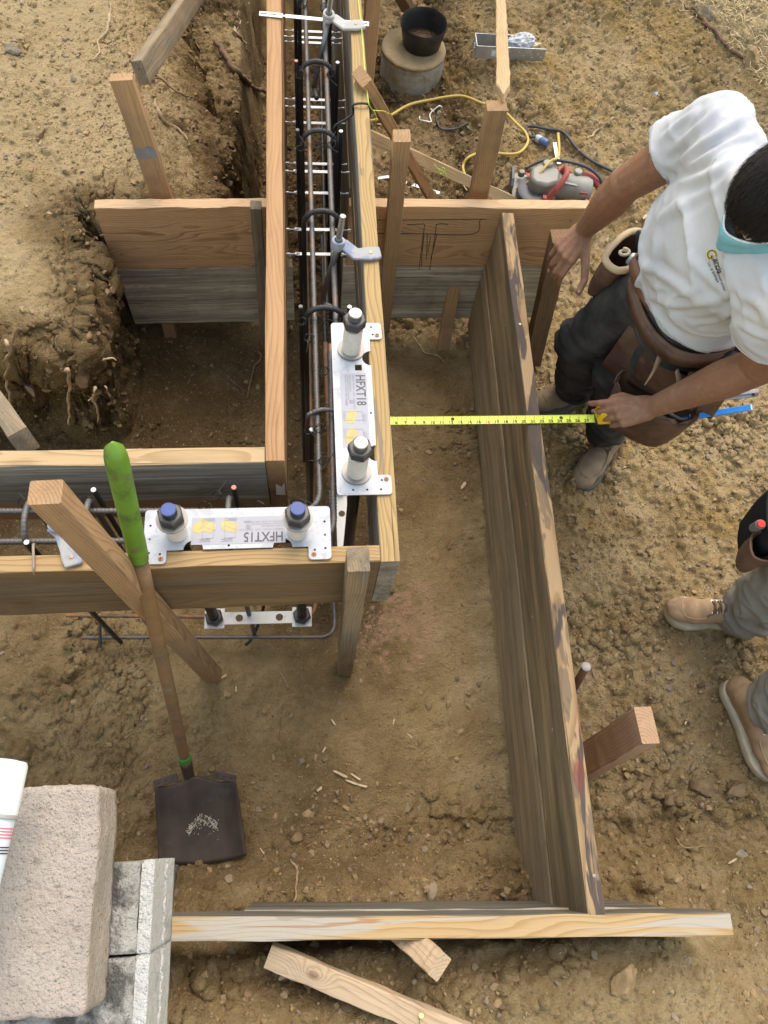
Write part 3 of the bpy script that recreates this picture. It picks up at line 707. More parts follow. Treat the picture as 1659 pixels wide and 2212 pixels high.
brace('brown brace sloping from the yellow topped board down to the dirt', at(781, 165, .035), at(945, 450, -.80), .055, .034, M_stake, (1, .6, .3))
brace('long grooved lath lying on the dirt behind the pen sketched board', at(790, 290, -.42), at(1130, 445, -.86), .050, .040, M_pale, (0, .5, 1))
brace('pale pointed lath leaning on the brown stake by the yellow cord', at(1079, -70, -.86), at(1087, 212, .015), .040, .022, M_pale, (0, .6, .6), point=.05, seg=40)
brace('dark brown board end leaning behind the black bucket', at(884, 24, -.80), at(850, -40, -.55), .07, .03, M_darkst)
pa, pb = at(580, 2062, -.35), at(1010, 2240, -.35)
loose = plank('loose_lath', 'pale loose lath with a knot lying in the dirt at the bottom', pa, pb, .047, .026, M_pink, (0, -.25, 1), cat='lath', group=None)
M_brass = plain('brass', (.55, .42, .16), .35, .9); M_copper = plain('copper_screw', (.62, .30, .16), .45, .6)
p = at(909, 2194, -.332); g = G(); g.lathe([(.0001, .006), (.0048, .006), (.0045, .003), (.002, 0), (.0018, -.01)], p, (.05, .2, 1), 12); g.tube([p, p+V(-.004, -.018, .001)], .0018, 6)
tag(g.build('screw', M_brass), 'brass screw standing in the pale loose lath at the bottom', 'screw')
# steel pin
p0, p1 = at(1240, 1486, -.90), at(1266, 1440, -.745); ax = (p1-p0).normalized()
pin = thing('steel_pin', 'round rusty stake with a flattened pale head right of the long board', 'steel stake', p0)
G().tube([p0-ax*.06, p1], .0125, 16).build('shaft', plain('rusty_shaft', (.17, .09, .05), .7, .3), pin, True)
G().lathe([(.0125, -.006), (.0148, -.003), (.0152, .0), (.0135, .003), (.001, .0045)], p1, ax, 20).build('head', plain('hammered_head', (.46, .44, .40), .7, .2, bump=.3), pin, True)
# ------------------------------------------------------------------ steel in the trench
M_bar = plain('rebar_steel', (.145, .135, .125), .55, .55, .25, 60, .2, [((.30, .155, .07), 9, .54, .75)], .5)
M_rust = plain('rusty_rebar', (.20, .125, .075), .7, .35, .3, 50, .3, [((.34, .15, .055), 14, .5, .8)], .4)
M_dark = plain('dark_rebar', (.045, .043, .042), .5, .5, .25, 60, .2, None, .5)  # near-black steel: shade on the stirrup legs put into the colour
M_tie = plain('tie_wire', (.07, .065, .06), .5, .8)
def ribbed(pts, r, n=7, pitch=.0085, rib=1.13):
    P = [Vector(p) for p in pts]; out = []; rad = []; acc = 0.; L = [0.]
    for i in range(1, len(P)): L.append(L[-1]+(P[i]-P[i-1]).length)
    T = L[-1]; N = max(2, int(T/pitch)); j = 0
    for k in range(N*3+1):
        s = T*k/(N*3)
        while j < len(P)-2 and L[j+1] < s: j += 1
        t = (s-L[j])/max(1e-9, L[j+1]-L[j]); out.append(P[j].lerp(P[j+1], t)); rad.append(r*(rib if k % 3 == 1 else .97))
    return out, rad
def bar(label, pts, r, mat, group=None, name='rebar', sm=0, ends=None):
    q = spline(pts, 6) if sm else pts
    g = G(); P, R = ribbed(q, r); g.tube(P, R, 8)
    o = g.build(name, mat, None, True, loc=pts[0]); tag(o, label, 'rebar', group)
    if ends:
        d = (Vector(P[-1])-Vector(P[-2])).normalized(); e = G(); e.lathe([(r*1.02, -.002), (r*1.05, .0005), (r*.6, .0015)], P[-1], d, 10); e.build('painted_end', ends, o, True)
    return o
def corner(p, q, s, r=.045, n=6):
    """p to q to s with a bent corner at q"""
    p, q, s = map(Vector, (p, q, s)); a, c = q+(p-q).normalized()*r, q+(s-q).normalized()*r
    return [p]+[(1-t)**2*a+2*t*(1-t)*q+t*t*c for t in [i/n for i in range(n+1)]]+[s]
zt = -.055
A0, A1 = at(659, 0, zt), at(689, 1000, zt); dirA = (A1-A0).normalized()
cA = at(692, 1103, zt); lA = at(0, 1104, zt); lA = lA+(lA-cA)*.4
bar('long smooth rusty bar on the left of the trench bent round the corner', corner(A0-dirA*.5, cA, lA, .05), .0066, M_bar)
B0, B1 = at(699, 0, zt), at(727, 730, zt)
bar('heavily ribbed bar on the right of the trench under the rod holders', [B0+(B0-B1)*.3, B1+(B1-B0)*.05], .0072, M_bar)
bar('short rusty bar ending beside the long metal template', [at(716, 1056, -.10), at(703, 742, -.095)], .0068, M_rust, ends=M_rust)
cD = at(722, 1165, -.06); lD = at(0, 1170, -.06); lD = lD+(lD-cD)*.4
bar('ribbed corner bar by the long template, turning left under the small one', corner(at(714, 745, -.07), cD, lD, .05), .0068, M_bar)
bar('deep bar seen between the two upper bars of the trench', [at(692, 120, -.45), at(705, 660, -.5)], .0065, M_bar)
# lower footing bars
c1, c2 = at(682, 1335, -.80), at(724, 1376, -.84)
bar('rusty lower corner bar under the white anchor plate', corner(at(143, 1329, -.80), c1, c1+V(.0, 1.6, 0), .05), .0062, M_rust)
bar('outermost lower corner bar lying near the dirt in front', corner(at(178, 1377, -.84), c2, c2+V(.0, 1.6, 0), .05), .0062, M_bar)
bar('lower bar along the right inside of the trench', [V(.11, .75, -.8), V(.12, 3.2, -.8)], .0062, M_dark)
M_pinkend = plain('pink_paint', (.62, .22, .16), .6); M_whiteend = plain('white_paint', (.75, .73, .70), .6)
# stirrups round the trench bars: hooked top, two legs, marked bar ends
def stirrup(label, y, zc, ends, rodx=(.004, .098), top=.0):
    x0, x1 = rodx; root = thing('stirrup', label, 'stirrup', V((x0+x1)/2, y, -.86), 'stirrups tied across the trench')
    w = (x1-x0)/2; xm = (x0+x1)/2
    arc = [V(x0, y, -.86), V(x0, y, zc-.02)]+[V(xm-w*math.cos(a), y+.004*math.sin(a), zc-.02+.040*math.sin(a)) for a in [PI*i/10 for i in range(1, 10)]]+[V(x1, y, zc-.02), V(x1, y, -.86)]
    P, R = ribbed(arc, .0066); G().tube(P, R, 8).build('hoop', M_dark, root, True)
    for sx, e in ((x0-.013, ends[0]), (x1+.012, ends[1])):
        if e is None: continue
        P, R = ribbed([V(sx, y+.012, -.84), V(sx+.001, y+.012, zc+.012)], .0055); b = G().tube(P, R, 8).build('dowel', M_dark, root, True)
        G().lathe([(.0055, 0), (.0058, .001), (.004, .002)], P[-1], (0, 0, 1), 8).build('painted_end', e, b)
    return root
for (py, ends, nm) in ((148, (M_pinkend, M_whiteend), 'ribbed hoop with a pink and a white bar end near the top of the trench'), (297, (M_bar, M_whiteend), 'ribbed hoop beside the wire hook over the right board'),
                       (470, (None, None), 'ribbed hoop with no end bars behind the blue rod holder'), (678, (M_bar, M_whiteend), 'ribbed hoop with a white end just above the long template'),
                       (0, (M_pinkend, None), 'ribbed hoop with a pink end at the top edge of the picture')):
    stirrup(nm, at(690, py, zt+.02).y, zt+.02, ends)
y9 = at(690, 893, zt).y
bar('hooked bar end looping over the rusty bar beside the long template', [V(.072, y9, zt+.012), V(.04, y9+.002, zt+.014), V(.015, y9-.003, zt+.008), V(.003, y9-.008, zt-.02), V(.001, y9-.01, -.3), V(.001, y9-.01, -.85)], .0055, M_bar, sm=1)
bar('dark dowel with a cut end left of the rusty trench bar', [V(.008, y9-.04, -.85), V(.012, y9-.04, zt-.005)], .0055, M_dark, ends=M_whiteend)
# stirrups of the short wall leg at the left
def stirrupx(label, px, ends):
    x = at(px, 1130, -.03).x; ya, yb_ = lA.y+.012, lD.y-.012; z = -.02
    root = thing('stirrup', label, 'stirrup', V(x, (ya+yb_)/2, -.86), 'stirrups of the front leg')
    ym, w = (ya+yb_)/2, (ya-yb_)/2
    arc = [V(x, ya, -.86), V(x, ya, z-.03)]+[V(x+.003, ym+w*math.cos(a), z-.03+.03*math.sin(a)) for a in [PI*i/10 for i in range(1, 10)]]+[V(x, yb_, z-.03), V(x, yb_, -.86)]
    P, R = ribbed(arc, .0062); G().tube(P, R, 8).build('hoop', M_bar, root, True)
    for dy, e in ((ya+.012, ends[0]), (yb_-.012, ends[1])):
        if e:
            P, R = ribbed([V(x+.014, dy, -.86), V(x+.014, dy, z+.0)], .0055); b = G().tube(P, R, 8).build('dowel', M_dark, root, True)
            G().lathe([(.0055, 0), (.0058, .001), (.004, .002)], P[-1], (0, 0, 1), 8).build('painted_end', e, b)
stirrupx('ribbed hoop at the left end between the cross and front boards', 52, (M_dark, M_whiteend))
stirrupx('ribbed hoop with a white end hidden behind the leaning stake', 183, (M_whiteend, None))
stirrupx('hoop with a pink end between the two blue topped bolts', 490, (M_pinkend, None))
# thin bars crossing low in front
p0, p1 = at(226, 1316, -.6), at(222, 1372, -.84); bar('short thin cross bar tied between the lower corner bars at the left', [V(p1.x, c1.y+.02, -.79), V(p1.x, c2.y-.01, -.825)], .0045, M_dark)
bar('thin hooked bar end curling beside the white anchor plate', [at(490, 1300, -.6), at(565, 1300, -.7), at(560, 1340, -.82), at(545, 1378, -.86), at(530, 1394, -.87)], .0048, M_dark, sm=1)
# tie wires: little tangles at the crossings
def tiew(x, y, z, s, seed, label):
    r = random.Random(seed); o = at(x, y, z); g = G()
    for k in range(3):
        a = r.uniform(0, 6.28); pts = [o+V(.011*math.cos(a+t)*s, .006*math.sin(a+t)*s, .010*math.sin(a+t*1.3)) for t in (0, 1.4, 2.8, 4.2)]
        pts += [pts[-1]+V(r.uniform(-.03, .03), r.uniform(-.03, .03), r.uniform(-.01, .02))*s]
        g.tube(spline(pts, 4), .0009, 4)
    tag(g.build('tie_wire', M_tie, None, True, loc=o), label, 'tie wire', 'twists of tie wire on the rebar crossings')
TL = 'small twist of dark tie wire at a crossing of the rebar'
for i, (x, y) in enumerate(((648, 160), (686, 150), (715, 158), (652, 318), (690, 315), (716, 312), (652, 695), (668, 730), (700, 690), (700, 802), (700, 880), (668, 930), (690, 925), (700, 995), (50, 1085), (188, 1082), (440, 1092), (468, 1070), (560, 1092), (640, 1085), (655, 10), (700, 15))):
    tiew(x, y, -.04, 1.1, i, TL)
# form ties across the trench
M_zinc = plain('zinc', (.72, .74, .76), .42, .35, .12, 25, .05, None, .5)
M_galv = plain('galvanised', (.40, .415, .44), .55, .35, .16, 14, .06, [((.29, .30, .325), 40, .5, .5)], .3)
def ftie(z, y, label, x0=-.0485, x1=.1485):
    root = thing('form_tie', label, 'form tie', V(x0, y, z), 'form ties across the trench')
    g = G(); g.box((0.5*(x0+x1), y, z), (x1-x0-.05, .0115, .0022)); 
    R = Matrix.Rotation(.9, 3, 'X')
    g.box((x0+.020, y, z), (.022, .0025, .013), R); g.box((x1-.020, y, z), (.022, .0025, .013), R); g.box((x0+.005, y, z), (.01, .004, .006)); g.box((x1-.005, y, z), (.01, .004, .006))
    g.build('flat_bar', M_zinc, root, bevel=.0006)
    for x, s in ((x0+.031, 1), (x1-.031, -1)):
        G().prism([V(x, y-.002, z-.0065), V(x+s*.008, y-.002, z-.003), V(x+s*.008, y-.002, z+.003), V(x, y-.002, z+.0065)], (0, .004, 0)).build('wedge_fold', M_zinc, root)
for i, (xl, xr, y) in enumerate(((616, 726, 69), (613, 740, 82), (620, 735, 93), (615, 746, 216), (619, 733, 232), (621, 724, 266), (622, 727, 354), (617, 756, 371), (621, 742, 417), (624, 740, 496), (626, 748, 549))):
    # depth from the drawn spacing of the two board faces
    best = min((abs((Vector((V((.1485-EYE.x), 0, 0)))).x*0+abs((at(xr, y, z).x-at(xl, y, z).x)-.197)), z) for z in [-.03-.005*k for k in range(60)])
    z = best[1]; ftie(z, at(690, y, z).y, 'flat zinc tie number of the trench')
TN = ['upper of the pair of zinc ties near the top of the trench', 'wide bright zinc tie near the top of the trench', 'broken looking zinc tie just under the wide bright one', 'wide zinc tie level with the end of the bent bolt', 'deep zinc tie just under the bent bolt end',
      'deep zinc tie above the second hoop', 'deep zinc tie just above the widest tie', 'widest brightest zinc tie in mid trench', 'zinc tie midway between widest tie and the blue holder', 'deep zinc tie behind the ribbed hoop by the blue holder', 'zinc tie level with the blue rod holder arm']
for o, l in zip([o for o in COL.objects if o.name.startswith('form_tie') and o.parent is None], TN): o['label'] = l
# slotted strap across both boards at the top
p0, p1 = at(560, 29, .004), at(797, 52, .004); dx = (p1-p0); root = thing('metal_strap', 'slotted white metal strap laid over both trench boards at the top', 'strap', p0)
g = G(); R = frame(dx); L = dx.length
for a, b, w in ((0, .21, .019), (.235, .93, .014), (.93, 1., .019)):
    g.box(p0+dx*((a+b)/2), (L*(b-a), w, .0022), R)
g.box(p0+dx*.22, (L*.05, .006, .002), R); g.build('flat_bar', M_zinc, root, bevel=.0006)
for a in (.045, .12, .955): G().box(p0+dx*a+V(0, 0, .0012), (.02, .004, .0006), R).build('slot', M_ink, root)
G().lathe([(.004, 0), (.0038, .0015), (.0005, .002)], p0+dx*.115+V(0, 0, .0012), n=12).build('screw_head', M_copper, root)
# wire hook over the right board and loop on the front board
wp = [atX(x, y, .08+.0*i) for i, (x, y) in enumerate(())]
wpts = [at(719, 290, -.07), at(724, 272, -.05), at(750, 256, -.03), at(763, 244, -.02), at(764, 226, .006), at(797, 226, .006), at(798, 252, -.06)]
tag(G().tube(spline(wpts, 5), .0034, 8).build('wire_hook', M_dark, None, True, loc=wpts[0]), 'bent dark rod hooked over the yellow topped right trench board', 'wire hook')
lp = [at(74, 1176, -.03), at(72, 1180, .004), at(73, 1215, .004), at(73, 1236, -.002), at(80, 1243, -.05)]
tag(G().tube(spline(lp, 5), .003, 6).build('wire_loop', plain('rust_wire', (.30, .24, .18), .6, .4), None, True, loc=lp[0]), 'rusty wire bent over the top of the front board at the left', 'wire loop')
# ------------------------------------------------------------------ anchor rod holders (blue grey arms on the boards)
M_rod = plain('threaded_zinc', (.55, .56, .57), .35, .85); M_bolt = plain('grey_bolt', (.20, .195, .19), .5, .7)
def holder(label, cat, ring, arm, rodtop, jpts, col, sc_=1.0):
    root = thing('rod_holder', label, cat, ring)
    M_arm = plain('holder_plastic', col, .6, 0, .2, 30, .1, [((.36, .35, .32), 26, .44, .85)])
    a = [Vector(p) for p in arm]; g = G()
    # outline strip along the arm centre line
    wv = [.021, .016, .018, .020, .017]; lt = []; rt = []
    for i, p in enumerate(a):
        d = (a[min(i+1, len(a)-1)]-a[max(i-1, 0)]); d = V(d.x, d.y, 0).normalized(); s = V(-d.y, d.x, 0)*wv[i]*sc_
        lt.append(p+s); rt.append(p-s)
    g.prism(lt+rt[::-1], (0, 0, .009)); g.build('arm', M_arm, root, bevel=.003)
    ax = (Vector(rodtop)-Vector(ring)).normalized()
    G().lathe([(.016, -.004), (.0175, 0), (.0165, .02), (.0105, .021), (.0105, .001)], ring, ax, 16).build('socket', M_arm, root, 'auto')
    G().lathe([(.003, .009), (.0045, .0095), (.004, .011), (.0005, .0112)], a[-2]+V(0, 0, 0), n=10).build('screw_head', M_copper, root)
    # threaded top, plain bent shank
    P = []; Rr = []; T = (Vector(rodtop)-Vector(ring)).length+.02; n = int(T/.0009)
    for k in range(n+1): P.append(Vector(ring)-ax*.02+ax*T*k/n); Rr.append(.0078*(1.0 if k % 2 else .9))
    bo = thing('anchor_bolt', label.replace('holder', 'bent bolt held in the holder').replace('arm ', ''), 'anchor bolt', ring)
    G().tube(P, Rr, 12).build('thread', M_rod, bo, True)
    G().tube(spline(jpts, 6), .0078, 10).build('shank', M_bolt, bo, True)
    return root
q = at(729, 532, .005); hb = thing
h1 = holder('blue grey holder arm screwed on the yellow topped board', 'rod holder', q, [at(722, 528, .003), at(745, 533, .003), at(768, 552, .003), at(800, 551, .003), at(822, 549, .003)], at(741, 466, .10), [q+V(-.001, 0, -.01), at(722, 558, -.03), at(706, 610, -.12), at(699, 640, -.19), at(701, 656, -.21), at(716, 663, -.21)], (.19, .225, .32))
q = at(709, 40, .008)
h2 = holder('grey dusty holder arm at the top edge of the trench', 'rod holder', q, [at(703, 42, .006), at(722, 43, .006), at(745, 60, .006), at(768, 58, .006), at(787, 56, .006)], at(717, -25, .11), [q+V(-.001, 0, -.01), at(700, 90, -.03), at(688, 140, -.1), at(680, 178, -.15), at(679, 190, -.17), at(684, 212, -.17)], (.42, .41, .40))
q = at(128, 1140, .006)
h3 = holder('blue stained holder arm on the front board behind the leaning stake', 'rod holder', q, [at(122, 1135, .004), at(137, 1155, .004), at(150, 1185, .004), at(157, 1206, .004), at(161, 1224, .004)], q+V(-.004, .0, .06), [q+V(0, 0, -.01), q+V(.01, 0, -.1), q+V(.02, 0, -.22), q+V(.045, .01, -.27)], (.23, .26, .34), 1.0)
# ------------------------------------------------------------------ templates and anchor rods
M_blk = plain('black_steel', (.035, .034, .034), .45, .6, .2, 40, .1); M_nut = plain('dark_nut', (.085, .08, .078), .45, .6, .25, 60, .12)
M_sleeve = plain('dusty_grey_pipe', (.62, .60, .56), .6, .1, .12, 40, .06, [((.30, .27, .23), 25, .6, .5)])
M_wash = plain('washer', (.26, .245, .225), .5, .6, .2, 60); M_blue = plain('blue_paint', (.055, .085, .25), .5, 0, .25, 90, .1)
M_worn = plain('worn_steel', (.42, .40, .37), .5, .55, .3, 120, .2)
M_lab = plain('label_paper', (.36, .355, .385), .6, 0, .03, 20); M_labink = plain('label_ink', (.09, .085, .09), .6); M_faint = plain('faint_ink', (.26, .26, .28), .6); M_yel = plain('label_yellow', (.52, .39, .15), .6)
def polyplate(name, outer, holes, z, th, mat, parent):
    bm = bmesh.new(); es = []
    for loop in [outer]+holes:
        vs = [bm.verts.new((p[0], p[1], z)) for p in loop]; es += [bm.edges.new((vs[i], vs[(i+1) % len(vs)])) for i in range(len(vs))]
    bmesh.ops.triangle_fill(bm, edges=es, use_beauty=True)
    # drop triangles that ended up inside a hole
    def inp(p, loop):
        c = False; n = len(loop)
        for i in range(n):
            a, b = loop[i], loop[(i+1) % n]
            if (a[1] > p.y) != (b[1] > p.y) and p.x < (b[0]-a[0])*(p.y-a[1])/(b[1]-a[1])+a[0]: c = not c
        return c
    bad = [f for f in bm.faces if any(inp(f.calc_center_median(), h) for h in holes)]
    if bad: bmesh.ops.delete(bm, geom=bad, context='FACES_ONLY')
    r = bmesh.ops.extrude_face_region(bm, geom=list(bm.faces)); bmesh.ops.translate(bm, verts=[v for v in r['geom'] if isinstance(v, bmesh.types.BMVert)], vec=(0, 0, th))
    bmesh.ops.recalc_face_normals(bm, faces=bm.faces)
    me = bpy.data.meshes.new(name); bm.to_mesh(me); bm.free(); me.transform(Matrix.Translation(-base(parent))); me.materials.append(mat)
    o = bpy.data.objects.new(name, me); COL.objects.link(o); o.parent = parent; return o
def circ(c, r, n=12, a0=0, a1=2*PI):
    full = abs(a1-a0-2*PI) < 1e-6; m = n if full else n+1
    return [(c[0]+r*math.cos(a0+(a1-a0)*k/n), c[1]+r*math.sin(a0+(a1-a0)*k/n)) for k in range(m)]
def template(label, O, ux, uy, L, code, labu):
    """plate in its own frame: u along its length from 0 to L, v from 0 at its free edge to the form board"""
    ux, uy = Vector(ux).normalized(), Vector(uy).normalized(); root = thing('anchor_template', label, 'steel template', O)
    w = lambda u, v: (O.x+ux.x*u+uy.x*v, O.y+ux.y*u+uy.y*v)
    Wd, Wt = .090, .119; tb = .047; r = .008
    def rc(c, q0, fl=1): return [(c[0]+r*math.cos(q0+PI/2*fl*k/4), c[1]+r*math.sin(q0+PI/2*fl*k/4)) for k in range(5)]
    out = rc((r, r), PI)+rc((L-r, r), 1.5*PI)+rc((L-r, Wt-r), 0)+rc((L-tb+r, Wt-r), PI/2)+[(L-tb, Wd)]
    n1, n2 = L-.100, .100; nr = .020
    out += [(n1+nr, Wd)]+[(n1+nr*math.cos(a), Wd-nr*math.sin(a)) for a in [PI*k/10 for k in range(1, 10)]]+[(n1-nr, Wd), (n2+nr, Wd)]+[(n2+nr*math.cos(a), Wd-nr*math.sin(a)) for a in [PI*k/10 for k in range(1, 10)]]+[(n2-nr, Wd)]
    out += [(tb, Wd)]+rc((tb-r, Wt-r), 0)+rc((r, Wt-r), PI/2)
    hl = [circ(c, .0026, 8) for c in ((.012, .035), (.012, .065), (.012, .095), (.034, .098), (L-.012, .035), (L-.012, .065), (L-.012, .095), (L-.034, .098), (L*.55, .083))]
    if code.endswith('18'): hl.append([(.118, .052), (.134, .052), (.134, .068), (.118, .068)])
    polyplate('plate', [w(*p) for p in out], [[w(*p) for p in h] for h in hl], .0022, .0028, M_galv, root)
    for u in (.036, L-.036):
        p = V(*w(u, .108), .005); G().lathe([(.0052, 0), (.005, .0018), (.0005, .0026)], p, n=14).build('screw_head', M_copper, root, True)
        g = G(); g.box(p+V(0, 0, .0027), (.006, .0012, .0006)); g.box(p+V(0, 0, .0027), (.0012, .006, .0006)); g.build('screw_slot', M_ink, root)
    # printed label: reading direction a, upwards b
    l0, a, b = labu; lo = V(*w(*l0), .0052); A = (ux*a[0]+uy*a[1]); B = (ux*b[0]+uy*b[1]); LL, LW = .192, .060
    lab = G().prism([lo, lo+A*LL, lo+A*LL+B*LW, lo+B*LW], (0, 0, .0003)).build('printed_label', M_lab, root)
    up = V(0, 0, .0006)
    q = lambda s, t: lo+A*s+B*t+up
    text('code_print', code, .030, M_labink, lab, q(.004, .036), A, B, bold=.00045, sx=.78)
    text('maker_print', 'HARDY FRAME   HFX  TEMPLATE', .0062, M_faint, lab, q(.004, .0275), A, B)
    text('address_print', 'HARDY FRAMES INC.\n1732 PALMA DRIVE, SUITE 200\nVENTURA, CA 93003  (800) 754-3030', .0050, M_faint, lab, q(.004, .0205), A, B)
    g = G(); c = q(.076, .023); g.tube([c+A*.0045*math.cos(t)+B*.0045*math.sin(t) for t in [2*PI*k/16 for k in range(16)]], .0004, 4, closed=True); g.tube([c-A*.003-B*.003, c+A*.003+B*.003], .0004, 4); g.tube([c-A*.003+B*.003, c+A*.003-B*.003], .0004, 4)
    g.tube([q(.071, .010), q(.085, .010), q(.085, .014), q(.071, .014)], .0003, 4, closed=True)
    # two isometric sketches of a wall sill with rods
    for s0, big in ((.098, 0), (.143, 1)):
        y = G(); D = lambda s, t, k=0: lo+A*(s0+s)+B*t+V(0, 0, .0005+.00012*k)
        if not big: y.prism([D(0, .016), D(.026, .006), D(.034, .012), D(.034, .026), D(.008, .036), D(0, .030)], (0, 0, .0001))
        else: y.prism([D(0, .016), D(.030, .003), D(.047, .020), D(.047, .030), D(.034, .036), D(.022, .030), D(.012, .036), D(0, .026)], (0, 0, .0001))
        y.build('yellow_sketch', M_yel, lab)
        for e in ((0, .030, .026, .020), (.026, .020, .034, .026), (.026, .006, .026, .020), (.004, .012, .004, .046), (.026, .004, .026, .050), (.004, .046, .030, .050)): g.tube([D(e[0], e[1], 1), D(e[2], e[3], 1)], .00035, 4)
        for k in range(4): g.tube([D(.010, .052-.0025*k+.002, 1), D(.034-(k % 2)*.006, .052-.0025*k+.002, 1)], .00035, 4)
        for k in range(3): g.tube([D(.002, .008-.0025*k, 1), D(.026-(k % 2)*.005, .008-.0025*k, 1)], .00035, 4)
    g.build('line_print', M_faint, lab)
    return root, w
t18o = at(716, 702, 0); T18 = V(.0625, 1.1365, 0)
tp18, w18 = template('long metal template printed HFXT18 along the yellow topped trench board', T18, (0, -1, 0), (1, 0, 0), .4495, 'HFXT18', ((.142, .017), (1, 0), (0, 1)))
T15 = V(.046, .662, 0)
tp15, w15 = template('shorter metal template printed HFXT15 on the front board', T15, (-1, -.004, 0), (.004, -1, 0), .381, 'HFXT15', ((.094, .020), (1, 0), (0, 1)))
def hexa(c, r, z0, z1):
    return G().lathe([(r*.80, z0), (r, z0+.004), (r, z1-.004), (r*.86, z1)], c, n=6)
def anchor(label, bx, by, hs, blue, low, lean=(0, 0), rot=0, foot=-.78):
    root = thing('anchor_rod', label, 'anchor rod', V(bx, by, 0)); c = V(bx, by, 0)
    # rod below the plate
    P = []; R = []; n = 150
    for k in range(n+1): P.append(c+V(0, 0, foot-.01+(.0-foot+.01)*k/n)); R.append(.0142*(1 if k % 2 else .95))
    G().tube(P, R, 12).build('rod', M_blk, root, True)
    T = (c+V(lean[0], lean[1], hs)-c).normalized(); e = c+V(0, 0, .005)
    G().lathe([(.0215, .0), (.0215, hs*.5), (.0215, hs)], e, T, 24).build('sleeve', M_sleeve, root, 'auto')
    wz = .0 if low else hs
    G().lathe([(.031, 0), (.0315, .0015), (.0315, .004), (.022, .0045)], e+T*wz, T, 28).build('washer', M_wash, root, 'auto')
    nb = e+T*(hs+.0046)
    g = G(); g.lathe([(.0225, 0), (.0262, .003), (.0262, .022), (.0225, .025)], nb, T, 6)
    o = g.build('nut', M_nut, root); 
    G().lathe([(.0205, .0248), (.0212, .0252), (.0152, .0258)], nb, T, 24).build('nut_face', M_nut, root, 'auto')
    P = []; R = []
    for k in range(24): P.append(nb+T*(.012+.0012*k)); R.append(.0150*(1 if k % 2 else .93))
    G().tube(P, R, 20).build('thread', M_nut if not blue else M_blk, root, 'auto')
    G().lathe([(.0152, 0), (.0150, .002), (.0138, .0032), (.0005, .0034)], P[-1], T, 24).build('rod_end', M_blue if blue else M_worn, root, 'auto')
    return root
p = at(758, 757, .003); anchor('anchor rod with bare steel end at the far end of the long template', p.x, p.y, .082, False, True, (.003, .004), foot=-.76)
p = at(770, 1021, .003); anchor('anchor rod with bare steel end at the near end of the long template', p.x, p.y, .082, False, True, (.002, .002), foot=-.76)
p = at(383, 1152, .003); anchor('left blue topped anchor rod on the shorter template', p.x, p.y, .062, True, False, (.0, .003), foot=-.655)
p = at(642, 1149, .003); anchor('right blue topped anchor rod on the shorter template, near the trench corner', p.x, p.y, .062, True, False, (.002, .003), foot=-.655)
def anchor_plate(label, a, b, ux):
    a, b = Vector(a), Vector(b); root = thing('anchor_plate', label, 'anchor plate', (a+b)/2); R = frame(b-a); L = (b-a).length; m = (a+b)/2; Mw = plain('white_zinc', (.62, .61, .57), .5, .35, .08, 30, .05, [((.40, .34, .26), 20, .6, .5)])
    g = G(); g.box(m, (L-.05, .036, .004), R); g.box(a, (.056, .058, .0055), R); g.box(b, (.056, .058, .0055), R); g.build('plate', Mw, root, bevel=.001)
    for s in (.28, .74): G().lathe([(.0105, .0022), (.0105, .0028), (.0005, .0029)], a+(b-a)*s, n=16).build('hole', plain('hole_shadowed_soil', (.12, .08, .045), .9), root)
    for c in (a, b): hexa(c+V(0, 0, .003), .026, 0, .024).build('nut', M_nut, root)
pl = p; A_ = [o for o in COL.objects if o.name.startswith('anchor_rod') and o.parent is None]
anchor_plate('white anchor plate bar holding two big nuts low under the front board', A_[2].location+V(0, 0, -.645), A_[3].location+V(0, 0, -.645), 0)
anchor_plate('white anchor plate bar low in the trench under the long template', A_[0].location+V(0, 0, -.755), A_[1].location+V(0, 0, -.755), 0)
# torn paper tag stapled on the board end
yl = .7745; g = G(); tp = [atY(x, y, yl-.0015) for x, y in ((595.5, 1045), (597, 1068), (616.5, 1069), (617, 1068), (615, 1041), (608, 1052))]
tagm = g.prism([tp[0], tp[1], tp[2], tp[4], tp[5]], (0, -.0006, 0)).build('paper_tag', plain('tag_paper', (.72, .70, .68), .6, 0, .05), None, loc=tp[0]); tag(tagm, 'torn white paper tag stapled on the cut end of the trench board', 'tag')
into(G().prism([atY(x, y, yl-.0024) for x, y in ((599, 1062), (600, 1066), (603, 1066), (602, 1062))], (0, -.0003, 0)).prism([atY(x, y, yl-.0024) for x, y in ((605, 1060), (606, 1065), (613, 1065), (612, 1060))], (0, -.0003, 0)).prism([atY(x, y, yl-.0024) for x, y in ((612, 1046), (609, 1054), (613, 1055), (614.6, 1047))], (0, -.0003, 0)).build('print', M_labink), tagm)
# ------------------------------------------------------------------ tape measure
M_ty = plain('tape_yellow', (.62, .72, .075), .4, 0, .04, 10); M_case = plain('case_yellow', (.74, .44, .015), .45, 0, .1, 40, .05); M_rubber = plain('black_rubber', (.02, .02, .022), .6)
M_tred = plain('tape_red', (.55, .09, .05), .5)
ta, tb_ = at(736, 910.5, -.287), at(1296, 904.5, -.287)
tape = thing('tape_measure', 'yellow tape measure stretched over the long board into the hand', 'tape measure', tb_)
td = (tb_-ta).normalized(); tn = V(-td.y, td.x, 0); inch = (at(1288, 905, -.287)-at(857, 910, -.287)).length/22.
org = tb_-td*(28.35*inch); tilt = V(0, 0, 1)
def tpt(i, v): # inches along, v across (-1 near .. 1 far)
    return org+td*(i*inch)+tn*(v*.0128)+V(0, 0, .0022*v*v-.0035*math.sin(PI*min(1, max(0, i/28.)))*.5)
g = G(); NS = 60; NV = 6
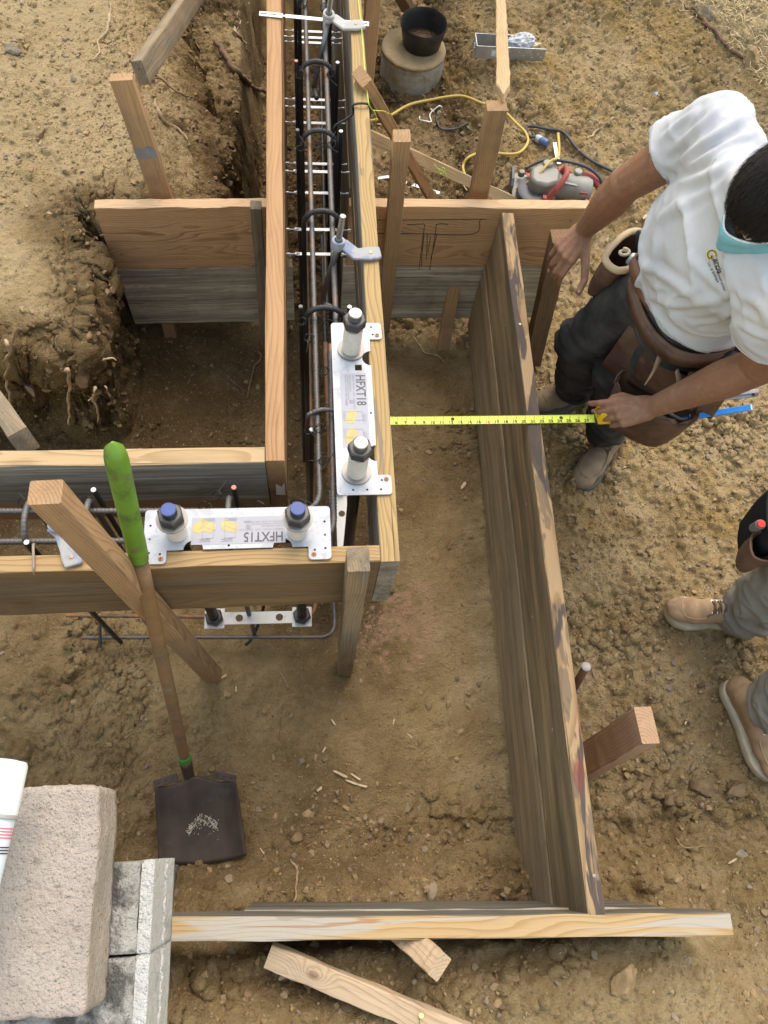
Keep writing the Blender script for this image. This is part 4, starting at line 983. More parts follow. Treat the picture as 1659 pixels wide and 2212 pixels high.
vs = [tpt(28.4*k/NS, -1+2*j/NV) for k in range(NS+1) for j in range(NV+1)]; fs = [(k*(NV+1)+j, (k+1)*(NV+1)+j, (k+1)*(NV+1)+j+1, k*(NV+1)+j+1) for k in range(NS) for j in range(NV)]
bl = g.add(vs, fs).build('blade', M_ty, tape, True); md = bl.modifiers.new('s', 'SOLIDIFY'); md.thickness = .0004; md.offset = -1
G().box(tpt(0, 0)+V(0, 0, -.004), (.004, .024, .014)).build('hook', M_zinc, tape, bevel=.0005)
gk, gr = G(), G()
for i in range(0, 29):
    for q in range(16):
        if i == 28: break
        u = i+q/16.; L = (1.0 if q == 0 else .62 if q == 8 else .42 if q % 4 == 0 else .22)
        for s in ((1,) if q % 8 else (1, -1)):
            e = 1.0*s; f = e-s*L*(.9 if q == 0 else .55); wd = td*(.00035 if q else .00045); up = V(0, 0, .0006)
            # short ticks follow the curved blade
            gk.prism([tpt(u, e)-wd+up, tpt(u, e)+wd+up, tpt(u, f)+wd+up, tpt(u, f)-wd+up], (0, 0, .0001))
gk.build('graduation', M_ink, bl)
for i in range(3, 29):
    o = tpt(i, -.80)+V(0, 0, .0009)
    m = M_tred if i in (16,) else M_ink
    if i == 28: text('numeral', str(i), .0125, M_ink, bl, o-td*.010, td, tn, bold=.0003)
    else: text('numeral', str(i), .0125, m, bl, o-td*.002-td*(.005*len(str(i))), td, tn, bold=.0003)
    if i > 12 and i != 24 : text('foot_numeral', str((i-12) if i < 24 else i-24), .0085, M_tred, bl, tpt(i, .12)+V(0, 0, .0006)-td*.004, td, tn, bold=.0002)
for i in (12, 24):
    c = tpt(i, .38)+V(0, 0, .001); gr.prism([c+td*a*.0055+tn*b*.0055 for a, b in ((0, 1), (1, .3), (.8, .1), (.8, -.8), (-.8, -.8), (-.8, .1), (-1, .3))], (0, 0, .0001))
gr.build('foot_mark', M_ink, bl)
ch = tpt(28.3, 0)+td*.020+V(0, .006, .020); Rc = frame(td, z=(0, .25, 1))
g = G(); prof = [(-.033, -.018), (-.030, .016), (-.020, .026), (.012, .030), (.030, .022), (.034, 0), (.032, -.022), (-.028, -.024)]
g.prism([ch+Rc @ V(a, -.022, b) for a, b in prof], Rc @ V(0, .044, 0)); g.build('case', M_case, tape, bevel=.006)
g = G(); g.box(ch+Rc @ V(.004, .0, .028), (.030, .020, .006), Rc); g.box(ch+Rc @ V(-.008, 0, .031), (.010, .024, .006), Rc); g.build('lock_button', M_rubber, tape, bevel=.002)
G().box(ch+Rc @ V(-.030, 0, -.019), (.008, .040, .010), Rc).build('mouth', M_rubber, tape, bevel=.001)
# ------------------------------------------------------------------ shovel
M_shaft = wood('ash_handle', (.30, .17, .075), (.15, .075, .03), 420, (.01, .01), dirt=.35, grey=.35, gcol=(.24, .20, .15), warp=.01)
M_grn = plain('green_grip', (.125, .245, .022), .5, 0, .15, 12, .08, [((.035, .07, .018), 6, .47, .8), ((.12, .10, .055), 16, .54, .65), ((.16, .28, .07), 30, .60, .5)]); M_grn2 = plain('green_collar', (.07, .26, .05), .45)
M_blade = plain('rusty_blade', (.062, .048, .038), .6, .45, .3, 14, .15, [((.10, .11, .12), 8, .6, .5), ((.12, .065, .03), 6, .62, .5)], .4)
s0 = at(409, 1682, -.845); s1 = V(-.335, .535, .005); s1 = at(307, 1235, .02); s1.y = max(s1.y, .50)
sv = (s1-s0).normalized()
# handle passes in front of the board top and ends above it
top_ = s0+sv*1.235
shov = thing('shovel', 'square shovel with a bright green grip leaning on the front board', 'shovel', s0)
L1 = 1.262; cl_ = s0+sv*.085
def along(a, b, n): return [s0+sv*(a+(b-a)*k/n) for k in range(n+1)]
g = G(); pts = along(.06, L1-.295, 10); g.tube(pts, [.0142+.0022*(k/10) for k in range(11)], 20); sh = g.build('handle', M_shaft, shov, True)
g = G(); pts = along(L1-.30, L1, 20); g.tube(pts, [(.0185 if k == 0 else .0190+.0022*k/20) if k < 18 else (.0200 if k == 18 else .0170 if k == 19 else .0030) for k in range(21)], 24); g.build('grip', M_grn, shov, 'auto')
G().tube(along(.105, .140, 3), [.0165, .0172, .0172, .0168], 20).build('collar', M_grn2, shov, 'auto')
g = G(); pts = along(-.02, .115, 8); g.tube(pts, [.0135, .0145, .015, .0155, .016, .0165, .017, .0175, .0178], 18); g.build('socket', plain('rusty_socket', (.10, .07, .05), .7, .4, .3, 60, .25), shov, True)
bc = [at(337, 1700, -.82), at(512, 1688, -.82), at(534, 1848, -.865), at(344, 1864, -.865)]
g = G(); nu, nv = 28, 22; vs = []
for j in range(nv+1):
    t = j/nv
    for i in range(nu+1):
        s = i/nu; p = (bc[0]*(1-s)+bc[1]*s)*(1-t)+(bc[3]*(1-s)+bc[2]*s)*t; e = abs(2*s-1)
        z = .030*max(0, (e-.55)/.45)**1.5*(1-.5*t) + .016*math.exp(-((2*s-1)/.20)**2)*max(0, 1-t*1.5) + .010*math.sin(PI*t)*-1
        p = p + (bc[0]-bc[3]).normalized()*(.022*math.exp(-((2*s-1)/.42)**2)*(1-t)**2) - (bc[0]-bc[3]).normalized()*(.012*math.sin(PI*s)*t**3)
        vs.append(p+V(0, 0, z-.006*(1-e*e)))
g.add(vs, [(j*(nu+1)+i, j*(nu+1)+i+1, (j+1)*(nu+1)+i+1, (j+1)*(nu+1)+i) for j in range(nv) for i in range(nu)])
bd = g.build('blade', M_blade, shov, True); md = bd.modifiers.new('s', 'SOLIDIFY'); md.thickness = .003
for a, b, nm in ((0, .27, 0), (.70, 1, 1)):
    p, q = bc[0].lerp(bc[1], a), bc[0].lerp(bc[1], b)
    lo, hi = (V(0, .004, .030), V(0, .022, .014)) if nm == 0 else (V(0, .022, .014), V(0, .004, .030))
    p, q = p+lo, q+hi; R = frame(q-p, z=(0, -.3, 1))
    st_ = G().box((p+q)/2, ((q-p).length, .021, .004), R).build('foot_step', plain('rolled_step', (.085, .062, .05), .65, .4, .3, 40, .2), shov, bevel=.0018)
    g = G()
    for k in (.2, .5, .8): g.lathe([(.0028, 0), (.0028, .0006), (.0004, .0008)], p.lerp(q, k)+R @ V(0, 0, .002), R @ V(0, 0, 1), 8)
    g.build('rivet_hole', M_blk, st_)
# chalky scrape on the blade
def onblade(s, t): 
    i, j = min(nu-1, int(s*nu)), min(nv-1, int(t*nv)); a_, b_ = s*nu-i, t*nv-j; k = j*(nu+1)+i
    return vs[k].lerp(vs[k+1], a_).lerp(vs[k+nu+1].lerp(vs[k+nu+2], a_), b_)+V(0, 0, .0026)
g = G(); rr = random.Random(3)
for k in range(46):
    s_ = .34+.36*k/46+rr.uniform(-.02, .02); t0 = .56-.10*math.sin(PI*(s_-.34)/.36)+rr.uniform(-.04, .05); L = rr.uniform(.02, .11); w = rr.uniform(.006, .02)
    P = [onblade(s_+w*math.sin(q*1.3+k), t0+L*q/6) for q in range(7)]; g.tube(P, [rr.uniform(.0004, .0013) for _ in P], 5)
for k in range(60):
    c = onblade(rr.uniform(.33, .71), rr.gauss(.58, .06)); g.tube([c, c+V(rr.uniform(-.002, .002), rr.uniform(-.004, .004), 0)], rr.uniform(.0004, .0010), 5)
g.build('cement_scrape', plain('dry_cement', (.44, .42, .33), .9, 0, .2, 200), bd)
# ------------------------------------------------------------------ block wall under the camera
def blockmat(name, c, c2, spots):
    N = NT(name); co = N.vm('ADD', N.coord(), randvec(N)); n = N.noise(co, 14, 6, .7); f = N.noise(co, 160, 4, .7); v = N.voro(co, 210)
    col = N.mix(N.rng(n, .35, .65), c, c2); col = N.mix(N.rng(f, .55, .75, 0, .5), col, tuple(a*.5 for a in c)); col = N.mix(N.rng(v, .16, .05, 0, .3), col, tuple(a*.45 for a in c))
    for (s_, scale, th, am) in spots: col = N.mix(N.rng(N.noise(co, scale, 5, .7), th, th+.08, 0, am), col, s_)
    h = N.math('ADD', N.math('MULTIPLY', f, 1.6), N.math('MULTIPLY', N.rng(v, 0, .4), .5)); h = N.math('ADD', h, N.math('MULTIPLY', N.noise(co, 60, 5, .7), 1.5)); return N.fin(col, .95, 0, N.bump(h, .9, .006), .1)
M_pav = blockmat('pinkish_block', (.40, .335, .28), (.50, .425, .36), [((.52, .46, .40), 70, .62, .7), ((.20, .155, .125), 45, .60, .6), ((.44, .34, .17), 5, .72, .3)])
M_cmu = blockmat('grey_block', (.34, .325, .29), (.50, .485, .44), [((.07, .065, .055), 8, .47, .85), ((.5, .5, .48), 16, .64, .6)])
M_ren = blockmat('pale_render', (.56, .55, .515), (.64, .63, .595), [((.28, .27, .245), 7, .54, .6), ((.56, .58, .6), 12, .66, .5)])
def rough_block(name, poly, z0, z1, mat, amp, label=None, cat=None, parent=None, inset=0, dz=.012, shape=None):
    """lump of concrete from a plan outline, with worn arrises and an uneven face"""
    g = G(); c = sum(poly, V(0, 0, 0))/len(poly); n = len(poly); pl = []
    for i in range(n):
        a, b = poly[i], poly[(i+1) % n]; k = max(1, int((b-a).length/.006))
        pl += [a.lerp(b, j/k) for j in range(k)]
    def pt(p, z, s, k):
        q = c+(p-c)*s; nn = mnoise.noise(V(q.x*60, q.y*60, z*60))*.6+mnoise.noise(V(q.x*160, q.y*160, z*160))*.5+mnoise.noise(V(q.x*18, q.y*18, z*18))*1.0
        d = (p-c); d.z = 0; d = d.normalized(); zz = z+(nn*amp*.5 if k else 0)
        r = V(q.x, q.y, 0)+d*nn*amp; return V(r.x, r.y, zz)
    rings = []; m = max(2, int((z1-z0)/.008))
    for j in range(m+1): rings.append([pt(p, z0+(z1-z0-.005)*j/m, 1-inset*(j/m), 0) for p in pl])
    rings.append([pt(p, z1-.001, (1-inset)*.992, 1) for p in pl]); kk_ = 26
    for j in range(1, kk_): rings.append([pt(p, z1, (1-inset)*.985*(1-j/kk_), 1) for p in pl])
    g.loft(rings); o = g.build(name, mat, parent, True, loc=None if parent else c)
    if label: tag(o, label, cat)
    return o
zp = .50
pav = [at(-160, 1705, zp), at(0, 1699, zp), at(120, 1692, zp), at(200, 1694, zp), at(213, 1701, zp), at(216, 1800, zp), at(187, 2185, zp), at(177, 2201, zp), at(0, 2214, zp), at(-160, 2230, zp)]
rough_block('capstone', pav, zp-.085, zp, M_pav, .0036, 'rough pinkish wall block on top of the wall at the lower left', 'wall block', inset=.02)
zc = .41
cm = [at(60, 1858, zc), at(252, 1850, zc), at(303, 1854, zc), at(300, 2050, zc), at(60, 2050, zc)]
def cmu(name, y0, y1, label):
    """grey block with a pale smooth outer face and a raised seam"""
    root = thing(name, label, 'wall block', V(-.2, (y0+y1)/2, .32))
    a = at(303, 1860, zc); x1 = a.x; x0 = -.60
    b = rough_block('core', [V(x0, y0+.001, 0), V(x1, y0+.001, 0), V(x1, y1-.001, 0), V(x0, y1-.001, 0)], .25, zc, M_cmu, .0016, parent=root, inset=.0)
    pa_ = [V(x1+.0006, y0, 0), V(x1+.017, y0, 0), V(x1+.017, y1, 0), V(x1+.0006, y1, 0)]
    rough_block('pale_face', pa_, .25, zc-.006, M_ren, .0011, parent=root)
    g = G(); g.tube([V(x1+.0175+.001*math.sin(k*2.1), y0+.002+(y1-y0-.004)*k/24, .325+.003*math.sin(k*1.3)) for k in range(25)], [.0028+.0008*math.sin(k*3.7) for k in range(25)], 6); g.build('seam', M_ren, root, True)
    return root
yT = at(300, 1858, zc).y
cmu('concrete_block', yT-.105, yT, 'grey concrete block with a pale side under the far end of the pinkish block')
cmu('concrete_block', yT-.26, yT-.106, 'grey concrete block with a pale side, second from the far end')
g = G(); g.box((-.655, yT-.23, -.377), (.56, .42, 1.251)); wl = g.build('retaining_wall', M_cmu, None, bevel=.004, loc=(-.655, yT-.23, -.4)); tag(wl, 'lower courses of the block wall carrying the pinkish block', 'wall')
# bottle
M_pl = plain('white_plastic', (.78, .82, .84), .3, 0, .03, 5); M_band = plain('grey_band', (.33, .32, .30), .5); M_pr = plain('red_print', (.62, .12, .16), .5)
ba, bb = at(10, 1640, .585), at(-68, 1960, .585); bt = thing('plastic_tube', 'white plastic tube with a grey ring lying on the pinkish block', 'bottle', ba); bx = (bb-ba).normalized(); BL = (bb-ba).length
k = BL
prof = [(.012, 0), (.0235, .002), (.0255, .006), (.0262, .30*k), (.0262, .40*k)]
G().lathe(prof, ba, bx, 32).build('cap', M_pl, bt, 'auto')
G().lathe([(.0272, .385*k), (.0282, .39*k), (.0282, .412*k), (.0272, .417*k)], ba, bx, 32).build('ring', M_band, bt, 'auto')
G().lathe([(.0248, .40*k), (.0250, .42*k), (.0245, 1.3*k)], ba, bx, 32).build('body', plain('white_tube', (.66, .73, .80), .4, 0, .03, 5), bt, 'auto')
def band(name, mat, a0, a1, h0, h1, r, g=None):
    u = bx.orthogonal().normalized(); u = (V(1, 0, 0)-bx*bx.x).normalized(); w = bx.cross(u); own = g is None; g = g or G()
    pts = [ba+bx*h+(u*math.cos(a)+w*math.sin(a))*r for h in (h0, h1) for a in [a0+(a1-a0)*k_/8 for k_ in range(9)]]
    g.add(pts, [(i, i+1, i+10, i+9) for i in range(8)]); 
    if own: g.build(name, mat, bt)
    return g
gr_ = G(); gb_ = G()
for i in range(4): band('', None, -.5, 1.35, (.475+.021*i)*k, (.483+.021*i)*k, .0256, gr_)
for i in range(3): band('', None, -.1, 1.35, (.60+.020*i)*k, (.608+.020*i)*k, .0256, gb_)
gr_.build('red_print', M_pr, bt); gb_.build('black_print', M_ink, bt)
# ------------------------------------------------------------------ pier, bucket, bracket
pc = at(893, 114, -.79); gzp = gz(pc.x, pc.y)
pier = thing('concrete_pier', 'round concrete pier stub with a rough sandy top under the bucket', 'pier', V(pc.x, pc.y, gzp-.03))
R0 = .140; rings = []
for z, r in ((gzp-.05, R0*1.01), (-.86, R0), (-.80, R0*.995), (-.775, R0*.985)): rings.append([V(pc.x+r*math.cos(a), pc.y+r*math.sin(a), z) for a in [2*PI*k/64 for k in range(64)]])
G().loft(rings).build('shaft', blockmat('pier_concrete', (.36, .32, .26), (.46, .43, .37), [((.28, .20, .11), 5, .5, .8)]), pier, 'auto')
rings = []
for j in range(14):
    f = [1.0, 1.015, 1.0][j] if j < 3 else 1-.085*(j-2)
    z = [-.779, -.771, -.764][j] if j < 3 else -.762
    rings.append([V(pc.x+R0*f*(1+.012*mnoise.noise(V(k*.5, j*.1, 1)))*math.cos(2*PI*k/64), pc.y+R0*f*(1+.012*mnoise.noise(V(k*.5, j*.1, 1)))*math.sin(2*PI*k/64), z+.003*mnoise.noise(V(k*.3, j*.5, 3))) for k in range(64)])
G().loft(rings).build('rough_top', blockmat('sandy_top', (.34, .25, .14), (.42, .32, .19), []), pier, True)
kc = at(910, 96, -.762); bk_ = thing('bucket', 'black rubber bucket with a little mud in it standing on the pier', 'bucket', kc)
Mb = plain('black_bucket', (.022, .022, .022), .5, 0, .3, 8, .1, [((.12, .09, .06), 6, .56, .4)])
hb_ = .098; r0, r1 = .082, .100
G().lathe([(r0*.96, 0), (r0, .003), (r1*.985, hb_*.86), (r1*1.005, hb_*.87), (r1*1.01, hb_), (r1*1.0, hb_+.004), (r1*.975, hb_), (r1*.95, hb_*.8), (r0*.95, .012), (.001, .011)], kc, (0, 0, 1), 56).build('pail', Mb, bk_, 'auto')
G().lathe([(r0*1.0, .022), (r0*.7, .021), (.001, .017)], kc, (0, 0, 1), 40).build('mud', plain('mud', (.20, .135, .08), .8, 0, .3, 20, .4), bk_, True)
for i, (a, l) in enumerate(((.5, .05), (-.3, .06), (2.2, .045))):
    c = kc+V(-.03+.028*i, -.03+.01*i, .026); d = V(math.cos(a), math.sin(a), 0); tag(G().box(c, (l, .006, .002), frame(d)).build('metal_strip', M_zinc, None, loc=c), 'little metal strip lying in the black bucket', 'scrap', 'metal scraps in the bucket')
# bracket
M_gal2 = plain('dull_galvanised', (.42, .44, .46), .45, .7, .2, 20, .1)
b0, b1, b2 = at(1018, 158, -.87), at(1166, 156, -.85), at(1006, 122, -.87); bx_ = V(b1.x-b0.x, b1.y-b0.y, .0); Lb = bx_.length; bx_ = bx_.normalized(); by_ = V(-bx_.y, bx_.x, 0); wb = .083; gb0 = max(gz(b0.x, b0.y), gz(b1.x, b1.y), gz((b0.x+b1.x)/2, (b0.y+b1.y)/2))+.006; hb2 = .058
br = thing('post_bracket', 'U shaped galvanised post bracket lying in the dirt behind the pale lath', 'bracket', V(b0.x, b0.y, gb0))
R = Matrix((bx_, by_, V(0, 0, 1))).transposed(); O = V(b0.x, b0.y, gb0)
q = lambda u, v, z: O+R @ V(u, v, z)
g = G(); g.box(q(Lb/2, 0, hb2/2), (Lb, .004, hb2), R); g.box(q(.5*Lb*.78, wb, hb2/2), (Lb*.78, .004, hb2), R); g.box(q(.002, wb/2, hb2/2), (.004, wb-.004, hb2), R)
g.box(q(Lb*.40, 0-.004, hb2*.52), (.05, .004, hb2*1.0), R); g.build('channel', M_gal2, br, bevel=.001)
g = G()
for u, z in ((.62, .7), (.70, .4), (.78, .75), (.80, .55), (.82, .3), (.90, .6), (.95, .35)): g.lathe([(.0028, 0), (.0028, .0005), (.0003, .0006)], q(Lb*u, -.0022, hb2*z), R @ V(0, -1, 0), 8)
g.build('nail_hole', plain('hole_light', (.7, .7, .68), .6), br)
G().tube([q(-.0005, wb*.5+.011*math.cos(t), hb2*.5+.011*math.sin(t)) for t in [2*PI*k_/16 for k_ in range(16)]], .0016, 6, closed=True).build('bolt_hole', M_whiteend, br, True)
G().box(q(Lb*.28, -.0025, hb2*.5), (.035, .0006, .03), R).build('sticker', plain('sticker', (.55, .66, .70), .6, 0, .3, 90), br)
f, fi = ico(4); fv = f*np.array([.065, .036, .030])*(1+.35*fbm(f[:, 0], f[:, 1], 3.1, 4, 301, f[:, 2])+.25*np.abs(fbm(f[:, 0], f[:, 1], 7, 2, 302, f[:, 2])))[:, None]
bag = npmesh('plastic_bag', fv, fi, plain('clear_plastic', (.42, .44, .46), .25, 0, .1, 40, .0), False); bag.location = q(Lb*.66, wb*.7, hb2*.75); bag.rotation_euler = (0, 0, .3); tag(bag, 'crumpled clear plastic bag stuffed in the galvanised bracket', 'plastic bag')
# ------------------------------------------------------------------ saw and cords
sa, sb_ = at(1094, 424, -.86), at(1290, 452, -.86); sx = V(sb_.x-sa.x, sb_.y-sa.y, 0).normalized(); gs0 = gz((sa.x+sb_.x)/2, (sa.y+sb_.y)/2)+.005
# the saw lies on its side, nose to the left
so_ = V(sa.x, sa.y, gs0); sy = V(-sx.y, sx.x, 0); RS_ = Matrix((sx, sy, V(0, 0, 1))).transposed()
saw = thing('circular_saw', 'worm drive circular saw with red handles behind the end of the pen sketched board', 'circular saw', so_)
q = lambda u, v, z: so_+RS_ @ V(u, v, z)*.86
M_mag = plain('cast_magnesium', (.27, .265, .235), .6, .3, .2, 20, .12, [((.20, .17, .13), 10, .58, .6)]); M_dk = plain('dark_guard', (.10, .105, .11), .5, .4, .25, 20); M_rd = plain('faded_red', (.33, .065, .055), .55, 0, .2, 25, .08); M_rd2 = plain('bright_red', (.6, .05, .04), .5)
g = G(); g.prism([q(u, v, .004) for u, v in ((0, .075), (.03, .098), (.34, .085), (.35, -.07), (.05, -.10), (.02, -.07))], (0, 0, .004)); g.build('shoe', M_mag, saw, bevel=.001)
g = G(); g.prism([q(.0+.012*a, v, z) for a, v, z in ((0, .09, 0), (0, .09, .055), (0, .0, .065), (0, -.03, .045), (0, -.03, 0))], RS_ @ V(.012, 0, 0)); g.build('nose_plate', M_dk, saw, bevel=.002)
g = G(); g.lathe([(.075, 0), (.081, .006), (.081, .036), (.072, .042), (.03, .043)], q(.125, -.045, .012), (0, 0, 1), 40); g.build('blade_guard', M_dk, saw, 'auto')
g = G(); g.prism([q(u, v, .05) for u, v in ((.075, -.045), (.10, -.075), (.16, -.075), (.215, -.045), (.22, .03), (.175, .062), (.115, .055), (.08, .02))], RS_ @ V(.0, .0, .062)); g.build('gear_case', M_mag, saw, True, bevel=.012)
g = G(); g.lathe([(.044, 0), (.048, .008), (.047, .08), (.050, .085), (.050, .125), (.042, .145), (.030, .15)], q(.205, -.005, .062), RS_ @ V(1, -.08, .05), 28); g.box(q(.26, -.01, .105), (.11, .06, .016), RS_ @ Matrix.Rotation(-.08, 3, 'Z')); g.build('motor', M_mag, saw, 'auto')
for (u, v, z, r, h) in ((.155, .055, .105, .022, .022), (.05, .065, .03, .014, .02), (.30, .035, .115, .017, .012), (.12, .02, .11, .012, .010)): G().lathe([(r, 0), (r*1.02, h*.7), (r*.8, h), (.001, h)], q(u, v, z), (0, 0, 1), 20).build('round_cap', M_mag, saw, 'auto')
g = G(); g.tube(spline([q(.225, .03, .115), q(.235, .01, .15), q(.232, -.04, .155), q(.20, -.09, .12), q(.175, -.105, .075)], 6), .0115, 12); g.box(q(.222, .035, .112), (.03, .022, .02), RS_); g.box(q(.17, -.105, .062), (.04, .02, .03), RS_); g.build('front_handle', M_rd, saw, 'auto')
g = G(); g.tube(spline([q(.325, .05, .09), q(.38, .045, .085), q(.425, -.005, .075), q(.435, -.06, .06), q(.40, -.10, .055), q(.345, -.085, .06)], 6), [.017]*31, 12); g.box(q(.335, .0, .07), (.03, .12, .05), RS_); g.build('rear_handle', M_rd, saw, 'auto')
G().prism([q(u, v, .07) for u, v in ((.06, .04), (.10, .02), (.115, -.0), (.085, .0))], (0, 0, .003)).build('red_lever', M_rd2, saw)
def cordline(pts, lift):
    P = spline([gat(x, y, lift) for x, y in pts], 10); z = [max(p.z, gz(p.x, p.y)+lift) for p in P]; n = len(z)
    z = [max(z[max(0, i-3):i+4]) for i in range(n)]
    for _ in range(4): z = [sum(z[max(0, i-2):i+3])/len(z[max(0, i-2):i+3]) for i in range(n)]
    return [V(p.x, p.y, a) for p, a in zip(P, z)]
M_cy = plain('yellow_cord', (.56, .40, .10), .45, 0, .1, 10); M_cb = plain('black_cord', (.05, .055, .06), .5)
cy = cordline(((795, 272), (830, 262), (880, 240), (940, 220), (990, 215), (1040, 226), (1090, 252), (1125, 285), (1138, 312), (1122, 334), (1080, 341), (1040, 340), (1008, 350), (998, 370), (1004, 393), (1022, 412)), .008)
g = G(); g.tube(cy, .0058, 10); c2 = [gat(1062, 436, .01), gat(1100, 424, .02), q(.10, -.02, .10), q(.155, .04, .145), q(.20, .10, .14), gat(1197, 314, .06)]
g.tube(spline(c2, 8), .0058, 10); tag(g.build('extension_cord', M_cy, None, True, loc=cy[0]), 'yellow extension cord looping over the dirt to the saw', 'extension cord')
cb = cordline(((1330, 378), (1300, 366), (1270, 350), (1240, 322), (1205, 298), (1170, 282), (1140, 281), (1134, 288), (1140, 298), (1155, 305)), .008)
g = G(); g.tube(cb, .0062, 10); g.tube(spline([q(.06, .06, .075), q(.14, .10, .10), q(.24, .085, .125), q(.34, .06, .13), q(.41, .02, .11), q(.435, -.03, .08)], 8), .0062, 10)
tag(g.build('power_cord', M_cb, None, True, loc=cb[0]), 'black power cord of the saw looping behind its body', 'power cord')
pg, ph = gat(1156, 304, .016), gat(1182, 318, .016); cn = thing('plug_connector', 'clear blue plug connector at the end of the black power cord', 'plug', pg)
G().lathe([(.008, 0), (.016, .006), (.017, .030), (.015, .034)], pg, ph-pg, 16).build('clear_end', plain('clear_grip', (.5, .54, .58), .2, 0), cn, 'auto'); G().lathe([(.0155, .034), (.017, .04), (.016, .068), (.010, .075)], pg, ph-pg, 16).build('blue_end', plain('blue_grip', (.10, .16, .33), .3), cn, 'auto')
wr = cordline(((1010, 268), (985, 283), (955, 282), (945, 272), (942, 262), (950, 256)), .006); tag(G().tube(wr, .0045, 8).build('black_cable', M_cb, None, True, loc=wr[0]), 'short curl of black cable half buried inside the yellow cord loop', 'cable')
wr = cordline(((946, 286), (947, 288), (935, 278), (930, 268), (926, 256), (923, 262)), .006)
w2 = cordline(((906, 254), (908, 265), (930, 268), (928, 252), (945, 236), (953, 240)), .005); tag(G().tube(w2, .0028, 6).build('bent_wire', M_zinc, None, True, loc=w2[0]), 'bent piece of grey wire inside the yellow cord loop', 'wire')
w3 = cordline(((826, 224), (850, 224), (864, 220), (877, 228)), .005); tag(G().tube(w3, .0026, 6).build('bent_wire', M_tie, None, True, loc=w3[0]), 'thin dark wire hook on the dirt below the pier', 'wire')
def strap(pts, w, label, lift=.006):
    P = [gat(x, y, lift) for x, y in pts]; root = thing('strap_scrap', label, 'metal strap', P[0])
    for a, b in zip(P, P[1:]): G().box((a+b)/2, ((b-a).length, w, .0025), frame(b-a)).build('flat_bar', M_zinc, root, bevel=.0006)
    a, b = P[-2], P[-1]; G().box(a.lerp(b, .8)+V(0, 0, .0016), (.02, .004, .0006), frame(b-a)).build('slot', M_ink, root)
strap(((816, 388), (838, 384), (949, 420)), .016, 'white slotted metal strap lying on the dirt behind the pen sketched board')
strap(((1205, 360), (1199, 335), (1196, 314)), .016, 'short white slotted strap standing behind the saw', .015)
# string line
sp = [at(770, -30, .02), at(781, 60, .012), at(789, 165, .008), at(797, 226, .012)]; g = G(); g.tube(spline(sp, 4), .0013, 5)
M_str = plain('lime_string', (.50, .70, .10), .6)
g.tube(spline([at(797, 226, .012), at(806, 238, -.02), at(828, 240, -.06), at(841, 246, -.1)], 4), .0013, 5); g.tube(spline([at(806, 238, -.02), at(812, 250, -.05), at(811, 268, -.15), at(803, 276, -.2)], 4), .0012, 5)
tag(g.build('string_line', M_str, None, True, loc=sp[1]), 'lime green string line along the yellow topped trench board', 'string')
g = G(); kp = [at(938, 355, -.50), at(946, 364, -.52), at(955, 368, -.52), at(963, 376, -.55), at(966, 386, -.6)]; g.tube(spline(kp, 5), .0016, 5); g.tube(spline([at(950, 372, -.52), at(957, 362, -.5), at(962, 371, -.52), at(952, 376, -.54), at(948, 366, -.52)], 5), .0016, 5)
tag(g.build('string_knot', M_str, None, True, loc=kp[0]), 'lime green string knotted round the grooved lath', 'string')
# ------------------------------------------------------------------ roots, chips, stones
M_root = plain('pale_root', (.40, .29, .17), .85, 0, .25, 40, .3, [((.20, .12, .07), 18, .52, .8)]); M_root2 = plain('dark_root', (.18, .11, .065), .9, 0, .3, 40, .3)
def root_(pts, r, label, mat=None, hang=False, seed=0, taper=.4):
    P = spline(pts, 7); rr = random.Random(seed+len(label)); P = [p+V(mnoise.noise(p*31+V(seed, 0, 0)), mnoise.noise(p*31+V(0, seed, 9)), .5*mnoise.noise(p*27+V(5, seed, 3)))*r*1.3 for p in P]; n = len(P)
    g = G(); g.tube(P, [max(.0008, r*min(1, .4+i/9)*(1-(1-taper)*i/n)*(1+.22*mnoise.noise(P[i]*70))) for i in range(n)], 8); o = g.build('root', mat or M_root, None, True, loc=P[0]); return tag(o, label, 'root')
BY = 1.24
def hangp(pts, y0):
    P = [atY(x, y, y0-.004*i) for i, (x, y) in enumerate(pts)]; return [atY(*pts[0], y0+.09)]+P
root_(hangp(((14, 740), (18, 765), (14, 800), (12, 830), (20, 860), (30, 893)), 1.25), .0058, 'long pale root with a grey middle hanging at the left picture edge', seed=1)
root_(hangp(((146, 800), (150, 815), (149, 850), (145, 880), (150, 900), (146, 916)), 1.235), .0062, 'thick pale root with a reddish top hanging from the bank by the green grip', seed=2)
root_(hangp(((205, 838), (200, 855), (207, 875), (210, 890), (211, 912)), 1.245), .0050, 'knobbly root hanging nearest the green shovel grip', seed=3)
root_(hangp(((200, 855), (196, 862), (191, 866)), 1.25), .0036, 'short side root beside the knobbly root', seed=4)
root_(hangp(((226, 776), (242, 774), (252, 780)), 1.33), .004, 'curled pale root sticking from the corner of the bank', seed=5)
root_(hangp(((228, 835), (234, 848), (238, 858)), 1.27), .003, 'small pale root tip right of the knobbly root', seed=6)
root_([gat(x, y, .006) for x, y in ((238, 16), (236, 45), (230, 75), (212, 92), (215, 118), (202, 132))], .006, 'bent pale root lying on the gravel at the upper left', seed=7)
root_([gat(x, y, .012) for x, y in ((466, 90), (485, 120), (500, 150), (522, 170), (545, 190), (575, 204))], .014, 'thick dark root crossing the slope towards the trench', M_root2, seed=8, taper=.7)
root_([gat(x, y, .008) for x, y in ((334, 218), (345, 250), (362, 272), (385, 285), (405, 306))], .007, 'splintered root on the slope right of the reddish stake', seed=9)
root_([gat(x, y, .01) for x, y in ((505, 62), (512, 78), (525, 92), (530, 98))], .008, 'torn pale root end near the top of the trench slope', seed=10)
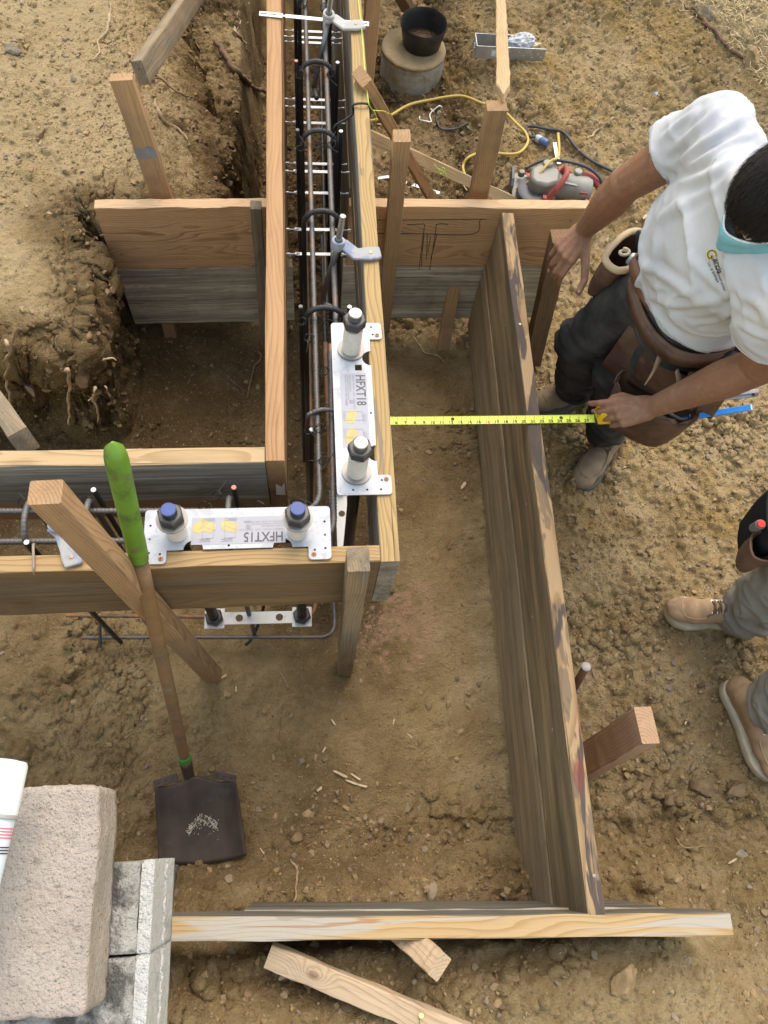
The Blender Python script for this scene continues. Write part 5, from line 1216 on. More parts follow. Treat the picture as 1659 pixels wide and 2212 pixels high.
root_([gat(x, y, .01) for x, y in ((510, 70), (520, 50), (513, 40), (516, 28))], .003, 'thin root curling up above the torn root end', seed=11)
root_([gat(x, y, .004) for x, y in ((525, 96), (535, 110), (541, 122))], .0025, 'fine root hanging under the torn root end', seed=12)
root_([gat(x, y, .006) for x, y in ((550, 344), (556, 368), (575, 390))], .005, 'reddish root running under the new fir trench board', M_root2, seed=13)
root_([gat(x, y, .005) for x, y in ((310, 180), (345, 172), (380, 200), (420, 215), (450, 230))], .003, 'long fine root wandering over the slope', M_root2, seed=14)
root_([gat(x, y, .005) for x, y in ((558, 757), (562, 772), (548, 800), (540, 835), (538, 862))], .006, 'dark root lying along the trench board in the left pit', M_root2, seed=15)
root_([gat(x, y, .004) for x, y in ((483, 808), (510, 830), (530, 848))], .003, 'thin root in the middle of the left pit', M_root2, seed=16)
root_([gat(x, y, .004) for x, y in ((893, 728), (915, 760), (945, 770), (960, 785))], .004, 'crooked pale root beside the short stake foot in the right pit', seed=17)
root_([gat(x, y, .006) for x, y in ((628, 1857), (641, 1882), (640, 1900), (639, 1935), (636, 1950))], .0045, 'crooked pale root lying by the pale near board', seed=18)
root_([gat(x, y, .004) for x, y in ((600, 1450), (612, 1462), (624, 1485))], .0018, 'straw like rootlet in the middle of the pit floor', seed=19)
root_([gat(x, y, .004) for x, y in ((611, 1520), (606, 1560), (603, 1600))], .0015, 'thin straight rootlet on the pit floor', M_root2, seed=20)
root_([gat(x, y, .01) for x, y in ((1246, 1395), (1254, 1415), (1262, 1430), (1276, 1452), (1288, 1475))], .004, 'twisted root behind the steel pin', M_root2, seed=21)
root_([gat(x, y, .006) for x, y in ((1086, 1945), (1098, 1940), (1135, 1930), (1140, 1920))], .006, 'dark root poking out under the brown long board', M_root2, seed=22)
root_([gat(x, y, .004) for x, y in ((1305, 1760), (1325, 1772), (1340, 1790), (1350, 1802))], .003, 'thin root on the gravel right of the long board', M_root2, seed=23)
root_([gat(x, y, .004) for x, y in ((1455, 1806), (1470, 1825), (1490, 1830), (1520, 1828))], .003, 'forked pale root on the gravel near the lower boot', seed=24)
root_([gat(x, y, .012) for x, y in ((1490, 18), (1520, 52), (1545, 75), (1570, 105), (1600, 125), (1630, 145))], .010, 'brown branch lying along the edge of the dry grass', M_root2, seed=25, taper=.8)
root_([gat(x, y, .008) for x, y in ((1267, 302), (1290, 285), (1322, 258))], .006, 'straight pale twig on the dirt left of the shirt sleeve', seed=26, taper=.8)
# wood chips
M_chip = plain('wood_chip', (.55, .42, .26), .8, 0, .15, 60)
def chip(x, y, l, w, a, label):
    p = gat(x, y, .004); r = random.Random(x*7+y); g = G(); R = frame(V(math.cos(a), math.sin(a), r.uniform(-.15, .15)))
    g.prism([p+R @ V(u*l/2, v*w/2, .001*r.uniform(-1, 1)) for u, v in ((-1, -.2), (-.7, -.8), (.6, -1), (1, .1), (.7, .9), (-.6, .7))], (0, 0, .0025)); tag(g.build('wood_chip', M_chip, None, loc=p), label, 'wood chip', 'pale wood chips on the dirt')
CL = 'pale wood chip lying on the bare dirt'
for i in range(30):
    x, y, l, w, a = ((735, 1672, .05, .008, -.5), (760, 1690, .045, .007, -.4), (768, 1678, .04, .006, -.6), (782, 1697, .035, .007, -.3), (510, 1488, .022, .005, -1.5), (484, 1462, .02, .008, .5), (568, 1840, .03, .004, -.9), (690, 1705, .02, .008, .6), (1000, 1050, .035, .012, .9), (1480, 1560, .02, .006, 1.),
     (933, 240, .03, .010, -1.), (1003, 405, .05, .006, -1.2), (1010, 385, .025, .012, 0), (720, 1560, .025, .006, -1.), (850, 1560, .02, .005, 1.2), (440, 1250, .01, .005, 0), (1010, 380, .02, .01, .2), (1392, 470, .03, .01, .8), (1372, 480, .025, .006, -1.), (1150, 100, .09, .02, .25), (1500, 700, .02, .006, .3), (1350, 1010, .02, .006, .3), (610, 2110, .02, .01, .4), (770, 1320, .02, .008, .4), (885, 1590, .022, .005, -.8), (700, 1620, .02, .005, .9), (820, 270, .03, .008, 0), (1120, 275, .025, .01, .6), (1580, 1860, .03, .006, .4), (1290, 1930, .02, .006, .4))[i]
    chip(x, y, l, w, a, CL)
M_st = soil_mat('stone_pebble', True)
M_rock = plain('grey_stone', (.22, .19, .14), .9, 0, .3, 30, .5, [((.30, .21, .11), 20, .5, .7)], .15); M_tan = plain('tan_stone', (.33, .235, .125), .95, 0, .3, 25, .5, [((.20, .135, .07), 18, .5, .7)], .1); M_clod = plain('soil_clod', (.21, .145, .08), .95, 0, .25, 40, .6, None, .1)
for (x, y, r, lab, m, e) in ((30, 110, .030, 'round grey stone at the upper left edge', M_rock, (1, .8, .7)), (88, 287, .022, 'tan clod on the left bank below the round grey stone', M_tan, (1.2, .8, .6)), (105, 462, .017, 'flat pale stone on the bank left of the reddish stake', M_tan, (1.2, .8, .5)), (47, 668, .013, 'small pale flat stone on the left bank', M_tan, (1.1, .8, .5)),
     (180, 815, .035, 'dark clod bulging from the face of the bank', M_clod, (1, .9, 1.1)), (68, 838, .030, 'grey whitish rock stuck in the face of the bank', M_rock, (1.1, .6, .8)),
     (1235, 1195, .013, 'smooth upright pebble right of the long board', M_tan, (.7, 1, .6)), (1355, 1192, .012, 'pinkish pebble on the gravel right of the smooth pebble', M_tan, (1.1, .7, .6)), (1555, 455, .0, '', M_rock, (1, 1, 1)), (1290, 305, .0, '', M_rock, (1, 1, 1)),
     (1290, 302, .022, 'flat tan stone beside the yellow cord', M_tan, (1.3, .9, .6)), (1552, 288, .027, 'grey brown stone on the dirt left of the sleeve', M_rock, (1, .8, .8)), (1418, 205, .016, 'pale bluish stone on the raked dirt', plain('bluish', (.36, .40, .44), .8), (.8, 1, .6)),
     (1545, 640, .0, '', M_rock, (1, 1, 1)), (1378, 1235, .0, '', M_tan, (1, 1, 1)), (665, 1757, .022, 'pale yellowish stone on the pit floor right of the shovel', M_tan, (1.1, .8, .6)), (935, 1925, .028, 'wedge shaped stone against the pale near board', M_rock, (1.2, .7, .7)), (640, 1810, .020, 'brown clod right of the shovel blade', M_clod, (1, .9, .7)),
     (706, 1825, .013, 'light tan stone right of the brown clod', M_tan, (1, .9, .7)), (660, 1870, .0, '', M_clod, (1, 1, 1)), (1112, 1779, .016, 'upright tan pebble beside the brown long board', M_tan, (.7, 1.1, .7)), (1380, 1665, .022, 'tan stone beside the red brown post end', M_tan, (1, .9, .8)), (1395, 1695, .030, 'large rounded clod below the post end', M_clod, (1.2, .9, .7)),
     (1520, 1700, .045, 'big flat grey brown clod left of the lowest boot', M_clod, (1, .9, .6)), (1590, 1710, .036, 'second grey brown clod under the lowest boot', M_clod, (1.1, .8, .6)), (1500, 1655, .020, 'grey angular stone left of the lowest boot', M_rock, (1.3, .6, .5)), (1448, 1730, .026, 'brown clod at the gravel edge above the lower right dirt', M_clod, (1, .9, .7)), (1460, 1820, .0, '', M_tan, (1, 1, 1)),
     (1600, 1850, .028, 'grey stone at the right picture edge', M_rock, (.8, 1, .7)), (1465, 1900, .016, 'light stone above the right end of the pale near board', M_tan, (1, .9, .6)), (560, 2150, .0, '', M_tan, (1, 1, 1)), (852, 2090, .0, '', M_rock, (1, 1, 1)), (1350, 2120, .040, 'large pale flat stone below the pale near board', M_tan, (.7, 1.1, .5)), (1365, 2190, .0, '', M_clod, (1, 1, 1)), (1392, 1925, .0, '', M_clod, (1, 1, 1)),
     (1240, 1580, .0, '', M_tan, (1, 1, 1)), (1620, 130, .055, 'large round stone at the edge of the dry grass', M_tan, (1, .9, .9)), (1525, 30, .05, 'bluish grey rock at the top of the raked dirt', M_rock, (1.2, .8, .7))):
    if r > 0: stone(x, y, r, lab, int(x+y*3), m, None, e, 'stone' if 'clod' not in lab else 'clod', (x % 7)*.4)
# ------------------------------------------------------------------ people
def skinmat(name, c, red):
    N = NT(name); co = N.coord(); n = N.noise(co, 9, 4, .6); f = N.noise(co, 70, 4, .65)
    col = N.mix(N.rng(n, .35, .7), c, red); col = N.mix(N.rng(f, .45, .75, 0, .45), col, tuple(a*.58 for a in c)); col = N.mix(N.rng(N.noise(co, 26, 4, .7), .55, .7, 0, .35), col, (.40, .27, .18))
    v = N.voro(co, 420); h = N.math('ADD', f, N.math('MULTIPLY', v, .4))
    N.b.inputs['Subsurface Weight'].default_value = .08; N.b.inputs['Subsurface Radius'].default_value = (.012, .005, .003); N.b.inputs['Subsurface Scale'].default_value = .5
    return N.fin(col, .58, 0, N.bump(h, .4, .004), .3)
def cloth(name, c, c2, scale=7, weave=900, amt=.5, spot=None, fade=None):
    N = NT(name); co = N.coord(); n = N.noise(co, scale, 5, .6); n2 = N.noise(sc(N, co, 60, 60, 160), 1, 4, .7)
    col = N.mix(N.rng(n, .35, .68), c, c2); col = N.mix(N.rng(n2, .4, .75, 0, amt*.5), col, tuple(a*.7 for a in c))
    for (s_, ss_, th, am) in (spot or ()): col = N.mix(N.rng(N.noise(N.vm('ADD', co, (ss_, 0, 0)), ss_, 4, .6), th, th+.15, 0, am), col, s_)
    h = N.math('ADD', N.noise(co, weave, 2, .5), N.math('MULTIPLY', n2, .8)); return N.fin(col, .92, 0, N.bump(h, .25, .002), .1)
M_skin = skinmat('skin', (.275, .145, .083), (.225, .102, .06)); M_skin2 = M_skin
M_shirt = cloth('white_tshirt', (.46, .47, .50), (.535, .545, .575), 5, 1100, .25, [((.52, .45, .36), 5, .62, .5)]); M_jean = cloth('black_denim', (.030, .028, .026), (.080, .073, .064), 8, 900, .8)
M_kh = cloth('grey_canvas', (.22, .20, .16), (.33, .30, .245), 7, 900, .5); M_tee2 = cloth('dark_tshirt', (.05, .06, .09), (.07, .08, .11))
M_leath = plain('brown_leather', (.125, .068, .042), .6, 0, .3, 14, .25, [((.055, .026, .018), 9, .52, .7), ((.22, .14, .09), 22, .64, .5)], .35); M_tanl = plain('tan_leather', (.46, .35, .21), .65, 0, .15, 18, .15)
M_suede = plain('taupe_suede', (.25, .185, .12), .9, 0, .22, 16, .25, [((.12, .095, .07), 8, .55, .6)], .1); M_sole = plain('dark_sole', (.10, .09, .075), .8, 0, .2, 40, .2); M_lace = plain('brown_lace', (.13, .09, .06), .85)
M_tanb = plain('tan_boot_leather', (.40, .265, .15), .8, 0, .2, 9, .2, [((.24, .16, .10), 6, .55, .7), ((.50, .35, .21), 12, .62, .6)], .2); M_cream = plain('cream_sole', (.50, .44, .31), .7, 0, .15, 30, .1); M_eyelet = plain('eyelet', (.6, .6, .6), .3, .8)
M_hair = plain('black_hair', (.012, .010, .009), .62, 0, .4, 120, .4, None, .25); M_mask = plain('mask_blue', (.17, .40, .48), .85, 0, .06, 50, .15); M_white = plain('mask_white', (.75, .78, .8), .8)
def folds(amp, sx, sy, sz, seed=0, fine=0):
    def d(co, n):
        v = V(co.x*sx+seed, co.y*sy, co.z*sz); a = 1-abs(mnoise.noise(v)); b = mnoise.noise(v*2.3)
        return co+n*(amp*((a*a*a)*1.6-.7+.35*b)+fine*mnoise.noise(co*90))
    return d
def boot(parent, toe, heel, zg, ankle, upper, sole, collar=.052, laces=True, w=.050, eyelets=False):
    toe, heel = V(toe.x, toe.y, zg), V(heel.x, heel.y, zg); f = (toe-heel); L = f.length; f.normalize(); s = V(-f.y, f.x, 0); up = V(0, 0, 1)
    q = lambda u, v, z: heel+f*(u*L)+s*v+up*z
    def half(u): # half width of the sole along the foot
        pts = ((0, .012), (.04, .028), (.12, .037), (.30, .036), (.45, .037), (.62, .046), (.76, .050), (.88, .044), (.96, .028), (1, .008))
        for (a, b), (c, d) in zip(pts, pts[1:]):
            if u <= c: return (b+(d-b)*(u-a)/(c-a))*w/.05
        return .008
    us = [0, .01, .03, .06]+[.1+.05*i for i in range(17)]+[.93, .96, .98, .99, 1.0]
    def ol(k, z): return [q(u*(1)+(u-.5)*0, half(u)*k, z) for u in us]+[q(u, -half(u)*k, z) for u in us[::-1]]
    bt = thing_child('boot', parent)
    g = G(); g.loft([ol(1.0, -.004), ol(1.06, .004), ol(1.06, .022), ol(1.02, .027), ol(.9, .028)]); g.build('sole', sole, bt, 'auto')
    g = G()
    for u, z, rx, ry, rz in ((.86, .048, .050, .040, .030), (.70, .055, .05, .044, .036), (.55, .064, .05, .040, .046), (.40, .075, .05, .036, .055), (.22, .062, .05, .036, .055), (.12, .055, .040, .034, .05)):
        g.ell(q(u, 0, z), Matrix((f, s, up)).transposed(), (rx*1.05, ry*w/.05, rz))
    g.caps(q(.20, 0, .08), .045, ankle, collar-.006); g.caps(q(.85, 0, .044), .032, q(.5, 0, .075), .037); g.box(q(.5, 0, .030), (L*.86, .055*w/.05, .02), Matrix((f, s, up)).transposed())
    up_o = remesh(g, 'upper', .0055, 8, upper, bt)
    # moccasin toe seam and laces follow the leather
    tree = BVHTree.FromPolygons([v.co+base(up_o.parent) for v in up_o.data.vertices], [tuple(p.vertices) for p in up_o.data.polygons])
    def on(u, v, d=.0):
        h = tree.ray_cast(q(u, v, .3), V(0, 0, -1)); return (h[0] if h[0] else q(u, v, .06))+up*d
    g = G(); g.tube(spline([on(.60, -.034), on(.72, -.036), on(.84, -.030), on(.90, -.012), on(.905, .0), on(.90, .012), on(.84, .030), on(.72, .036), on(.60, .034)], 5), .0022, 6)
    g.tube(spline([on(.60, -.034), on(.585, 0), on(.60, .034)], 5), .0018, 6); g.build('seam', upper, bt, True)
    if laces:
        g = G(); ge = G()
        for i in range(4):
            u = .56-.055*i; a = .020; g.tube(spline([on(u, -a, .002), on(u-.012, 0, .005), on(u-.028, a, .002)], 4), .0022, 6); g.tube(spline([on(u, a, .002), on(u-.012, 0, .006), on(u-.028, -a, .002)], 4), .0022, 6)
            for v in (-a, a): ge.lathe([(.0042, 0), (.0045, .001), (.002, .0014)], on(u, v, .0), n=10)
        g.tube(spline([on(.5, .0, .006), on(.55, .02, .006), on(.62, .03, .004)], 4), .002, 6); g.build('lace', M_lace, bt, True)
        ge.build('eyelet', M_eyelet if eyelets else M_lace, bt)
    return bt
def thing_child(name, parent):
    o = bpy.data.objects.new(name, None); COL.objects.link(o); o.parent = parent; o.empty_display_size = .02; return o
def hand(g, wr, kn, n, s, bends, thumb, nails=None, sc_=1.0, spread=(.06, .02, -.02, -.06)):
    wr, kn = Vector(wr), Vector(kn); f = (kn-wr).normalized(); n = Vector(n); n = (n-f*n.dot(f)).normalized(); s = Vector(s); s = (s-f*s.dot(f)-n*s.dot(n)).normalized()
    lat = (.031, .0105, -.0105, -.030); fw = (.092, .096, .090, .080); ph = ((.045, .027, .022), (.049, .031, .023), (.045, .029, .022), (.035, .022, .019)); rad = (.0100, .0102, .0098, .0088)
    for i in range(4):
        k = wr+f*fw[i]*sc_+s*lat[i]*sc_-n*(.003 if i in (1, 2) else .006)
        g.caps(wr+s*lat[i]*.55+f*.012, .0185, k, .0128*sc_, 12, 4); g.ell(k+n*.003, Matrix.Identity(3), (.0118, .0118, .0112), 10, 8)
        d = (f+s*spread[i]).normalized(); p = k
        for j in range(3):
            a = math.radians(bends[i][j]); ax = s; d = Matrix.Rotation(-a, 3, ax if ax.cross(d).dot(n) > 0 else -ax) @ d
            e = p+d*ph[i][j]*sc_; r0 = rad[i]*(1-.10*j); r1 = rad[i]*(.93-.12*j); g.caps(p, r0*sc_, e, r1*sc_, 12, 4); g.ell(e, Matrix.Identity(3), (r1*1.04,)*3, 10, 8) if j < 2 else None
            p = e
        if nails is not None: nails.append((p-d*.006, d, s))
    g.caps(wr+f*.02-n*.004, .021, wr+f*.075-n*.008, .018, 12, 4); g.caps(wr+f*.02+s*.018-n*.008, .018, thumb[0], .0155, 12, 4)
    rr_ = (.0150, .0120, .0112, .0092)
    for j in range(len(thumb)-1): g.caps(thumb[j], rr_[j], thumb[j+1], rr_[j+1], 12, 4)
    if nails is not None: nails.append((Vector(thumb[-1])-(Vector(thumb[-1])-Vector(thumb[-2])).normalized()*.002, (Vector(thumb[-1])-Vector(thumb[-2])).normalized(), n.cross((Vector(thumb[-1])-Vector(thumb[-2])).normalized())))
ZG1 = gz(1.0, 1.25)
pz = thing('person', 'man in white t-shirt and face mask bending over with a tape measure', 'person', V(.97, 1.27, ZG1))
J = dict(Rank=at(1242, 835, -.775), Rknee=at(1262, 735, -.40), Rhip=at(1440, 603, -.07), Lank=at(1305, 930, -.775), Lknee=at(1345, 805, -.42), Lhip=at(1525, 690, -.07),
         Rsh=at(1540, 278, .33), Lsh=at(1690, 640, .33), Relb=at(1352, 398, .10), Rwri=at(1262, 497, -.16), Lelb=at(1640, 790, .06), Lwri=at(1408, 880, -.215))
sa_ = (J['Rsh']-J['Lsh']).normalized(); shm = (J['Rsh']+J['Lsh'])/2; hpm = (J['Rhip']+J['Lhip'])/2
hc = at(1697, 420, .47); fd = V(-.66, -.13, -.74).normalized(); hup = V(-.68, -.16, .66); hup = (hup-fd*hup.dot(fd)).normalized(); hs = fd.cross(hup).normalized()   # hs: his right or left side
HR = Matrix((hs, fd, hup)).transposed()
fw_body = V(0, 0, 1).cross(sa_); fw_body = fw_body if fw_body.x < 0 else -fw_body
g = G()
g.ell(hc, HR, (.077, .098, .108), 28, 18); g.ell(hc+fd*.035-hup*.055, HR, (.062, .065, .068), 20, 12); g.ell(hc+fd*.088-hup*.028, HR, (.015, .020, .024), 12, 8); g.ell(hc+fd*.075+hup*.018, HR, (.055, .022, .016), 14, 8)
g.ell(hc+fd*.086-hup*.065, HR, (.026, .012, .012), 12, 8); g.ell(hc+fd*.078-hup*.098, HR, (.03, .02, .022), 12, 8)
for s_ in (-1, 1):
    g.ell(hc+hs*s_*.080-fd*.008-hup*.012, HR, (.010, .020, .033), 12, 8); g.ell(hc+hs*s_*.087-fd*.016-hup*.006, HR, (.006, .020, .030), 12, 8)
g.caps(hc-hup*.06-fd*.025, .054, shm+V(.015, 0, .035), .056)                      # neck
g.caps(shm+sa_*.13, .05, shm-sa_*.13, .05); g.caps(shm-fw_body*.02+V(0, 0, -.03), .075, hpm+V(0, 0, .1), .08)
for S_ in 'RL':
    sh, el, wr = J[S_+'sh'], J[S_+'elb'], J[S_+'wri']
    g.caps(sh, .060, sh.lerp(el, .55), .054); g.caps(sh.lerp(el, .5), .054, el, .046); g.ell(el, Matrix.Identity(3), (.047,)*3)
    m = el.lerp(wr, .30); g.caps(el, .046, m, .0495); g.caps(m, .0495, el.lerp(wr, .75), .036); g.caps(el.lerp(wr, .7), .037, wr, .0285)
    g.caps(J[S_+'hip'], .07, J[S_+'knee'], .05); g.caps(J[S_+'knee'], .05, J[S_+'ank'], .035)
nails = []
kR = at(1203, 566, -.205); nR = V(.10, -.05, 1); sR = V(.75, -.65, 0)
fR = (kR-J['Rwri']).normalized()
tR = [J['Rwri']+fR*.030+V(.026, -.022, -.012), at(1264, 582, -.20), at(1262, 606, -.215), at(1250, 632, -.225)]
hand(g, J['Rwri'], kR, nR, sR, [(28, 40, 20), (38, 50, 30), (46, 55, 35), (50, 55, 35)], tR, nails, 1.0)
kL = at(1330, 893, -.225); nL = V(-.1, -.50, .85); sL = V(0, .85, .5)
tL = [at(1375, 868, -.22), at(1344, 856, -.225), at(1326, 860, -.228), at(1312, 872, -.236)]
hand(g, J['Lwri'], kL, nL, sL, [(22, 42, 30), (42, 68, 40), (52, 72, 45), (55, 72, 45)], tL, nails, 1.0)
body = remesh(g, 'body', .0031, 7, M_skin, pz)
g = G()
for p, d, s_ in nails:
    s_ = Vector(s_); s_ = (s_-d*s_.dot(d)).normalized(); nn = s_.cross(d); nn = nn if nn.z > 0 else -nn
    g.ell(p+nn*.0068, Matrix((s_, d, nn)).transposed(), (.0055, .0068, .0018), 10, 6)
g.build('fingernail', plain('nail', (.33, .21, .15), .35), pz, True)
for s_ in (-1, 1):
    c = hc+fd*.083+hs*s_*.032+hup*.004; G().ell(c, HR, (.013, .012, .010), 16, 10).build('eye', plain('eye_white', (.6, .57, .53), .25), pz, True)
    G().ell(c+fd*.009-hup*.001, HR, (.0055, .004, .0055), 12, 8).build('iris', plain('iris', (.03, .018, .012), .2), pz, True)
    G().caps(c+hup*.017+hs*s_*-.014+fd*.006, .0035, c+hup*.018+hs*s_*.016-fd*.002, .0028, 8, 3).build('eyebrow', M_hair, pz, True)
# hair: cap plus combed strands
f, fi = ico(6); q_ = f.copy(); P3 = q_*np.array([.0845, .106, .1165])
hl = (q_[:, 1]*.75-q_[:, 2]*.62)     # grows with face / down
nz_ = fbm(q_[:, 0], q_[:, 1], 9, 3, 401, q_[:, 2])
keep = (hl < .50+.06*nz_)
P3 = P3*np.where(keep, 1+.028*fbm(q_[:, 0]*2, q_[:, 1], 14, 3, 402, q_[:, 2])+.02*fbm(q_[:, 0], q_[:, 1], 3, 2, 403, q_[:, 2]), .80)[:, None]
Rm = np.array(HR); Pw = P3 @ Rm.T+np.array(hc+hup*.004-fd*.004)
fk = np.array([t for t in fi if keep[t].any()])
vs_, fs_ = list(map(tuple, Pw)), [tuple(t) for t in fk]
rr = random.Random(8); idx = np.where(keep)[0]
for i in rr.choices(list(idx), k=5200):
    p = Vector(Pw[i]); nn = (Rm @ (q_[i]/np.array([.0845, .106, .1165])**1)); nn = Vector(nn).normalized(); t = (fd*.9-hup*.3+hs*rr.uniform(-.35, .35)+V(rr.gauss(0, .16), rr.gauss(0, .16), rr.gauss(0, .16))); t = (t-nn*t.dot(nn)).normalized(); b = nn.cross(t)*.0006
    L = rr.uniform(.018, .040); o = len(vs_); m = p+t*L*.5+nn*(L*.09); e = p+t*L+nn*L*.03
    vs_ += [tuple(p-b), tuple(p+b), tuple(m+b*.8), tuple(m-b*.8), tuple(e)]; fs_ += [(o, o+1, o+2), (o, o+2, o+3), (o+3, o+2, o+4)]
me = bpy.data.meshes.new('hair'); me.from_pydata([tuple(Vector(v)-pz.location) for v in vs_], [], fs_); me.materials.append(M_hair); me.update()
hair = bpy.data.objects.new('hair', me); COL.objects.link(hair); hair.parent = pz
# mask: pleated shell over nose and mouth with ear loops
g = G(); nu, nv = 26, 18; vs = []
for j in range(nv+1):
    t = j/nv; zz = .012-.128*t; ry = .104+.012*math.sin(PI*t)**.6
    for i in range(nu+1):
        a = -1.12+2.24*i/nu; k = abs(a)/1.12
        pl_ = .0022*math.sin(t*PI*7)*(1-k**2); tip = .030*math.exp(-(a/.35)**2)*math.exp(-((t-.30)/.25)**2)
        vs.append(hc+hs*(math.sin(a)*(.082-.016*max(0, t-.55)))+fd*(math.cos(a)*ry*(1-.10*max(0, t-.6))+.006+pl_+tip*.8)+hup*(zz*(1-.22*k)-.008*k))
g.add(vs, [(j*(nu+1)+i, j*(nu+1)+i+1, (j+1)*(nu+1)+i+1, (j+1)*(nu+1)+i) for j in range(nv) for i in range(nu)])
mk = g.build('face_mask', M_mask, pz, True); md = mk.modifiers.new('s', 'SOLIDIFY'); md.thickness = .0012
g = G()
for i0 in (0, nu):
    for j0 in (1, nv-1): g.tube(spline([vs[j0*(nu+1)+i0], hc+hs*(.086 if i0 else -.086)+fd*.025-hup*(.01+.02*(j0 > 1)), hc+hs*(.093 if i0 else -.093)-fd*.014-hup*(.012 if j0 == 1 else .03)], 5), .0015, 5)
g.tube([vs[i] for i in range(nu+1)], .0022, 6); g.build('ear_loop', M_white, mk, True)
# shirt
def ring(c, hw, hd, ax, n=28, sq=2.5, nrm=None):
    ax = Vector(ax).normalized(); fwd = V(0, 0, 1).cross(ax).normalized() if nrm is None else Vector(nrm); out = []
    for k in range(n):
        a = 2*PI*k/n; cx, sx_ = math.cos(a), math.sin(a); out.append(Vector(c)+ax*(hw*math.copysign(abs(cx)**(2/sq), cx))+fwd*(hd*math.copysign(abs(sx_)**(2/sq), sx_)))
    return out
fw_ = V(0, 0, 1).cross(sa_); fw_ = fw_ if fw_.x < 0 else -fw_
g = G(); hx = hpm+V(.0, .0, 0)
secs = [(hx+V(0, 0, .022), .178, .134), (hx+V(0, 0, .08)+fw_*.010, .178, .138), (hpm.lerp(shm, .38)+fw_*.014, .182, .138), (hpm.lerp(shm, .65)+fw_*.008, .196, .136), (hpm.lerp(shm, .88), .200, .112), (shm+V(0, 0, .045), .150, .090), (shm.lerp(hc, .42)+V(.005, 0, .035), .100, .088), (shm.lerp(hc, .56)+V(.012, 0, .035), .080, .074)]
g.loft([ring(c, a, b, sa_) for c, a, b in secs])
for S_, sg in (('R', 1), ('L', -1)):
    sh, el = J[S_+'sh'], J[S_+'elb']; g.caps(shm+sa_*sg*.12+V(0, 0, -.005), .088, sh, .076); d = (el-sh).normalized(); u = d.orthogonal().normalized(); w_ = d.cross(u); rings = []
    for t, r in ((-.1, .06), (.0, .078), (.18, .076), (.34, .073), (.46, .072), (.49, .070)): rings.append([sh.lerp(el, t)+(u*math.cos(2*PI*k/20)+w_*math.sin(2*PI*k/20))*r for k in range(20)])
    g.loft(rings)
def shirt_disp(co, n):
    # soft drag folds from armpits and waist
    r = co-shm; a = r.dot(sa_); z = co.z
    v = V(a*3.5+z*4.5, z*6.5-a*5, r.dot(fw_)*2+2); k = 1-abs(mnoise.noise(v)); v2 = V(a*10-z*9, z*9+a*8, 5); k2 = 1-abs(mnoise.noise(v2))
    dr = abs(a) > .13
    return co+n*(.0105*(k**6*1.5-.45)+.0045*(k2**6)*(1.0 if dr or z < .10 else .3)+.0010*mnoise.noise(co*45))
shirt = remesh(g, 'shirt', .0062, 10, M_shirt, pz, disp=shirt_disp)
def crease(o, lines, rootloc):
    n = len(o.data.vertices); c = np.empty(n*3, np.float32); q = np.empty(n*3, np.float32); o.data.vertices.foreach_get('co', c); o.data.vertices.foreach_get('normal', q); c = c.reshape(-1, 3); q = q.reshape(-1, 3)
    t_ = BVHTree.FromPolygons([v.co+rootloc for v in o.data.vertices], [tuple(p.vertices) for p in o.data.polygons]); add = np.zeros(n)
    for pts, amp, w in lines:
        P = []
        for x, y in spline([V(a, b, 0) for a, b in pts], 6) and [(v.x, v.y) for v in spline([V(a, b, 0) for a, b in pts], 6)]:
            h = t_.ray_cast(EYE, (RM @ _ray(x, y)).normalized())
            if h[0]: P.append(np.array(h[0]-rootloc))
        if len(P) < 2: continue
        P = np.array(P); d = np.full(n, 9.); al = np.zeros(n)
        for i in range(len(P)-1):
            e = P[i+1]-P[i]; u = np.clip(((c-P[i]) @ e)/(e @ e+1e-9), 0, 1); dd_ = np.linalg.norm(c-P[i]-u[:, None]*e, axis=1); m = dd_ < d; d[m] = dd_[m]; al[m] = (i+u[m])/(len(P)-1)
        fade = np.sin(np.pi*np.clip(al*.86+.07, 0, 1))**.7
        add += fade*amp*(np.exp(-(d/w)**2)-.75*np.exp(-((d-1.9*w)/(.9*w))**2))
    c = c+q*add[:, None]; o.data.vertices.foreach_set('co', c.astype(np.float32).ravel()); o.data.update()
crease(shirt, [(((1452, 362), (1530, 300), (1640, 232)), .008, .010), (((1462, 372), (1560, 318), (1655, 268)), .007, .009), (((1450, 330), (1500, 280), (1560, 225)), .006, .009), (((1470, 392), (1540, 372), (1640, 300)), .006, .011),
               (((1420, 470), (1480, 440), (1560, 390)), .004, .012), (((1380, 570), (1440, 600), (1500, 650)), .006, .012), (((1400, 640), (1460, 660), (1560, 650)), .006, .011), (((1490, 560), (1530, 600), (1590, 660)), .005, .010),
               (((1590, 660), (1560, 690), (1500, 700)), .005, .010), (((1385, 600), (1410, 560), (1420, 520)), .005, .012), (((1600, 640), (1640, 660), (1659, 700)), .006, .010), (((1595, 700), (1630, 720), (1659, 730)), .005, .009), (((1430, 300), (1460, 270), (1500, 240)), .005, .009)], pz.location)
stree = BVHTree.FromPolygons([v.co+pz.location for v in shirt.data.vertices], [tuple(p.vertices) for p in shirt.data.polygons])
# stitched hems on the sleeves
g = G()
for S_ in 'RL':
    sh, el = J[S_+'sh'], J[S_+'elb']; d = (el-sh).normalized(); u = d.orthogonal().normalized(); w_ = d.cross(u); c = sh.lerp(el, .44); pts = []
    for k in range(40):
        e = u*math.cos(2*PI*k/40)+w_*math.sin(2*PI*k/40); h = stree.ray_cast(c+e*.14, -e)
        if h[0]: pts.append(h[0]+e*.0002)
    if len(pts) > 3: G().tube(pts, .0013, 5, closed=True).build('hem_stitch', M_shirt, shirt, True)
pass
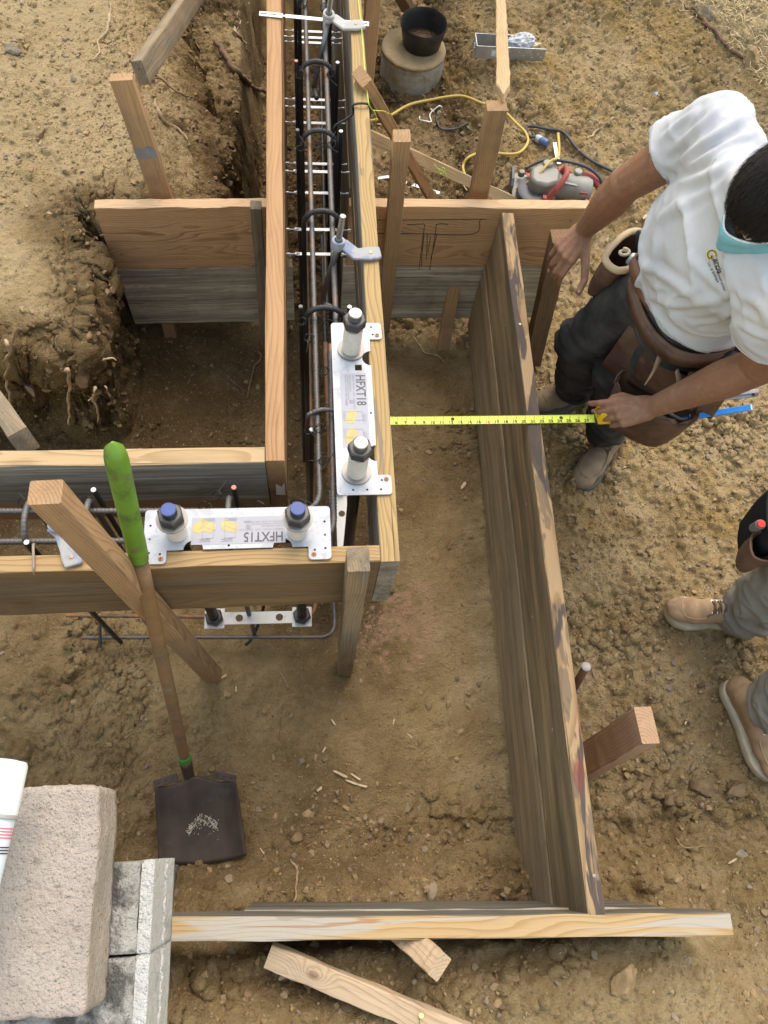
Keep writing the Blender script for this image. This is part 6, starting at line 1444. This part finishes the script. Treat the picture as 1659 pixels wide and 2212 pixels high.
# printed logo, laid on the cloth
def print_on(s, size, x0, y0, rd, upv, mat, lift, name, bold=0):
    cu = bpy.data.curves.new('t', 'FONT'); cu.body = s; cu.size = size; cu.offset = bold; cu.resolution_u = 3; t = bpy.data.objects.new('t', cu); COL.objects.link(t)
    me = bpy.data.meshes.new_from_object(t.evaluated_get(bpy.context.evaluated_depsgraph_get())); bpy.data.objects.remove(t); bpy.data.curves.remove(cu); me.name = name
    for v in me.vertices:
        x, y = x0+rd[0]*v.co.x+upv[0]*v.co.y, y0+rd[1]*v.co.x+upv[1]*v.co.y; d = (RM @ _ray(x, y)).normalized(); h = stree.ray_cast(EYE, d); v.co = ((h[0] if h[0] else at(x, y, .1))-d*lift)-pz.location
    me.materials.clear(); me.materials.append(mat); o = bpy.data.objects.new(name, me); COL.objects.link(o); o.parent = shirt
rd, up_ = (.28, .96), (.96, -.28); M_gold = plain('print_gold', (.60, .50, .04), .6)
print_on('G', 30, 1524, 541, rd, up_, M_gold, .0016, 'logo_print', .9); print_on('G', 30, 1524, 541, rd, up_, M_ink, .0024, 'logo_print', -.55)
print_on('arcia', 17.5, 1541, 560, rd, up_, M_ink, .0022, 'name_print', .2); print_on('Concrete Construction', 8.6, 1534, 553, (.36, .93), (.93, -.36), M_ink, .0022, 'trade_print'); print_on('Lic. # 849964', 8.6, 1528, 568, (.42, .91), (.91, -.42), M_ink, .0022, 'licence_print')
# trousers
g = G(); g.loft([ring(hpm+V(0, 0, -.10), .165, .115, sa_), ring(hpm+V(0, 0, .0), .172, .125, sa_), ring(hpm+V(0, 0, .09), .160, .115, sa_)])
for S_ in 'RL':
    hp, kn_, an = J[S_+'hip'], J[S_+'knee'], J[S_+'ank']
    g.caps(hp+V(0, 0, -.01), .104, hp.lerp(kn_, .55), .090); g.caps(hp.lerp(kn_, .5), .091, kn_, .076); g.ell(kn_+V(-.008, 0, 0), Matrix.Identity(3), (.080, .076, .080)); g.caps(kn_, .076, kn_.lerp(an, .5), .073); g.caps(kn_.lerp(an, .45), .073, an+V(0, 0, .012), .069)
def jean_disp(co, n):
    kz = math.exp(-((co.z+.42)/.13)**2)+1.2*math.exp(-((co.z+.72)/.12)**2)+.5*math.exp(-((co.z+.08)/.1)**2)
    v = V(co.x*9, co.y*9, co.z*26+co.x*10); k = 1-abs(mnoise.noise(v)); return co+n*(.010*kz*(k**3*1.3-.5)+.0028*mnoise.noise(co*22))
tr = remesh(g, 'trousers', .006, 7, M_jean, pz, disp=jean_disp)
boot(pz, at(1148, 888, -.89), at(1302, 842, -.89), gz(1.0, 1.35)-.004, J['Rank']+V(0, 0, .0), M_suede, M_sole, .058, w=.056)
boot(pz, at(1240, 1056, -.89), at(1338, 926, -.89), gz(1.0, 1.15)-.004, J['Lank']+V(0, 0, .0), M_suede, M_sole, .058, w=.057)
# tool belt with pouches
tb = thing_child('tool_belt', pz)
bc_ = hpm+V(-.004, 0, -.010)
def beltring(c, a, b, h, t=.006):
    o1, o2 = ring(c+V(0, 0, -h), a, b, sa_, 44, 2.4), ring(c+V(0, 0, h), a*.985, b*.985, sa_, 44, 2.4); i1, i2 = ring(c+V(0, 0, -h), a-t, b-t, sa_, 44, 2.4), ring(c+V(0, 0, h), a*.985-t, b*.985-t, sa_, 44, 2.4); return [i1, o1, o2, i2, i1]
g = G(); g.loft(beltring(bc_, .192, .140, .026), False); g.loft(beltring(bc_+V(0, 0, .0), .195, .143, .014), False); g.build('belt', M_leath, tb, True)
def pouch(c, ax, out, w, d, h, rim, mat, flare=.1, tilt=0, torn=0, name='pouch', inner=None):
    """open leather bag: c top centre, ax its width direction, out away from the body"""
    ax, out = Vector(ax).normalized(), Vector(out).normalized(); dn = (V(0, 0, -1)+out*tilt).normalized(); rr = random.Random(int(w*1000)+int(h*999)); n = 36
    def rg(t, k):
        o = []
        for i in range(n):
            a = 2*PI*i/n; cx, sy_ = math.cos(a), math.sin(a); x = math.copysign(abs(cx)**.75, cx); y = math.copysign(abs(sy_)**.75, sy_)
            ww, dd_ = w/2*(1-flare*t)*k, d/2*(1-.35*t)*k; j = torn*rr.uniform(-1, 1) if t == 0 else 0
            o.append(c+ax*(x*ww)+out*((y+1)*dd_+ (0 if y > -.2 else .002))+dn*(h*t+j)+out*.004*mnoise.noise(V(i*.4, t*4, 1)))
        return o
    g = G(); g.loft([rg(0, .93), rg(.02, 1.0), rg(.15, 1), rg(.4, 1.02), rg(.75, 1.0), rg(.95, .92), rg(1, .75)], False); bot = rg(1, .75); g.add(bot, [tuple(range(n))]); g.loft([rg(0.0, .93), rg(.3, .93), rg(.7, .92), rg(.88, .7)], False); bi = rg(.88, .7); g.add(bi, [tuple(range(n))])
    o = g.build(name, mat, tb, True)
    if rim: G().tube(rg(.0, 1.0), rim[0], 8, closed=True).build('rim', rim[1], o, True)
    return o
# right front pouch (tan rim) and the big left pouch
outR = (sa_*.75+fw_*.65).normalized(); cR = at(1372, 552, -.075); cR = cR+outR*-.02
pouch(cR, outR.cross(V(0, 0, 1)), outR, .165, .085, .17, (.010, M_tanl), M_leath, .25, .25)
outL = (-sa_*.80+fw_*.60).normalized(); axL = outL.cross(V(0, 0, 1)); cL = at(1500, 735, -.085)-outL*.03
g = G(); rows = 14; n = 20; vs = []
for j in range(rows+1):
    t = j/rows
    for i in range(n+1):
        s_ = i/n*2-1; vs.append(cL+axL*(s_*(.155+.02*t))+V(0, 0, .045-.30*t)+outL*(.022*(1-s_*s_)+.045*t+.006*mnoise.noise(V(s_*3, t*4, 2)))-outL*.02)
pn = g.add(vs, [(j*(n+1)+i, j*(n+1)+i+1, (j+1)*(n+1)+i+1, (j+1)*(n+1)+i) for j in range(rows) for i in range(n)]).build('leather_panel', M_leath, tb, True); md = pn.modifiers.new('s', 'SOLIDIFY'); md.thickness = .004
g = G(); 
for z, w_ in ((.085, .10), (.0, 0)):
    if w_: g.tube(spline([cL+axL*s_*.09+V(0, 0, -z)+outL*(.024*(1-s_*s_)+.016) for s_ in (-1, -.5, 0, .5, 1)], 5), .003, 6)
g.build('edge_welt', plain('welt', (.20, .13, .085), .6), pn, True)
pouch(cL+V(0, 0, -.10)+outL*.006, axL, outL, .19, .055, .13, (.0032, M_leath), M_leath, .1, .1, .0)
pouch(cL+V(0, 0, -.215)+outL*.015-axL*.005, axL, outL, .25, .12, .17, (.0035, M_leath), M_leath, .25, .25, .008)
pouch(cL+V(0, 0, -.085)+outL*.045+axL*-.075, axL, outL, .075, .035, .12, (.003, M_tanl), M_leath, .1, .1, .0)
# dangling strap ends and holders
def strapp(pts, w, mat, name, wd):
    P = spline(pts, 6); g = G(); wd = Vector(wd).normalized(); n = len(P)
    sec = []
    for i, p in enumerate(P):
        d = (P[min(i+1, n-1)]-P[max(i-1, 0)]).normalized(); nn = d.cross(wd).normalized(); k = w*(.55+.45*min(1, i/4))*(1 if i < n-3 else (.85, .6, .25)[i-n+3]); sec.append([p-wd*k-nn*.002, p+wd*k-nn*.002, p+wd*k+nn*.002, p-wd*k+nn*.002])
    return g.loft(sec).build(name, mat, tb, True)
a0 = at(1447, 706, -.07); strapp([a0, at(1433, 745, -.10), at(1418, 790, -.13), at(1395, 830, -.16)], .018, plain('worn_strap', (.24, .15, .09), .7, 0, .3, 30, .2), 'strap_end', (.6, .6, .5))
strapp([at(1372, 560, -.02)+fw_*.01, at(1376, 600, -.03), at(1396, 650, -.045), at(1425, 692, -.055), at(1452, 706, -.06)], .020, plain('padded_leather', (.17, .085, .05), .5, 0, .25, 20, .15), 'padded_flap', (.2, .1, 1))
strapp([at(1462, 800, -.14), at(1470, 830, -.18), at(1474, 855, -.22)], .010, M_tanl, 'pencil_sleeve', (.6, .7, .2))
# tail of the shirt showing under the belt
ta1, ta2 = at(1372, 590, -.05), at(1372, 662, -.13); g = G(); g.ell((ta1+ta2)/2, frame(ta2-ta1, z=fw_), ((ta2-ta1).length*.6, .030, .010), 18, 12); remesh(g, 'shirt_tail', .004, 3, M_shirt, pz, disp=folds(.004, 30, 30, 12, 3))
# tools in the pouches: things of their own
def toolbox(name, label, cat, a, b, w, h, mat, up=(0, -.4, 1), bev=.0015):
    a, b = Vector(a), Vector(b); R = frame(b-a, z=up); r = thing(name, label, cat, a); return r, R
a, b = at(1482, 903, -.34), at(1618, 881, -.34); r, R = toolbox('torpedo_level', 'bright blue level bar sticking out of the worker left pouch', 'level', a, b, 0, 0, None)
G().box((a+b)/2, ((b-a).length, .016, .034), R).build('blue_face', plain('blue_metal', (.008, .20, .62), .35, 0, .12, 40, .03, [((.3, .4, .5), 60, .68, .4)]), r, bevel=.001)
for t in (.02, .98): G().box(a.lerp(b, t), (.004, .0162, .0342), R).build('end_edge', M_zinc, r)
a, b = at(1452, 872, -.30), at(1636, 850, -.30); r, R = toolbox('speed_square', 'dull grey folding rule bars lying above the blue level', 'ruler', a, b, 0, 0, None)
for dz, c in ((.007, (.33, .33, .33)), (-.004, (.22, .22, .23))): G().box((a+b)/2+V(0, dz*.6, dz), ((b-a).length, .010, .007), R).build('metal_bar', plain('grey_metal', c, .4, .7), r, bevel=.001)
G().box(a.lerp(b, .97), ((b-a).length*.05, .013, .016), R).build('end_cap', plain('brown_cap', (.12, .07, .06), .6), r, bevel=.001)
a, b = at(1450, 893, -.33), at(1486, 905, -.33); g = G(); g.tube(spline([at(1437, 884, -.32), at(1452, 896, -.33), at(1470, 905, -.335), at(1486, 904, -.335)], 5), .005, 8); tag(g.build('wire_cutter', plain('handle_grey', (.28, .28, .27), .5), None, True, loc=a), 'grey curved tool handles in front of the blue level', 'pliers')
bp = at(1625, 806, -.16); r = thing('battery_drill', 'yellow and black battery pack of a drill at the right picture edge', 'drill', bp); R = frame((.95, .12, .05), z=(0, -.5, 1))
q = lambda u, v, z: bp+R @ V(u, v, z)
G().box(q(.012, .0, .008), (.075, .055, .035), R).build('battery_body', M_case, r, bevel=.006); g = G(); g.box(q(.012, .0, -.018), (.085, .065, .026), R); g.box(q(.045, .005, .012), (.022, .05, .030), R); g.box(q(-.03, .012, .0), (.03, .05, .04), R); g.box(q(.015, .03, .012), (.06, .014, .03), R); g.build('battery_casing', M_rubber, r, bevel=.004)
hp_ = bc_-sa_*.205; g = G(); g.caps(q(-.03, .01, .02), .024, bp.lerp(hp_, .6)+V(0, 0, .03), .027); g.caps(bp.lerp(hp_, .6)+V(0, 0, .03), .030, hp_+V(0, 0, -.09), .026); g.build('drill_body', M_rubber, r, True)
for i, (x, y, t_, lab) in enumerate(((1350, 545, M_cream, 'rolled cream strap end inside the tan rimmed pouch'), (1372, 553, M_white, 'white plastic anchor in the tan rimmed pouch'))):
    p = at(x, y, -.075)
    if i == 0: g = G(); g.tube([p+V(.016*math.cos(a)*(1-.05*a), .012*math.sin(a)*(1-.05*a), -.01+.002*a) for a in [k*.5 for k in range(18)]], .0045, 8); o = g.build('strap_roll', t_, None, True, loc=p); tag(o, lab, 'strap')
    else: o = G().lathe([(.010, -.03), (.0115, -.002), (.010, 0), (.004, .0005), (.004, .006), (.001, .0065)], p, (.2, -.1, 1), 16).build('plastic_anchor', t_, None, 'auto', loc=p); tag(o, lab, 'anchor')
p = at(1382, 505, -.04); tag(G().caps(p, .011, p+V(.03, -.02, -.10), .009).build('tool_grip', plain('dark_blue_grip', (.02, .03, .04), .5), None, True, loc=p), 'dark rubber tool grip poking up behind the tan rimmed pouch', 'hand tool')
# ------------------------------------------------------------------ second worker, mostly outside the picture
ZG2 = gz(1.35, .6)
p2 = thing('person', 'worker in tan boots and grey trousers standing at the right picture edge', 'person', V(1.42, .5, ZG2))
a1, a2 = at(1602, 1330, -.80), at(1655, 1530, -.80); h1_, h2_ = V(1.40, .66, -.04), V(1.40, .40, -.04); k1, k2 = V(1.385, .66, -.44), V(1.42, .375, -.44)
sh2 = V(1.42, .52, .48); ax2 = V(.25, .97, 0).normalized(); hd2 = V(1.40, .50, .74)
g = G(); g.ell(hd2, Matrix.Identity(3), (.095, .078, .115), 24, 16); g.ell(hd2+V(-.03, -.01, -.06), Matrix.Identity(3), (.06, .06, .065)); g.ell(hd2+V(-.098, -.02, -.02), Matrix.Identity(3), (.02, .014, .022)); g.caps(hd2+V(.02, 0, -.07), .058, sh2+V(0, 0, .03), .064)
for s_ in (-1, 1): g.ell(hd2+ax2*s_*.08, Matrix.Identity(3), (.02, .01, .03)); 
g.caps(sh2, .1, V(1.40, .53, 0), .1); n2 = []
for s_ in (1, -1):
    s0_ = sh2+ax2*s_*.19; e_ = s0_+V(.03, s_*.05, -.29); w2_ = e_+V(-.12, -.01*s_, -.22); g.caps(s0_, .056, e_, .044); g.caps(e_, .045, w2_, .029)
    fdir = V(-.35, 0, -.93).normalized(); hand(g, w2_, w2_+fdir*.09, V(0, s_, 0), V(-1, 0, 0), [(20, 25, 15)]*4, [w2_+fdir*.04+V(-.03, 0, 0), w2_+fdir*.07+V(-.045, 0, 0), w2_+fdir*.095+V(-.05, 0, 0), w2_+fdir*.115+V(-.05, 0, 0)], None)
for h_, k_, a_ in ((h1_, k1, a1), (h2_, k2, a2)): g.caps(h_, .07, k_, .05); g.caps(k_, .05, a_, .035)
remesh(g, 'body', .0042, 6, M_skin, p2)
g = G(); g.loft([ring(V(1.40, .53, -.06), .19, .13, ax2), ring(V(1.40, .53, .15), .185, .13, ax2), ring(V(1.41, .525, .35), .20, .13, ax2), ring(sh2+V(0, 0, -.02), .20, .10, ax2), ring(sh2+V(0, 0, .06), .075, .07, ax2)])
for s_ in (1, -1): s0_ = sh2+ax2*s_*.19; g.caps(sh2+ax2*s_*.12, .085, s0_, .082); g.caps(s0_, .082, s0_+V(.018, s_*.03, -.16), .082)
remesh(g, 'shirt', .008, 8, M_tee2, p2, disp=folds(.006, 6, 6, 9, 4))
g = G(); g.ell(hd2+V(0, 0, .035), Matrix.Identity(3), (.106, .088, .095), 24, 14); g.loft([[hd2+V(-.07-.11*math.cos(t)*k, .075*math.sin(t), .045-.01*k) for t in [-PI/2+PI*i/10 for i in range(11)]] for k in (.3, 1.0, 1.0)]); remesh(g, 'cap', .006, 5, plain('cap_cloth', (.05, .06, .07), .9), p2)
g = G(); g.loft([ring(V(1.40, .53, -.12), .17, .12, ax2), ring(V(1.40, .53, .02), .175, .125, ax2)])
for h_, k_, a_ in ((h1_, k1, a1), (h2_, k2, a2)):
    g.caps(h_, .105, k_, .085); g.caps(k_, .085, a_+V(0, 0, .05), .082); g.caps(a_+V(0, 0, .06), .080, a_+V(-.006, 0, -.0), .072)
def kh_disp(co, n):
    kz = math.exp(-((co.z+.70)/.16)**2); v = V(co.x*12+co.z*14, co.y*10, co.z*20); k = 1-abs(mnoise.noise(v)); return co+n*(.016*kz*(k**3*1.3-.5)+.003*mnoise.noise(co*20))
remesh(g, 'trousers', .0058, 6, M_kh, p2, disp=kh_disp)
zb = gz(1.3, .6)-.004
boot(p2, at(1431, 1326, -.885), at(1592, 1345, -.885), zb, a1+V(0, 0, -.01), M_tanb, M_cream, .058, True, .053, True)
boot(p2, at(1664, 1690, -.885), at(1562, 1474, -.885), zb, a2+V(0, 0, -.01), M_tanb, M_cream, .058, True, .055, True)
tb = thing_child('tool_belt', p2); pc_ = at(1728, 1120, -.30)
M_canv = cloth('black_canvas', (.018, .019, .02), (.035, .036, .036))
pouch(pc_, (.25, 1, 0), (-1, .25, 0), .20, .09, .20, (.004, M_canv), M_canv, .35, .10); pouch(at(1672, 1185, -.34)+V(.01, 0, 0), (.25, 1, 0), (-1, .2, 0), .085, .075, .13, (.003, M_leath), M_leath, .2, .05)
g = G(); g.loft([ring(V(1.40, .53, -.03), .195, .145, ax2, 40), ring(V(1.40, .53, .02), .195, .145, ax2, 40), ring(V(1.40, .53, .02), .188, .138, ax2, 40), ring(V(1.40, .53, -.03), .188, .138, ax2, 40), ring(V(1.40, .53, -.03), .195, .145, ax2, 40)], False); g.build('belt', M_canv, tb, True)
strapp([pc_+V(.02, 0, .005), pc_.lerp(V(1.265, .56, -.02), .5)+V(0, 0, .02), V(1.265, .56, -.0)], .05, M_canv, 'pouch_strap', (.2, 1, 0))
mp = at(1644, 1132, -.29); mk_ = thing('marker', 'red and grey capped marker in the black pouch at the right edge', 'marker', mp)
G().lathe([(.013, -.06), (.0135, -.01), (.013, -.004), (.011, -.003)], mp, (-.25, -.2, 1), 18).build('barrel', plain('marker_grey', (.15, .16, .16), .5), mk_, 'auto'); G().lathe([(.011, -.004), (.0105, .004), (.0085, .006), (.001, .0062)], mp, (-.25, -.2, 1), 18).build('red_cap', plain('marker_red', (.72, .05, .04), .4), mk_, 'auto')
